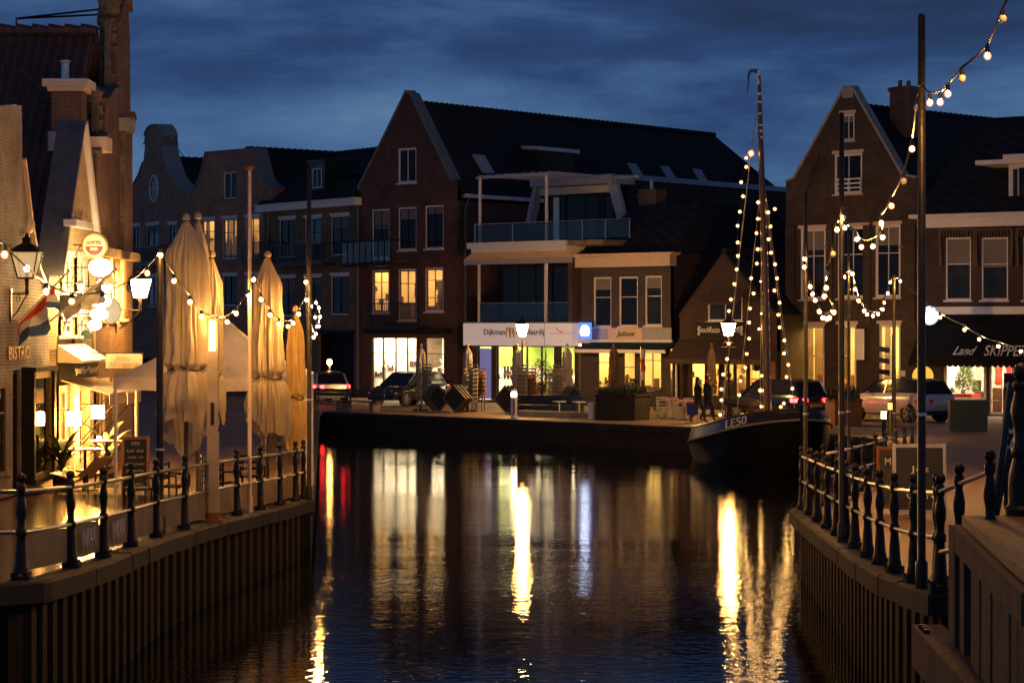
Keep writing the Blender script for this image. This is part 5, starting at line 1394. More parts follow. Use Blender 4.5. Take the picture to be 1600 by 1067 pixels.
MB().box(-.05,.05,-.13,-.09,p.z-ztop(36.4)-.52,p.z-ztop(36.4)-.04).build('strip_lamp', M['strip'], root)
BULB = None
def bulb_meshes(r):
    a = MB().ball((0,0,0), r*.55, 10, 7, 1.1).mesh('filament', M['bulb'], True)
    d = MB().ball((0,0,0), r*1.0, 12, 8, 1.1).mesh('bulb', M['bulb_shell'], True)
    b = MB().ball((0,0,0), r, 10, 7, 1.1).mesh('bulb', M['unlit'], True)
    c = MB().lathe([(r*.55,r*.85),(r*.6,r*1.0),(r*.62,r*2.2),(r*.4,r*2.4)], 8).mesh('socket', M['black'], True)
    return a, b, c, d
BN = bulb_meshes(.044); BS = bulb_meshes(.036)
def string(label, pts, group='strings of bulbs along the quays', cable=.011, bm=BN, ends=True):
    """pts: (px, py, depth, lit) in order along the cable"""
    root = thing('light_string', label, 'string lights', group=group)
    P = [W(a, b, c) for a, b, c, *_ in pts]
    up = Vector((0,0,.10))
    cab = [p+up for p in P]
    fine = []
    for a, b in zip(cab, cab[1:]):
        for k in range(4): t = k/4; fine.append(a.lerp(b, t)-Vector((0,0,.10*t*(1-t)*min(1,(b-a).length))))
    fine.append(cab[-1])
    MB().tube(fine, cable, 6).build('cable', M['black'], root, True)
    for p, q in zip(P, pts):
        lit = q[3] if len(q) > 3 else 1
        if lit == 2: continue          # cable only
        o = put('bulb', bm[3] if lit else bm[1], root, p); put('socket', bm[2], o)
        if lit: put('filament', bm[0], o)
    return root
DR = [(0,22.9),(40,24.1),(105,26.6),(158,28.4),(205,30.5),(250,32.9),(290,34.6),(333,36.4),(354,37.6),(390,39.2),(456,42),(483,43.2),(500,44)]
dl = lambda px: lerp_tab(DR, px)
def ls(l): return [(a, b, dl(a))+tuple(c) for a, b, *c in l]
string('string of bulbs from the left edge past the flag to the black pole', ls([(-70,330,2),(-28,366),(7,398),(72,456),(112,471),(160,468,0),(202,450,0),(230,427),(251,399)]))
string('string of bulbs sagging across the big beige parasol', ls([(251,399,2),(272,439),(297,472),(315,495),(340,504),(355,503),(369,490),(389,462),(396,437)]))
string('string of bulbs between the pale flagpole and the dark pole', ls([(396,437,2),(408,468),(422,492),(436,506),(450,510),(458,505),(467,491),(479,469),(478,441)]))
string('cluster of bulbs receding behind the dark pole', [(478,441,43.3,2),(486,479,45),(483,497,46.5),(490,527,48.5),(493,522,49.5),(495,510,50.5),(493,496,52),(498,481,54),(494,473,55.5),(500,495,57.5),(498,510,59.5)])
def seg(l, d0, d1):
    x0, x1 = l[0][0], l[-1][0]; n = len(l)-1
    return [(q[0], q[1], d0+(d1-d0)*i/n)+tuple(q[2:]) for i, q in enumerate(l)]
string('string of bulbs rising from the tallest pole towards the bridge', seg([(1441,150,2),(1453,161),(1469,160),(1481,147),(1503,123,0),(1543,88),(1567,30,0),(1600,-40),(1640,-130)], 22.4, 19.0), bm=BS)
string('string of bulbs falling from the tallest pole to the middle pole', seg([(1438,150,2),(1433,168,0),(1425,233),(1412,283,0),(1393,322),(1377,349),(1379,371),(1364,385),(1346,386),(1339,374),(1320,356),(1317.5,340)], 22.4, 31.4), bm=BS)
string('string of bulbs hanging between the middle and the corner pole', seg([(1316,345,2),(1308,359),(1302,397,0),(1292,427,0),(1291,450),(1288,463),(1303,488),(1296,496.6),(1292,498.4),(1285.6,496.6),(1280,486.6),(1274,469),(1270,460),(1266,448),(1257,417.6),(1257,405)], 31.6, 39.9))
string('string of bulbs in a deep loop beside the moored boat', seg([(1319,433),(1332,428),(1336,452),(1341.5,470),(1350,486),(1355,491),(1364,493.7),(1372,491),(1379,483.5),(1381,473),(1387,458),(1391,441),(1407,439.4)], 45.0, 54.4))
string('string of bulbs in front of the black shop awning', seg([(1400,437,2),(1436.5,469.5),(1469,496),(1507,515),(1530,530),(1560,541),(1595,549),(1640,556)], 54.6, 47))

# ================================================================== LANTERNS
def lantern_head(root, z, s=1.0, glow='lantern_glow', lit=True, x=0, y=0):
    """classic tapering four-sided street lantern: frame, panes, roof, finial and a mantle inside"""
    b, t, hh = .13*s, .235*s, .46*s
    fr = MB()
    for sx in (-1,1):
        for sy in (-1,1): fr.bar((x+sx*b,y+sy*b,z), (x+sx*t,y+sy*t,z+hh), .022*s)
    for k, (w_, zz) in enumerate(((b,z),(t,z+hh))):
        for a in ((-1,-1,1,-1),(1,-1,1,1),(1,1,-1,1),(-1,1,-1,-1)): fr.bar((x+a[0]*w_,y+a[1]*w_,zz), (x+a[2]*w_,y+a[3]*w_,zz), .026*s)
    fr.build('lantern_frame', M['iron'], root)
    rf = MB().lathe([(t*1.55,z+hh+.005),(t*1.4,z+hh+.03*s),(t*.62,z+hh+.13*s),(t*.42,z+hh+.14*s),(t*.38,z+hh+.20*s),(t*.5,z+hh+.21*s),(t*.2,z+hh+.26*s),(.02*s,z+hh+.32*s)], 4, (x,y,0), ph=R(45))
    rf.build('lantern_roof', M['iron'], root)
    pn = MB(); e = .006*s
    q = lambda w_, zz: [(x-w_,y-w_,zz),(x+w_,y-w_,zz),(x+w_,y+w_,zz),(x-w_,y+w_,zz)]
    lo_, hi_ = q(b-e, z+.01), q(t-e, z+hh-.01)
    for i in range(4): pn.poly([lo_[i], lo_[(i+1)%4], hi_[(i+1)%4], hi_[i]])
    if lit:
        pn.poly(lo_[::-1])
        pn.build('lantern_glass', M[glow], root)
    else:
        pn.build('lantern_glass', M['lantern_dim'], root)
        MB().ball((x,y,z+hh*.35), .05*s, 10, 7, 1.3).build('lamp', M['white_glow'], root, True)
        MB().tube([(x,y,z),(x,y,z+hh*.3)], .03*s, 8).build('lamp_holder', M['iron'], root)
def street_lamp(label, px, py_c, d, s, zf=0.0, glow='lantern_far', group='street lanterns on the far quay'):
    p = W(px, py_c, d)
    root = thing('street_lamp', label, 'street lamp', (p.x, d, zf), group=group)
    zc = p.z-zf-.23*s
    pr = [(.14,0),(.14,.08),(.10,.14),(.09,.6),(.065,.75),(.055,.8),(.045,1.4),(.04,zc-.5),(.06,zc-.46),(.06,zc-.42),(.035,zc-.38),(.03,zc-.02)]
    MB().lathe(pr, 10).build('post', M['iron'], root, True)
    MB().tube([(-.28,0,zc-.42),(.28,0,zc-.42)], .018, 6).tube([(-.2,0,zc-.3),(-.13,0,zc-.22),(0,0,zc-.3),(.13,0,zc-.22),(.2,0,zc-.3)], .014, 6).build('scroll_arm', M['iron'], root)
    lantern_head(root, zc, s, glow)
    return root
street_lamp('lit street lantern in front of the estate agent sign', 816, 516, 97, 1.15)
street_lamp('lit street lantern in front of the snack bar, by the boat', 1138.5, 515, 88, 1.1)
def wall_lantern(label, px, py_c, d, s, lit, arm_to):
    p = W(px, py_c, d)
    root = thing('wall_lantern', label, 'lantern', (p.x, d, p.z))
    z = -.23*s
    lantern_head(root, z, s, 'lantern_glow', lit)
    L_ = arm_to-p.x
    mb = MB().tube([(0,0,z),(0,0,z-.18),(0,0,z-.32)], [.05,.03,.045], 8).tube([(0,0,z-.30),(L_,0,z-.30)], .018, 6)
    mb.tube([(L_*.9,0,z-.75),(L_*.55,0,z-.62),(L_*.2,0,z-.42),(0,0,z-.32)], .014, 6)
    mb.tube([(L_*.5,0,z-.3),(L_*.45,0,z-.42),(L_*.6,0,z-.48),(L_*.7,0,z-.4),(L_*.6,0,z-.34)], .010, 5)
    mb.build('bracket', M['iron'], root, True)
    MB().box(L_-.03,L_+.0,-.06,.06,z-.85,z-.2).build('wall_plate', M['iron'], root)
    return root
wall_lantern('dark wall lantern with a dim lamp on the white house', 42, 414, 44.6, 1.12, False, XF+.03)
wall_lantern('glaring yellow wall lantern beyond the bistro signs', 219, 451, 56.5, 1.02, True, XF+.03)

# ================================================================== SIGNS AND FLAGS ON THE LEFT
def bracket_to_wall(root, x0, y, z, xw=XF):
    MB().tube([(x0,y,z),(xw,y,z)], .014, 6).tube([(x0+(xw-x0)*.2,y,z),(xw,y,z-.3)], .010, 5).build('bracket', M['iron'], root)
# round beer sign facing the water side
p = W(148, 383, 51.0)
o = thing('round_sign', 'round gold rimmed beer sign with a red lower half', 'sign', p)
ring = [(.27*math.cos(2*math.pi*k/28), 0, .27*math.sin(2*math.pi*k/28)) for k in range(29)]
MB().tube(ring, .028, 7, False).build('rim', M['gold'], o, True)
disc = [(.25*math.cos(2*math.pi*k/28), .25*math.sin(2*math.pi*k/28)) for k in range(28)]
MB().prism(disc, -.05, .05).build('face', M['cream'], o)
half = [(.20*math.cos(math.pi+math.pi*k/14), -.03+.20*math.sin(math.pi+math.pi*k/14)) for k in range(15)]
MB().prism(half, -.058, -.052).build('red_field', M['red'], o)
put_text('AMSTEL', o, M['brick_brown'], (0,-.06,.04), .07, .34); put_text('BIER', o, M['white'], (0,-.07,-.09), .06, .16)
bracket_to_wall(o, -.27, 0, 0, XF-p.x)
GL = [(157,418,.25,.19,50.6),(163,447,.18,.15,50.9),(158,471,.22,.14,51.2),(155,491,.20,.12,51.5),(148,508,.15,.11,51.8)]
for k, (a, b, rx, rz, d) in enumerate(GL):
    p = W(a, b, d)
    o = thing('lit_disc', ('topmost', 'second', 'third', 'fourth', 'lowest')[k]+' of the five glaring white disc signs on the bistro', 'sign', p, group='lit disc signs on the bistro')
    c = [(rx*math.cos(2*math.pi*j/24), rz*math.sin(2*math.pi*j/24)) for j in range(24)]
    MB().prism(c, -.045, .045).build('lit_face', M['white_glow'], o)
    MB().tube([(x*1.03, 0, z*1.03) for x, z in c+c[:1]], .014, 6, False).build('rim', M['alu'], o, True)
    bracket_to_wall(o, -rx, 0, 0, XF-p.x)
p = W(174, 486, 52.6)
o = thing('round_sign', 'dark round sign in a pale ring behind the white discs', 'sign', p)
c = [(.22*math.cos(2*math.pi*j/24), .28*math.sin(2*math.pi*j/24)) for j in range(24)]
MB().prism(c, -.04, .04).build('face', M['slate'], o); MB().tube([(x,0,z) for x, z in c+c[:1]], .02, 6, False).build('rim', M['alu'], o, True); bracket_to_wall(o, -.2, 0, -.05, XF-p.x)
p = W(135.5, 523, 51.9)
o = thing('round_sign', 'small dark green oval sign under the white discs', 'sign', p)
c = [(.13*math.cos(2*math.pi*j/20), .105*math.sin(2*math.pi*j/20)) for j in range(20)]
MB().prism(c, -.03, .03).build('face', M['green_paint'], o); bracket_to_wall(o, -.1, 0, 0, XF-p.x)
p = W(194, 564, 51.5)
o = thing('hanging_sign', 'cream hanging sign reading Bistro Ald Lemmer', 'sign', p)
MB().box(-.41,.41,-.03,.03,-.16,.16).build('board', M['cream'], o)
MB().box(-.43,.43,-.02,.02,.162,.19).build('top_bar', M['iron'], o)
put_text('Bistro', o, M['gold'], (-.02,-.035,.07), .11, .34); put_text('Ald Lemmer', o, M['gold'], (0,-.035,-.07), .12, .70)
bracket_to_wall(o, .43, 0, .18, XF-p.x)
# floodlight on the gable
p = W(127, 442, 49.2)
o = thing('floodlight', 'small bright floodlight on the bistro wall', 'lamp', p)
MB().box(-.06,.06,-.05,.05,-.05,.05).build('housing', M['black'], o); MB().ball((0,-.03,-.09), .055, 10, 7).build('lamp', M['flood'], o, True); bracket_to_wall(o, -.06, 0, 0, XF-p.x)
# flag poles with flags
def flag(label, base, tip, d0, d1, cols, drop, t0, t1):
    P, Q = W(*base, d0), W(*tip, d1)
    root = thing('flag', label, 'flag')
    MB().tube([P, Q], .022, 7).build('flagpole', M['peach'], root, True); MB().ball(Q, .035).build('finial', M['gold'], root, True)
    n, m = 14, 9
    for ci, c in enumerate(cols):
        mb = MB(); f0, f1 = ci/len(cols), (ci+1)/len(cols); vs = []
        for j in range(m//len(cols)+1):
            fr = f0+(f1-f0)*j/(m//len(cols))
            for i in range(n+1):
                t = t0+(t1-t0)*i/n; a = P.lerp(Q, t)
                wv = .06*math.sin(i*1.3+fr*3)*fr*2
                vs.append((a.x+wv+.10*fr*math.sin(i*.9), a.y+wv*.8, a.z-.02-drop*fr*(.75+.25*math.cos(i*.8))))
        k = n+1
        mb.add(vs, [(j*k+i, j*k+i+1, (j+1)*k+i+1, (j+1)*k+i) for j in range(m//len(cols)) for i in range(n)])
        mb.build('cloth_stripe', M[c], root, True)
    return root
M['flag_red'] = cloth('flag_red', (.55,.07,.035)); M['flag_white'] = cloth('flag_white', (.55,.5,.46)); M['flag_blue'] = cloth('flag_blue', (.05,.09,.20)); M['flag_grey'] = cloth('flag_grey', (.30,.27,.23))
flag('red white and blue flag on a slanting pole by the white house', (8,525), (107,424), 45.0, 46.8, ['flag_red','flag_white','flag_blue'], .62, .12, .78)
flag('grey furled flag on a slanting pole in front of the bistro', (60,516), (181,421), 46.0, 48.5, ['flag_grey'], .30, .30, .95)

# wall lamps and terrace furniture
for k, (a, b, d) in enumerate(((116,653,48.6),(153,643,50.8))):
    p = W(a, b, d)
    o = thing('wall_lamp', ('nearer','farther')[k]+' of two glowing square lamps under the bistro awnings', 'lamp', p, group='bistro terrace lamps')
    MB().box(-.12,.12,-.12,.12,-.15,.13).build('glowing_shade', M['lantern_glow'], o)
    MB().box(-.14,.14,-.14,.14,.134,.16).build('cap', M['iron'], o); bracket_to_wall(o, -.1, 0, .17, XF-p.x)
def wood_lounge(label, px, py, d, rz):
    p = W(px, py, d); g = zg(d)
    root = thing('lounge_chair', label, 'chair', (p.x, d, g), rz, group='wooden lounge chairs on the terrace')
    prof = [(-.55,.78),(-.42,.72),(-.25,.55),(-.05,.40),(.2,.36),(.45,.42),(.6,.44)]
    mb = MB()
    for a, b in zip(prof, prof[1:]): mb.hexa([(a[0],-.32,a[1]-.035),(b[0],-.32,b[1]-.035),(b[0],.32,b[1]-.035),(a[0],.32,a[1]-.035)],[(a[0],-.32,a[1]),(b[0],-.32,b[1]),(b[0],.32,b[1]),(a[0],.32,a[1])])
    mb.build('seat', M['wood'], root, True)
    for x in (-.25,.4):
        for y in (-.27,.27): MB().tube([(x,y,.42),(x*1.15,y*1.05,0)], .02, 6).build('leg', M['iron'], root)
    return root
wood_lounge('curved wooden lounge chair nearest the railing', 130, 740, 46.2, R(160)); wood_lounge('curved wooden lounge chair beside the blackboard', 170, 732, 47.6, R(165))
def small_table(label, px, d, w_, mtop, hgt=.74, group=None, m2='iron', zf=None):
    g = zg(d) if zf is None else zf
    root = thing('cafe_table', label, 'table', ((px-800)*d/FPX, d, g), R(20), group=group)
    MB().box(-w_/2,w_/2,-w_/2,w_/2,hgt-.03,hgt).build('table_top', M[mtop], root)
    MB().lathe([(.03,.03),(.03,hgt-.03)], 8).build('pedestal', M[m2], root); MB().box(-.25,.25,-.03,.03,0,.03).box(-.03,.03,-.25,.25,.031,.05).build('base', M[m2], root)
    return root
small_table('light wooden cafe table near the left bistro lamp', 133, 47.4, .7, 'wood', .88); t_ = small_table('light wooden cafe table holding a tealight', 167, 49.0, .7, 'wood', 1.0)
p = W(151, 703, 48.7); o = thing('tealight', 'small glowing tealight on the farther wooden table', 'candle', (t_.location.x-.15, 48.9, zg(49)+1.0))
MB().lathe([(.04,0),(.045,.09)], 10).build('glass', M['white_glow'], o, True); MB().lathe([(.05,0),(.05,.012)], 10).build('saucer', M['alu'], o)
def palm(label, px, d, hgt, n, seed, pot=True, m='leaf', spread=.55):
    rs = random.Random(seed); g = zg(d)
    root = thing('potted_palm', label, 'plant', ((px-800)*d/FPX, d, g))
    MB().lathe([(.16,0),(.22,.38),(.24,.40),(.2,.40)], 12).build('pot', M['concrete_dark'], root, True)
    MB().tube([(0,0,.38),(.02,0,.38+hgt*.35)], .03, 7).build('stem', M['wood_dark'], root)
    mb = MB()
    for k in range(n):
        an = rs.random()*6.283; L_ = hgt*(.5+.5*rs.random()); up = .4+rs.random()*.9; pr = None
        b0 = Vector((0,0,.38+hgt*.3*rs.random()))
        for i in range(8):
            t = i/7; r = L_*spread*1.3*t; z = up*L_*t-.55*L_*t*t
            c = b0+Vector((math.cos(an)*r, math.sin(an)*r, z)); sd = Vector((-math.sin(an), math.cos(an), 0))*(.055*math.sin(math.pi*min(1,t*.9+.1))+.004)
            if pr: mb.add([pr[0], pr[1], c+sd, c-sd], [(0,1,2,3)])
            pr = (c-sd, c+sd)
    mb.build('fronds', M[m], root)
    return root
palm('leafy palm in a pot beside the dark bay window', 96, 47.6, 1.1, 40, 3); palm('bright green palm in a pot beside the blackboard', 168, 50.2, 1.3, 36, 5)
def a_board(label, px, py_top, py_bot, d, w_, frame, texts, zf=None, rz=0.0):
    g = (ztop(d)-.05) if zf is None else zf; p = W(px, py_top, d); H_ = p.z-g
    root = thing('a_board', label, 'sign board', (p.x, d, g), rz)
    for sgn in (-1, 1):
        t = sgn*.20
        lo_ = [(-w_/2,t,.0),(w_/2,t,.0)]; 
        mb = MB()
        for x in (-w_/2+.03, w_/2-.03): mb.bar((x,t,0),(x,0.02*sgn,H_),.05,.035)
        for f_ in (.12,.97): mb.bar((-w_/2+.03,t*(1-f_)+.02*sgn*f_,H_*f_),(w_/2-.03,t*(1-f_)+.02*sgn*f_,H_*f_),.035,.055)
        fo = mb.build('frame', M[frame], root)
        y0, y1 = t*.88, .02*sgn+t*.03
        MB().poly([(-w_/2+.05,y0,H_*.14),(w_/2-.05,y0,H_*.14),(w_/2-.05,y1,H_*.95),(-w_/2+.05,y1,H_*.95)]).build('board', M['board'], fo)
    for k, (s_, fz, hh, ww) in enumerate(texts):
        put_text(s_, root, M['chalk'], (0,-.20*(1-fz)-.035,H_*fz), hh, ww, rot=(R(90)-math.atan2(.18,H_),0,0))
    return root
a_board('chalked menu blackboard in a wooden frame on the terrace', 212, 681, 748, 45.5, .55, 'wood', [('menu',.88,.07,.16),('lunch  diner',.76,.06,.34),('soep  vis',.65,.05,.3),('dagschotel',.54,.06,.36),('ijs  koffie',.43,.05,.34),('soep  vis',.33,.05,.30),('lunch  diner',.22,.045,.26)], rz=R(6))
a_board('white framed blackboard reading Jez and OPEN behind the right railing', 1436, 693, 785, 38.0, .88, 'grey_paint', [('Jez',.66,.13,.3),('OPEN',.34,.14,.44)], rz=R(-4))
a_board('orange framed blackboard reading MO behind the white one', 1402, 697, 778, 39.5, .72, 'corten', [('MODE',.78,.12,.42)], rz=R(-8))

# ================================================================== PARASOLS AND TENT
def parasol(name, label, px, y_top, y_hem, d, r_max, m, pleats=9, tie=.62, zf=None, seed=0, lean=0, pole_m='wood_dark', tipz=None, group=None):
    g = zg(d) if zf is None else zf; rs = random.Random(seed)
    top = W(px, y_top, d); hem = W(px, y_hem, d)
    root = thing(name, label, 'parasol', (top.x, d, g), group=group)
    zt, zh = top.z-g, hem.z-g
    MB().tube([(0,0,0),(lean,0,zt)], .035, 8).build('pole', M[pole_m], root, True)
    MB().box(-.32,.32,-.32,.32,0,.07).lathe([(.08,.07),(.06,.30)], 10).build('base', M['concrete_dark'], root)
    n, m_ = 96, 60; vs = []; ph = [rs.random()*6.28 for _ in range(6)]
    for i in range(m_):
        t = i/(m_-1); z = zt-.02-(zt-zh)*t
        rr = r_max*(.10+.42*min(1,t*7)+.22*t) if t < tie else r_max*(.60+.20*math.sin(min(1,(t-tie)/(1-tie)*1.2)*math.pi*.7))
        if abs(t-tie) < .02: rr *= .80
        for k in range(n):
            a = 2*math.pi*k/n
            wob = .6*math.sin(9*t+ph[1])+.35*math.sin(23*t+ph[4])
            pl = 1+.13*min(1,t*4)*math.sin(pleats*a+ph[0]+wob)+.075*math.sin((pleats*2+1)*a+ph[2]+t*5+wob)+.05*math.sin((pleats*3+2)*a-t*8+ph[5])*min(1,t*3)+.12*math.sin(2*a+ph[3]+t*4)*t+.035*math.sin(31*t+3*a+ph[1])
            rz = rr*pl
            dz = (.30*math.sin(a+ph[4])+.16*math.sin(2*a+ph[0])+.07*math.sin(5*a+ph[5])+.04*math.sin(9*a))*max(0,(t-.72)/.28)**2*r_max*1.7
            vs.append((rz*math.cos(a)+lean*(1-t*.6), rz*math.sin(a), z+dz))
    mb = MB().add(vs, [(i*n+k, (i+1)*n+k, (i+1)*n+(k+1)%n, i*n+(k+1)%n) for i in range(m_-1) for k in range(n)])
    ca = mb.build('folded_canopy', M[m], root, True)
    z = zt-.02-(zt-zh)*tie
    MB().tube([(r_max*.58*math.cos(2*math.pi*k/20)+lean*(1-tie*.6), r_max*.58*math.sin(2*math.pi*k/20), z+.03*math.sin(k)) for k in range(21)], .012, 5, False).build('tie_cord', M['black'], ca)
    MB().lathe([(.04,0),(.07,.02),(.06,.08),(.02,.12)], 8, (lean,0,zt)).build('cap', M[m], root, True)
    return root
parasol('closed_parasol', 'huge closed beige parasol nearest the camera on the terrace', 291, 345, 672, 37.2, .52, 'canvas', 9, .70, seed=1)
parasol('closed_parasol', 'slim pale closed parasol just behind the huge beige one', 309, 343, 640, 39.2, .30, 'canvas', 7, .8, seed=2)
parasol('closed_parasol', 'short beige closed parasol behind the square white post', 331, 402, 660, 39.8, .30, 'canvas', 7, .7, seed=12)
parasol('closed_parasol', 'closed tan brown parasol beside the pale flagpole', 418, 402, 676, 42.6, .44, 'canvas_brown', 10, .68, seed=3)
parasol('closed_parasol', 'yellowish closed parasol at the dark pole', 462, 487, 690, 44.3, .26, 'canvas_yellow', 7, .66, seed=4)
def tent():
    c = (-6.05, 47.2); g = zg(47.2); hw = 1.9
    root = thing('canopy_tent', 'white pyramid canopy tent behind the closed parasols', 'tent', (c[0], c[1], g), R(3))
    ze, za = 2.42, 3.72; n = 10; vs = []; mb = MB()
    cor = [(-hw,-hw),(hw,-hw),(hw,hw),(-hw,hw)]
    for s_ in range(4):
        a, b = cor[s_], cor[(s_+1) % 4]; rows = []
        for i in range(n+1):
            t = i/n; z = ze+(za-ze)*(t-.22*math.sin(math.pi*t)*.6)
            rows.append([((a[0]+(b[0]-a[0])*u)*(1-t)+0*t, (a[1]+(b[1]-a[1])*u)*(1-t), z-.05*math.sin(math.pi*u)*(1-t)) for u in [k/8 for k in range(9)]])
        o = len(mb.v)
        mb.add([p for r in rows for p in r], [(i*9+k, i*9+k+1, (i+1)*9+k+1, (i+1)*9+k) for i in range(n) for k in range(8)])
    mb.build('roof_cloth', M['canvas_white'], root, True)
    vb = MB()
    for s_ in range(4):
        a, b = cor[s_], cor[(s_+1) % 4]
        for k in range(8):
            p = [(a[0]+(b[0]-a[0])*u, a[1]+(b[1]-a[1])*u) for u in (k/8, (k+1)/8)]
            sg = [ze-.05*math.sin(math.pi*u) for u in (k/8, (k+1)/8)]
            vb.poly([(p[0][0],p[0][1],sg[0]-.26),(p[1][0],p[1][1],sg[1]-.26),(p[1][0],p[1][1],sg[1]),(p[0][0],p[0][1],sg[0])])
    vb.build('valance', M['canvas_white'], root)
    for x, y in cor: MB().tube([(x*.98,y*.98,0),(x*.98,y*.98,ze)], .035, 8).build('leg', M['white'], root, True)
tent()
# glossy sheet added over the terrace paving to mirror the lamps in streaks
mb = MB()
ys = [25.2,28.4,33,37,42,46]
for a, b in zip(ys, ys[1:]): mb.poly([(-9.6,a,zg(a)+.006),(xat(PATH_L,a)-.45,a,zg(a)+.006),(xat(PATH_L,b)-.45,b,zg(b)+.006),(-9.6,b,zg(b)+.006)])
M['terrace'] = mat('added_gloss_sheet', (.10,.055,.03), .16, var=.4, scale=3, bump=.10, bscale=5, stretch=(1,1,1))
o = mb.build('terrace_floor', M['terrace']); o['kind'] = 'structure'
# dark terrace furniture seen through the screens
def chair_mesh(m, tall=.86):
    mb = MB().box(-.23,.23,-.22,.22,.43,.47)
    for x in (-.2,.2):
        for y in (-.19,.19): mb.bar((x,y,0),(x,y,.43 if y < 0 else tall),.03)
    for z_ in (.56,.68,.80): mb.box(-.19,.19,.18,.20,z_,z_+.05)
    for x in (-.24,.24): mb.bar((x,-.2,.64),(x,.2,.66),.03); mb.bar((x,-.2,.43),(x,-.2,.64),.025)
    return mb.mesh('chair', M[m])
CH = {k: chair_mesh(k) for k in ('chair','chair_tan','iron','alu')}
k = 0
for (px, d, rz) in ((215,39.5,2.0),(270,40.5,1.2),(345,42,2.6),(390,44.5,.4),(330,44.8,1.8)):
    x = (px-800)*d/FPX
    o = put('terrace_chair', CH['iron'], None, (x, d, zg(d)), (0,0,rz)); k += 1
    tag(o, ('dark terrace chair beneath the left tent corner','dark terrace chair beneath the huge beige parasol','dark terrace chair right of the square white post','dark terrace chair beneath the tan parasol','dark terrace chair under the middle of the tent')[k-1], 'chair', 'dark chairs on the terrace')

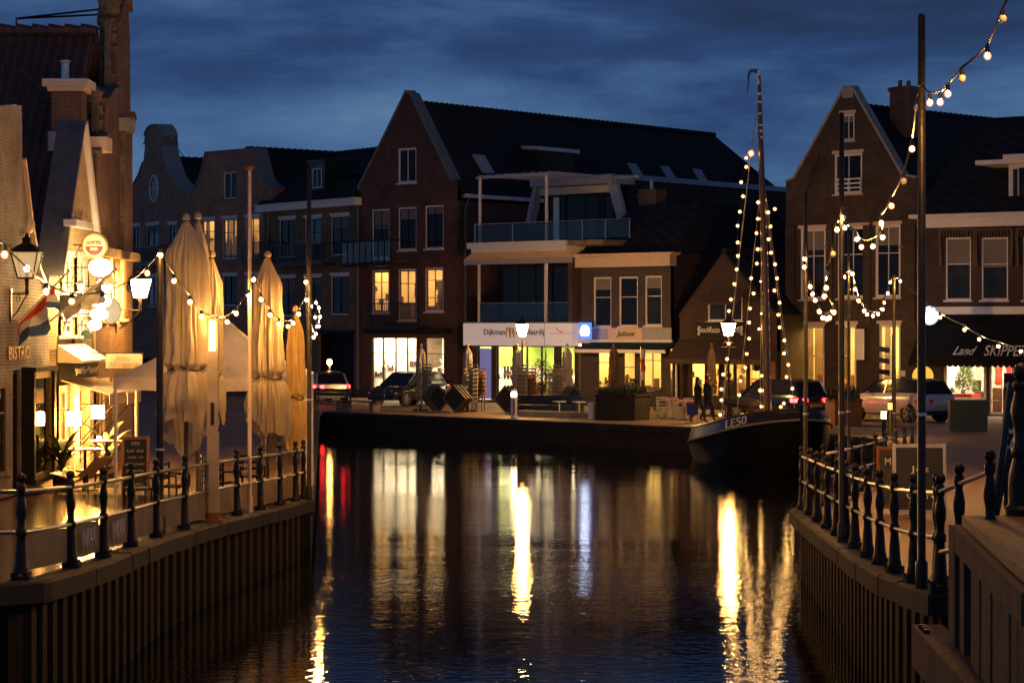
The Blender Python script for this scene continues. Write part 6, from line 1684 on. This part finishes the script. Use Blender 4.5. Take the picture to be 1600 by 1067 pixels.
# ================================================================== THE SAILING BOAT
def boat():
    stn, stm = Vector((7.0,78.1)), Vector((8.88,70.4))
    ax = (stm-stn); L = ax.length; rz = math.atan2(ax.y, ax.x); bow = stn
    root = thing('sailing_boat', 'black flat bottomed sailing boat marked LE50, hung with bulbs', 'boat', (stn.x, stn.y, -1.15), rz)
    # t runs from the stern (0) to the stem (1)
    hb = lambda t: 1.75*max(0.0, 1-(max(0,t-.55)/.45)**2.8)**.58*(1-.42*(max(0,.5-t)/.5)**2)*(1-(max(0,.12-t)/.12)**3)**.5
    rub = lambda t: .86+1.04*t**1.5
    sheer = lambda t: rub(t)+.50-.22*t
    N = 36
    def ring(t, k, z):
        x = L/2+(t-.5)*L*k; return [(x, -hb(t)*k, z), (x, hb(t)*k, z)]
    def skin(levels, name, m):
        mb = MB()
        for s_ in (0, 1):
            rows = [[ring(i/N, fk(i/N), fz(i/N))[s_] for i in range(N+1)] for fk, fz in levels]
            o = [p for r in rows for p in r]; k = N+1
            fs = [(j*k+i, j*k+i+1, (j+1)*k+i+1, (j+1)*k+i) for j in range(len(rows)-1) for i in range(N)]
            mb.add(o, fs if s_ == 0 else [f_[::-1] for f_ in fs])
        return mb.build(name, m, root, True)
    hl = skin([(lambda t: .78, lambda t: -.5), (lambda t: .88, lambda t: 0.0), (lambda t: .97, lambda t: rub(t)*.55), (lambda t: 1.02, rub)], 'hull', M['hull'])
    pk = MB()      # plank seams stand a little proud
    for f_ in (.25,.45,.65,.85):
        for s_ in (0,1): pk.tube([ring(i/N, .885+.13*f_, rub(i/N)*f_)[s_] for i in range(1,N)], .012, 4)
    pk.build('plank_seam', M['hull'], hl)
    skin([(lambda t: 1.02, rub), (lambda t: 1.0, lambda t: rub(t)+.2), (lambda t: .965, sheer), (lambda t: .94, sheer), (lambda t: .94, lambda t: sheer(t)-.4)], 'bulwark', M['bulwark'])
    for s_ in (0,1): MB().tube([ring(i/N, 1.03, rub(i/N))[s_] for i in range(5, N+1)], .035, 6).build('rubbing_strake', M['rope'], root, True)
    for s_ in (0,1): MB().tube([ring(i/N, .955, sheer(i/N)+.02)[s_] for i in range(1, N+1)], .045, 6).build('cap_rail', M['mast'], root, True)
    mb = MB(); pts = [ring(i/N, .93, sheer(i/N)-.38) for i in range(N+1)]
    for a, b in zip(pts, pts[1:]): mb.poly([a[0], b[0], b[1], a[1]])
    mb.build('deck', M['wood_dark'], root)
    ca = MB().hexa([(1.6,-.8,.9),(4.2,-.9,1.1),(4.2,.9,1.1),(1.6,.8,.9)],[(1.65,-.65,1.62),(4.1,-.75,1.85),(4.1,.75,1.85),(1.65,.65,1.62)]).build('cabin', M['bulwark'], root)
    MB().poly([(2.2,-.83,1.25),(2.8,-.85,1.3),(2.8,-.80,1.5),(2.2,-.78,1.45)]).build('cabin_window', M['pane_dark'], ca)
    MB().tube([(L-.15,0,-.5),(L+.02,0,.5),(L+.06,0,1.4),(L+.10,0,2.35)], [.09,.11,.12,.09], 8).build('stem', M['hull'], root, True)
    MB().prism([(-.55,-.4),(.08,-.4),(.08,1.35),(-.12,1.35),(-.5,.4)], -.05, .05).build('rudder', M['bulwark'], root)
    MB().tube([(-.05,0,1.4),(.9,.1,1.65)], .03, 6).build('tiller', M['mast'], root, True)
    le = MB().prism([(3.0,1.15),(4.9,1.75),(5.15,1.60),(5.1,1.42),(4.2,.75),(3.3,.35),(2.8,.6)], hb(.5)*1.03+.05, hb(.5)*1.03+.10).build('leeboard', M['hull'], root)
    tx = .80; a_ = math.atan2(-(hb(tx+.05)-hb(tx-.05)), .1*L)
    put_text('LE50', root, M['white'], (tx*L,-hb(tx)-.03,rub(tx)+.17), .25, 1.15, rot=(R(93),-math.atan2(rub(tx+.05)-rub(tx-.05), .1*L),a_))
    # boom with the furled sail along it, gaff hoisted to the peak light
    inv_ = None
    # mast, pennant, rigging, bulbs (bulbs are fixed to the boat)
    inv = Matrix.Translation(Vector((bow.x, bow.y, -1.15))) @ Matrix.Rotation(rz, 4, 'Z'); inv = inv.inverted()
    T = lambda px, py, d=73.6: inv @ W(px, py, d)
    mt, mbm = T(1186,118), T(1199,640)
    ms = MB().tube([mbm-Vector((0,0,.6)), mbm, T(1195,420), T(1190,270), mt], [.15,.145,.125,.10,.05], 12).build('mast', M['mast'], root, True)
    rg = MB()
    for py in (147,160,178,196,205,215): 
        c = T(1186+(py-118)*.032, py); rg.lathe([(.085,-.03),(.085,.03)], 10, c)
    rg.build('mast_band', M['white'], ms, True)
    MB().tube([T(1185.5,132),T(1185,110)], [.06,.035], 8).build('mast_head', M['white'], ms, True)
    pn = MB(); a = [T(1185,108),T(1178,108),T(1171,109),T(1168,116),T(1168,130),T(1167,146)]; b = [T(1185,116),T(1178,114),T(1173,114),T(1171,122),T(1170,134),T(1168,147)]
    for i in range(5): pn.poly([a[i], b[i], b[i+1], a[i+1]])
    pn.build('pennant', M['blue'], root)
    rg = MB()
    for p_, q_ in (((1173,240),(1187,200)),((1173,240),(1125,664)),((1173.5,240),(1128,650)),((1190,270),(1232,585)),((1192,270),(1242,640)),((1190,290),(1188,640)),((1188,300),(1152,640)),((1187,140),(1173,240)),((1186,240),(1205,395))):
        rg.tube([T(*p_), T(*q_)], .014, 5)
    rg.build('rigging', M['rope'], root)
    mx_ = mbm.x
    bo_ = MB().tube([(mx_-.15,0,2.05),(.2,.1,2.15)], .07, 8).build('boom', M['mast'], root, True)
    MB().tube([(mx_-.3-i*.42,.02*math.sin(i*2),2.25+.02*math.sin(i*3)) for i in range(10)], [.06,.14,.16,.15,.17,.15,.16,.14,.12,.05], 9).build('furled_sail', M['canvas_brn'], bo_, True)
    fs = [(1173.5,240,1.7),(1166,247),(1166,261),(1158,285),(1161,307),(1156,331),(1152.6,353),(1152.6,379),(1153,400),(1151,421),(1147.5,444),(1142,468),(1139,486),(1138.6,537),(1136,561),(1130,585),(1127,608),(1127,625),(1125,648),(1125,665,1.8)]
    ml = [(1190,272),(1190,294),(1184.5,316.5),(1195,313),(1184,342),(1182,364.5),(1184,389.6),(1182.6,412),(1173.7,435),(1177.5,458.7),(1172,482),(1170.5,504),(1170.5,529),(1166.7,553),(1164.5,574.4),(1157,595),(1155,617)]
    rl = [(1210.7,326.7),(1200.5,332),(1204,354),(1201,374),(1204.6,395),(1211,413),(1214,435),(1210,454),(1218,473),(1216,492),(1218,511.6),(1225.6,532),(1225,552),(1231.7,570),(1229,589),(1238,607),(1224.7,630),(1220,635.6)]
    ot = [(1189.6,490,.7),(1186,514,.8),(1190,587,.8),(1188,610,1.2),(1189,635,.8),(1160,648.6,1.2),(1179,650),(1189,440,.7)]
    r = .052
    a = MB().ball((0,0,0), r*1.25, 10, 7).mesh('bulb', M['bulb_shell'], True); a2 = MB().ball((0,0,0), r*.6, 8, 6).mesh('filament', M['bulb_boat'], True)
    for l in (fs, ml, rl, ot):
        for q in l:
            o = put('bulb', a, root, T(q[0], q[1])); put('filament', a2, o)
            if len(q) > 2: o.scale = (q[2],)*3
    for l in (fs, ml, rl): MB().tube([T(*q[:2]) for q in l], .010, 5).build('bulb_cable', M['black'], root)
boat()

# ================================================================== CARS
def car(name, label, px, d, heading, paint, L=4.1, Wd=1.76, H=1.5, tail='tail', tail_on=True, roof=None, zf=0.0, suv=.0):
    x = (px-800)*d/FPX
    root = thing(name, label, 'car', (x, d, zf), heading)
    # local: +x is forward; stations from the tail (x=-L/2) to the nose
    st = [(-.500,.42,.72,.80),(-.490,.34,.92,.93),(-.44,.28,.98,.985),(-.30,.24,.99,1.0),(0,.24,.97,1.0),(.22,.24,.95,1.0),(.34,.26,.90,.99),(.44,.30,.80,.95),(.485,.36,.70,.86),(.50,.42,.60,.74)]
    sec = [(-.62,0),(-.93,.10),(-1.0,.35),(-1.0,.62),(-.96,.86),(-.86,1.0),(0,1.02)]
    ss = sec+[(-a, b) for a, b in sec[-2::-1]]
    vs = []; n = len(ss)
    for t, z0, z1, wf in st:
        for a, b in ss: vs.append((t*L, a*Wd/2*wf, z0+(z1-z0)*b+suv*b*.12))
    fs = [(i*n+k, i*n+k+1, (i+1)*n+k+1, (i+1)*n+k) for i in range(len(st)-1) for k in range(n-1)]
    fs += [(i*n+n-1, i*n, (i+1)*n, (i+1)*n+n-1) for i in range(len(st)-1)]
    fs += [tuple(range(n))[::-1], tuple((len(st)-1)*n+k for k in range(n))]
    bd = MB().add(vs, fs).build('body', M[paint], root, True)
    # glasshouse
    zb = .95+suv*.12; zr = H
    gl = [(-.470,zb-.02,.84,0),(-.40,zr-.10,.72,1),(-.26,zr-.01,.71,1),(-.02,zr,.71,1),(.10,zr-.05,.72,1),(.285,zb-.02,.86,0)]
    v2 = []
    for t, z, wf, _ in gl: v2 += [(t*L,-Wd/2*wf,z),(t*L,Wd/2*wf,z)]
    lowp = [(-.47*L,-Wd/2*.90,zb-.03),(.285*L,-Wd/2*.90,zb-.03)]
    mb = MB()
    for i in range(len(gl)-1): mb.add([v2[2*i],v2[2*i+1],v2[2*i+3],v2[2*i+2]], [(0,1,2,3)])
    for s_ in (0,1):
        side = [v2[2*i+s_] for i in range(len(gl))]; y = -Wd/2*.9 if s_ == 0 else Wd/2*.9
        mb.poly(side[::-1] if s_ == 0 else side)
    mb.build('window_glass', M['pane_dark'], root, False)
    # roof skin and pillars over the glass
    mb = MB(); e = .012
    for i in (1,2,3): mb.add([(v2[2*i][0],v2[2*i][1]*1.01,v2[2*i][2]+e),(v2[2*i+1][0],v2[2*i+1][1]*1.01,v2[2*i+1][2]+e),(v2[2*i+3][0],v2[2*i+3][1]*1.01,v2[2*i+3][2]+e),(v2[2*i+2][0],v2[2*i+2][1]*1.01,v2[2*i+2][2]+e)], [(0,1,2,3)])
    for s_ in (0,1):
        sg = -1 if s_ == 0 else 1
        for (a, b, w_) in ((0,1,.10),(4,5,.05)):
            mb.bar(Vector(v2[2*a+s_])+Vector((0,sg*.01,0)), Vector(v2[2*b+s_])+Vector((0,sg*.01,0)), w_, .04)
        for a in (1,2,3): mb.bar(v2[2*a+s_], v2[2*a+2+s_], .05, .04)
        mb.bar((-.02*L,sg*Wd/2*.72,zr-.02),(.0,sg*Wd/2*.88,zb-.02),.09,.03)
    mb.build('roof', M[roof or paint], root)
    R_ = .315+.03*(suv > 0)
    ty = MB().lathe([(R_*.66,-.1),(R_*.95,-.1),(R_,-.07),(R_,.07),(R_*.95,.1),(R_*.66,.1)], 20).mesh('wheel', M['rubber'], True)
    rm = MB().lathe([(R_*.66,-.05),(R_*.68,.108),(R_*.60,.112),(.05,.118)], 20)
    rm.cur = 1
    for k in range(5):
        c_, s__ = math.cos(k*1.2566), math.sin(k*1.2566); rm.add([(c_*.10-s__*.05,s__*.10+c_*.05,.1195),(c_*.10+s__*.05,s__*.10-c_*.05,.1195),(c_*R_*.58+s__*.055,s__*R_*.58-c_*.055,.1195),(c_*R_*.58-s__*.055,s__*R_*.58+c_*.055,.1195)], [(0,1,2,3)])
    rm = rm.mesh('rim', [M['alloy'], M['rubber']], True)
    for sx in (-.31,.315):
        for sy in (-1,1):
            w_ = put('wheel', ty, root, (sx*L, sy*(Wd/2-.10), R_), (R(90)*-sy,0,0)); put('rim', rm, w_)
            MB().lathe([(R_*1.16,0),(R_*1.16,.02)], 16).build('wheel_arch', M['rubber'], w_).location = (0,0,.078)
    for sy in (-1,1):
        q0 = [(-.515*L,.50*Wd/2),(-.462*L,1.01*Wd/2),(-.40*L,1.03*Wd/2),(-.47*L,.50*Wd/2)]
        q0 = [(a, sy*b) for a, b in (q0 if sy < 0 else q0)]
        if sy > 0: q0 = q0[::-1]
        MB().hexa([(a,b,.74) for a, b in q0], [(a,b,.88) for a, b in q0]).build('tail_light', M[tail if tail_on else 'red'], root)
        MB().ball((.475*L, sy*.66*Wd/2, .66), .10, 10, 6, .7).build('headlight', M['alloy'], root, True)
        MB().ball((.16*L, sy*1.06*Wd/2, zb+.02), .09, 8, 5, .7).build('door_mirror', M[paint], root, True)
    MB().box(-.512*L,-.495*L,-.26,.26,.55,.66).build('number_plate', M['gold'], root)
    MB().box(-.508*L,-.46*L,-Wd/2*.9,Wd/2*.9,.30,.46).box(.46*L,.505*L,-Wd/2*.85,Wd/2*.85,.28,.42).build('bumper', M['dark_paint' if suv else paint], root)
    return root
car('parked_car', 'black parked car in front of the lit clothes shop', 640, 105, math.atan2(-.8,-.6), 'car_black', 4.1, 1.76, 1.52, tail_on=False)
car('moving_car', 'silver car with a red tail light at the left end of the far quay', 501, 108, math.atan2(.93,-.36), 'car_silver', 4.0, 1.74, 1.5)
car('parked_car', 'black car with red tail lights behind the mast', 1214, 88.5, math.atan2(.8,-.6), 'car_black', 4.2, 1.78, 1.58)
car('parked_car', 'white car with a black roof parked beside the black awning shop', 1404, 87.5, math.atan2(.8,-.6), 'car_white', 4.25, 1.82, 1.62, tail_on=False, roof='car_black', suv=1)

# ================================================================== FAR QUAY FURNITURE
def bench(label, px, d, rz):
    root = thing('bench', label, 'bench', ((px-800)*d/FPX, d, 0), rz, group='benches on the far quay')
    for x in (-.85,.85): MB().box(x-.12,x+.12,-.22,.22,0,.40).build('leg', M['concrete'], root)
    for k in range(4): MB().box(-1.15,1.15,-.24+k*.125,-.135+k*.125,.40,.445).build('seat_slat', M['wood_dark'], root)
    for k in range(2): MB().box(-1.15,1.15,.26,.30,.62+k*.17,.76+k*.17).build('back_slat', M['wood_dark'], root)
    for x in (-.85,.85): MB().bar((x,.26,.40),(x,.31,.92),.05).build('back_support', M['iron'], root)
DQ = math.atan2(-16.7,14.4)
bench('dark wooden bench by the left end of the far quay', 512, 98.5, DQ+.15); bench('dark wooden bench in front of the black parked car', 563, 97.5, DQ+.15)
ORD = ['lowest', 'second lowest', 'third lowest', 'fourth lowest', 'fifth lowest', 'sixth lowest', 'seventh lowest', 'eighth lowest']
def stack(px, d, n, m, label, group, rz):
    x = (px-800)*d/FPX
    for k in range(n):
        o = put('stacked_chair', CH[m], None, (x+.004*k, d+.03*k, .165*k), (0,0,rz))
        tag(o, ORD[k]+' '+label, 'chair', group)
FRZ = math.atan2(-.85,1)
stack(663, 97.5, 8, 'chair', 'grey chair in the stack by the black parked car', 'stacked chairs by the black car', FRZ+.3)
stack(735, 96.5, 8, 'chair', 'grey chair in the stack left of the estate agent', 'stacked chairs left of the estate agent', FRZ+.15)
stack(748, 97.2, 7, 'chair_tan', 'tan chair in the stack by the purple poster', 'stacked tan chairs by the purple poster', FRZ+.4)
stack(813, 95.5, 8, 'chair', 'grey chair in the stack behind the street lantern', 'stacked chairs behind the street lantern', FRZ+.45)
stack(826, 96.2, 7, 'chair_tan', 'tan chair in the stack right of the street lantern', 'stacked tan chairs by the street lantern', FRZ+.2)
stack(868, 95.0, 8, 'chair', 'grey chair in the stack near the blue lit sign', 'stacked chairs near the blue sign', FRZ+.3)
def folded_tables(px, d, n, lab, tilt, gr, dirx=1):
    for k in range(n):
        x = (px-800)*d/FPX+dirx*.13*k
        root = thing('folded_table', ('rearmost ', 'middle ', 'front ')[k]+lab, 'table', (x, d-.10*k, .60), FRZ, group=gr)
        root.rotation_euler = (R(8), R(tilt), FRZ*.6)
        MB().box(-.42,.42,-.02,.02,-.42,.42).build('table_top', M['tabletop'], root)
        MB().box(-.40,.40,-.026,-.021,-.40,-.37).box(-.40,.40,-.026,-.021,.37,.40).box(-.40,-.37,-.026,-.021,-.37,.37).box(.37,.40,-.026,-.021,-.37,.37).build('edge_band', M['chair'], root)
        MB().tube([(0,.03,0),(.22,.06,-.5)], .02, 6).build('folded_leg', M['alu'], root)
folded_tables(676, 96.5, 3, 'black folded table leaning by the black parked car', 45, 'folded tables by the black car')
folded_tables(720, 95.8, 3, 'black folded table leaning by the stack left of the estate agent', 45, 'folded tables left of the estate agent', -1)
folded_tables(800, 94.8, 3, 'black folded table leaning under the street lantern', 45, 'folded tables under the street lantern', -1)
folded_tables(888, 94.4, 3, 'black folded table leaning below the blue lit sign', 45, 'folded tables below the blue sign')
for k, (px, d, lb) in enumerate(((658,98.3,'by the black parked car'),(731,97.3,'left of the purple poster'),(808,96.6,'behind the street lantern'),(886,95.8,'below the blue lit sign'))):
    parasol('closed_parasol', 'closed grey parasol standing '+lb, px, 541, 607, d, .30, 'canvas_grey', 6, .86, zf=0, seed=20+k, pole_m='alu', group='grey parasols on the far quay')
parasol('closed_parasol', 'dark closed parasol in front of the grey cafe', 959, 540, 606, 97.0, .30, 'canvas_brn', 6, .86, zf=0, seed=30)
parasol('closed_parasol', 'dark closed parasol in front of the snack bar', 1112, 540, 612, 92.0, .24, 'canvas_brn', 6, .86, zf=0, seed=31)
# bollard with lamp
root = thing('bollard_lamp', 'white bollard with a lit head at the quay edge', 'bollard', ((803-800)*90/FPX, 90, 0))
MB().lathe([(.13,0),(.13,.82),(.11,.84)], 14).build('shaft', M['white'], root, True); MB().lathe([(.10,.84),(.11,.95),(.09,1.04)], 14).build('lit_head', M['white_glow'], root, True); MB().lathe([(.14,1.04),(.10,1.12),(.02,1.15)], 14).build('cap', M['white'], root, True)
MB().box(-.03,.03,-.14,-.128,.15,.75).build('print', M['blue'], root)
# dark lounge seats with white T legged tables
root = thing('lounge_sofa', 'long low black terrace sofa before the estate agent', 'sofa', ((855-800)*93.2/FPX, 93.2, 0), FRZ*.75)
MB().box(-1.5,1.5,-.4,.4,.06,.42).build('seat', M['tabletop'], root); MB().box(-1.5,1.5,.25,.42,.423,.80).build('backrest', M['tabletop'], root)
for x in (-1.42,1.42): MB().box(x-.1,x+.1,-.4,.245,.423,.62).build('armrest', M['tabletop'], root)
for k, px in enumerate((874,905)):
    d = 91.6-k*.6
    small_table(('left','right')[k]+' of two white pedestal tables before the black sofa', px, d, .42, 'white', .62, 'white pedestal tables', 'white', zf=0)
root = thing('low_wall', 'low pale wall below the black sofa', 'low wall', ((868-800)*90.8/FPX, 90.8, 0), FRZ*.9)
MB().box(-1.7,1.7,-.15,.15,0,.20).build('base', M['concrete'], root); MB().box(-1.73,1.73,-.18,.18,.203,.25).build('coping', M['stone'], root)
root = thing('white_box', 'narrow white box beside the round planter', 'box', ((926-800)*89.3/FPX, 89.3, 0), FRZ)
MB().box(-.13,.13,-.12,.12,0,.60).build('body', M['white'], root); MB().box(-.15,.15,-.14,.14,.603,.64).build('lid', M['white'], root)
# small lit lamp on a low post beside the silver car
p = W(515, 566, 110)
o = thing('post_lamp', 'small lit lamp on a thin post right of the silver car', 'lamp', (p.x, 110, 0))
MB().tube([(0,0,0),(0,0,p.z-.1)], .04, 8).build('post', M['cream'], o, True); MB().ball((0,0,p.z), .12, 10, 7, 1.3).build('glowing_globe', M['lamp_small'], o, True); MB().lathe([(.13,0),(.02,.1)], 10, (0,0,p.z+.17)).build('cap', M['iron'], o, True)
# planters
def planter(label, px, d, prof, n, m, seed, hgt, leafm='leaf_dark', ph=0, nl=900, sx=1, sy=1):
    root = thing('planter', label, 'planter', ((px-800)*d/FPX, d, 0), 0)
    MB().lathe(prof, n, ph=ph, sx=sx, sy=sy).build('tub', M[m], root)
    rs = random.Random(seed); mb = MB(); r0 = prof[-1][0]*.92; z0 = prof[-1][1]
    for k in range(nl):
        a = rs.random()*6.283; r = r0*math.sqrt(rs.random()); x, y = r*math.cos(a)*sx, r*math.sin(a)*sy; z = z0-.05+hgt*rs.random()**1.6*(1-.4*(r/r0)**2); l = .05+.06*rs.random(); b = rs.random()*6.28
        dx, dy = math.cos(b)*l*.4, math.sin(b)*l*.4
        mb.add([(x-dx,y-dy,z),(x+dx,y+dy,z),(x+rs.uniform(-.05,.05),y+rs.uniform(-.05,.05),z+l*1.4)], [(0,1,2)])
    mb.build('foliage', M[leafm], root)
    return root
planter('large brown eight sided planter with low hedge on the quay edge', 972, 88.8, [(1.12,0),(1.15,.9),(1.2,.92),(1.2,1.0),(1.05,1.0)], 8, 'concrete_dark', 41, .35, ph=R(22.5), nl=1600)
planter('rust coloured square planter behind the boat mast', 1318, 84, [(.72,0),(.74,.86),(.78,.88),(.78,.95),(.68,.95)], 4, 'corten', 42, .55, ph=R(45)+.2, nl=900)
def shrub(label, px, d, hgt, seed, r=.5):
    rs = random.Random(seed)
    root = thing('potted_tree', label, 'tree', ((px-800)*d/FPX, d, 0))
    MB().lathe([(.22,0),(.3,.42),(.32,.45),(.27,.45)], 12).build('pot', M['concrete_dark'], root, True)
    tr = MB().tube([(0,0,.4),(.03,.02,hgt*.5),(.0,0,hgt*.8)], [.035,.028,.015], 7)
    for k in range(9):
        a = rs.random()*6.28; z = hgt*(.35+.4*rs.random()); tr.tube([(0,0,z),(math.cos(a)*r*.7,math.sin(a)*r*.7,z+.35)], [.015,.006], 5)
    tr.build('trunk', M['wood_dark'], root)
    mb = MB()
    for k in range(1100):
        a = rs.random()*6.283; t = rs.random(); z = hgt*(.35+.65*t); rr = r*math.sqrt(rs.random())*(.4+.9*math.sin(math.pi*(.15+.8*t)))*(1 if math.sin(a*3+t*9+seed) > -.35 else .55)
        x, y = rr*math.cos(a), rr*math.sin(a); l = .06+.05*rs.random(); b, c = rs.random()*6.28, rs.uniform(-.6,.9)
        u = Vector((math.cos(b), math.sin(b), c)).normalized()*l; v = Vector((-math.sin(b), math.cos(b), rs.uniform(-.5,.5)))*l*.35
        p = Vector((x,y,z)); mb.add([p-v*.2, p+u*.5+v, p+u, p+u*.5-v], [(0,1,2,3)])
    mb.build('crown', M['leaf_dark'], root)
shrub('slender potted tree in front of the green lit shop window', 846, 97.5, 2.2, 51, .45); shrub('bushy potted tree left of the blue lit sign', 866, 97.8, 1.8, 52, .42); shrub('dark potted shrub at the grey cafe door', 988, 98.5, 1.35, 53, .38)
# neighbour's lit blue sign
p = W(914.5, 517, 104.2)
o = thing('lit_sign', 'glowing blue and white sign at the grey cafe corner', 'sign', p, FRZ*.35)
MB().box(-.28,.28,-.09,.09,-.38,.38).build('blue_case', M['blue_glow'], o)
c = [(-.15,-.22),(.15,-.22),(.22,-.05),(.19,.12),(.1,.24),(-.1,.24),(-.19,.12),(-.22,-.05)]
MB().prism(c, -.10, -.092).build('white_emblem', M['bluewhite_glow'], o); MB().tube([(0,.09,0),(.05,1.2,0)], .02, 6).build('bracket', M['iron'], o)
# hanging flag at the cafe
p = W(1001, 545, 99.5)
o = thing('flag', 'limp red and white flag hanging before the grey cafe', 'flag', (p.x, p.y, 0))
MB().tube([(0,0,0),(0,0,p.z+.1)], .02, 6).build('flagpole', M['alu'], o)
for k, (m_, a, b) in enumerate((('flag_white',0,.45),('flag_red',.45,1.0),('flag_white',1.0,1.35))):
    MB().tube([(.10+.03*math.sin(z*9),.02*math.cos(z*7),p.z-z) for z in [a+(b-a)*j/5 for j in range(6)]], [.09+.02*math.sin(j*2+k) for j in range(6)], 7).build('cloth_band', M[m_], o, True)
# cafe tables and chairs, bicycle
for k, (px, d) in enumerate(((1045,90.0),(1070,89.0))): small_table(('left','right')[k]+' of two wooden tables before the snack bar', px, d, .8, 'wood', .74, 'tables before the snack bar', 'alu', zf=0)
for k, (px, d, rz) in enumerate(((1036,89.4,.2),(1054,88.6,2.8),(1062,89.6,1.2),(1079,88.3,.5))):
    o = put('cafe_chair', CH['alu'], None, ((px-800)*d/FPX, d, 0), (0,0,rz)); tag(o, ('first','second','third','fourth')[k]+' metal chair from the left before the snack bar', 'chair', 'metal chairs before the snack bar')
def bicycle(label, px, d, rz):
    root = thing('bicycle', label, 'bicycle', ((px-800)*d/FPX, d, 0), rz)
    wh = lambda x: [(x+.33*math.cos(2*math.pi*k/24), 0, .34+.33*math.sin(2*math.pi*k/24)) for k in range(25)]
    for x in (-.52,.52):
        w_ = MB().tube(wh(x), .02, 6, False).build('wheel', M['rubber'], root)
        sp = MB()
        for k in range(10): sp.tube([(x,0,.34),(x+.32*math.cos(k*.628),0,.34+.32*math.sin(k*.628))], .003, 4)
        sp.build('spokes', M['alu'], w_)
    MB().tube([(-.52,0,.34),(-.1,0,.30),(.38,0,.80),(-.22,0,.78),(-.1,0,.30)], .018, 6).tube([(-.52,0,.34),(-.22,0,.78),(-.26,0,.92)], .014, 6).tube([(.52,0,.34),(.38,0,.80),(.34,0,1.02)], .016, 6).build('frame', M['black'], root)
    MB().tube([(.2,-.26,1.06),(.33,-.1,1.04),(.33,.1,1.04),(.2,.26,1.06)], .013, 6).build('handlebar', M['alu'], root)
    MB().hexa([(-.40,-.08,.92),(-.14,-.03,.93),(-.14,.03,.93),(-.40,.08,.92)],[(-.40,-.08,.97),(-.14,-.03,.97),(-.14,.03,.97),(-.40,.08,.97)]).build('saddle', M['black'], root)
bicycle('black bicycle beside the large brown planter', 1020, 90.5, 2.2)
# utility boxes, bollards, buoyant odds and ends on the right plaza
p = W(1512, 672, 79.5)
o = thing('utility_box', 'dark green cabinet on the pavement in front of the Christmas window', 'cabinet', (p.x, 79.5, 0), -.06)
MB().box(-.64,.64,-.3,.3,0,1.0).build('body', M['green_paint'], o); MB().box(-.67,.67,-.33,.33,1.003,1.06).build('lid', M['green_paint'], o); MB().box(-.01,.01,-.306,-.301,.08,.95).box(.12,.16,-.32,-.301,.5,.62).build('door_seam', M['black'], o)
for k, (px, py, d) in enumerate(((1381,648,74),(1391,634,75.5))):
    p = W(px, py, d); lab = ('low bollard light with a yellow head behind the boat railing','slim bollard light with a reddish head behind the boat railing')[k]
    o = thing('bollard_light', lab, 'bollard', (p.x, d, 0))
    zc = p.z
    MB().lathe([(.07,0),(.07,zc-.12)], 10).build('shaft', M['iron'], o, True); MB().lathe([(.075,zc-.12),(.075,zc+.1)], 10).build('lit_head', M[('lantern_glow','amber')[k]], o, True); MB().lathe([(.09,zc+.1),(.03,zc+.16)], 10).build('cap', M['iron'], o, True)
p = W(1442, 588, 90.5)
o = thing('globe_sign', 'round yellow lamp globe beside the white car', 'lamp', p)
M['globe'] = emit('yellow_globe', (1,.52,.06), 1.1)
MB().ball((0,0,0), .42, 18, 12).build('globe', M['globe'], o, True); MB().tube([(0,.1,.42),(0,2.4,.5)], .03, 6).build('bracket', M['iron'], o)
p = W(1453, 493, 91.3)
o = thing('round_sign', 'half hidden round blue lit sign above the black awning', 'sign', p, -.5)
c = [(.36*math.cos(2*math.pi*j/24), .36*math.sin(2*math.pi*j/24)) for j in range(24)]
M['sky_glow'] = emit('pale_blue_sign_glow', (.35,.62,1), 3.2)
MB().prism(c, -.06, .06).build('lit_face', M['sky_glow'], o); MB().prism([(x*.6,z*.6-.08) for x, z in c], -.066, -.061).build('emblem', M['bluewhite_glow'], o); MB().tube([(x,0,z) for x, z in c+c[:1]], .03, 6, False).build('rim', M['white'], o)
MB().tube([(0,.06,0),(.1,1.5,0)], .02, 6).build('bracket', M['iron'], o)
p = W(1390, 565, 86)
o = thing('direction_sign', 'signpost with three dark pointers beside the white car', 'signpost', (p.x+.12, 86, 0))
MB().lathe([(.05,0),(.045,p.z+1.0)], 10).build('post', M['iron'], o, True)
for k in range(3):
    z = p.z+.42-.42*k; MB().prism([(-.12,z-.10),(-.12,z+.10),(-.50,z+.16),(-.62,z+.04),(-.45,z-.04)][::-1], -.02, .02).build('pointer', M[('slate','slate','black')[k]], o)
# ================================================================== PEOPLE
d = 86.0
person('person', 'person in a dark coat walking with a blue shopping bag', ((1091-800)*d/FPX, d, 0), R(70), 1.68, .42, .06, hairlong=True)
person('person', 'person in a dark jacket walking beside the bag carrier', ((1106-800)*86.8/FPX, 86.8, 0), R(70), 1.76, .36, .12)
person('person', 'person in dark clothes standing at the snack bar lamp', ((1139-800)*91/FPX, 91, 0), R(200), 1.74, .08, .05)
person('person', 'person in a pale shirt standing inside the snack bar window', ((1163-800)*99.6/FPX, 99.6, .06), R(10), 1.76, .06, .15, top='shirt')
p = W(1081, 648, 85.8)
o = thing('shopping_bag', 'blue shopping bag carried by the walking person', 'bag', (p.x+.02, 85.75, .30), R(60))
MB().hexa([(-.26,-.09,0),(.26,-.09,0),(.26,.09,0),(-.26,.09,0)],[(-.30,-.12,.44),(.30,-.12,.44),(.30,.12,.44),(-.30,.12,.44)]).build('bag', M['blue'], o); MB().tube([(-.15,0,.44),(-.08,0,.60),(.08,0,.60),(.15,0,.44)], .012, 6).build('handle', M['blue'], o)
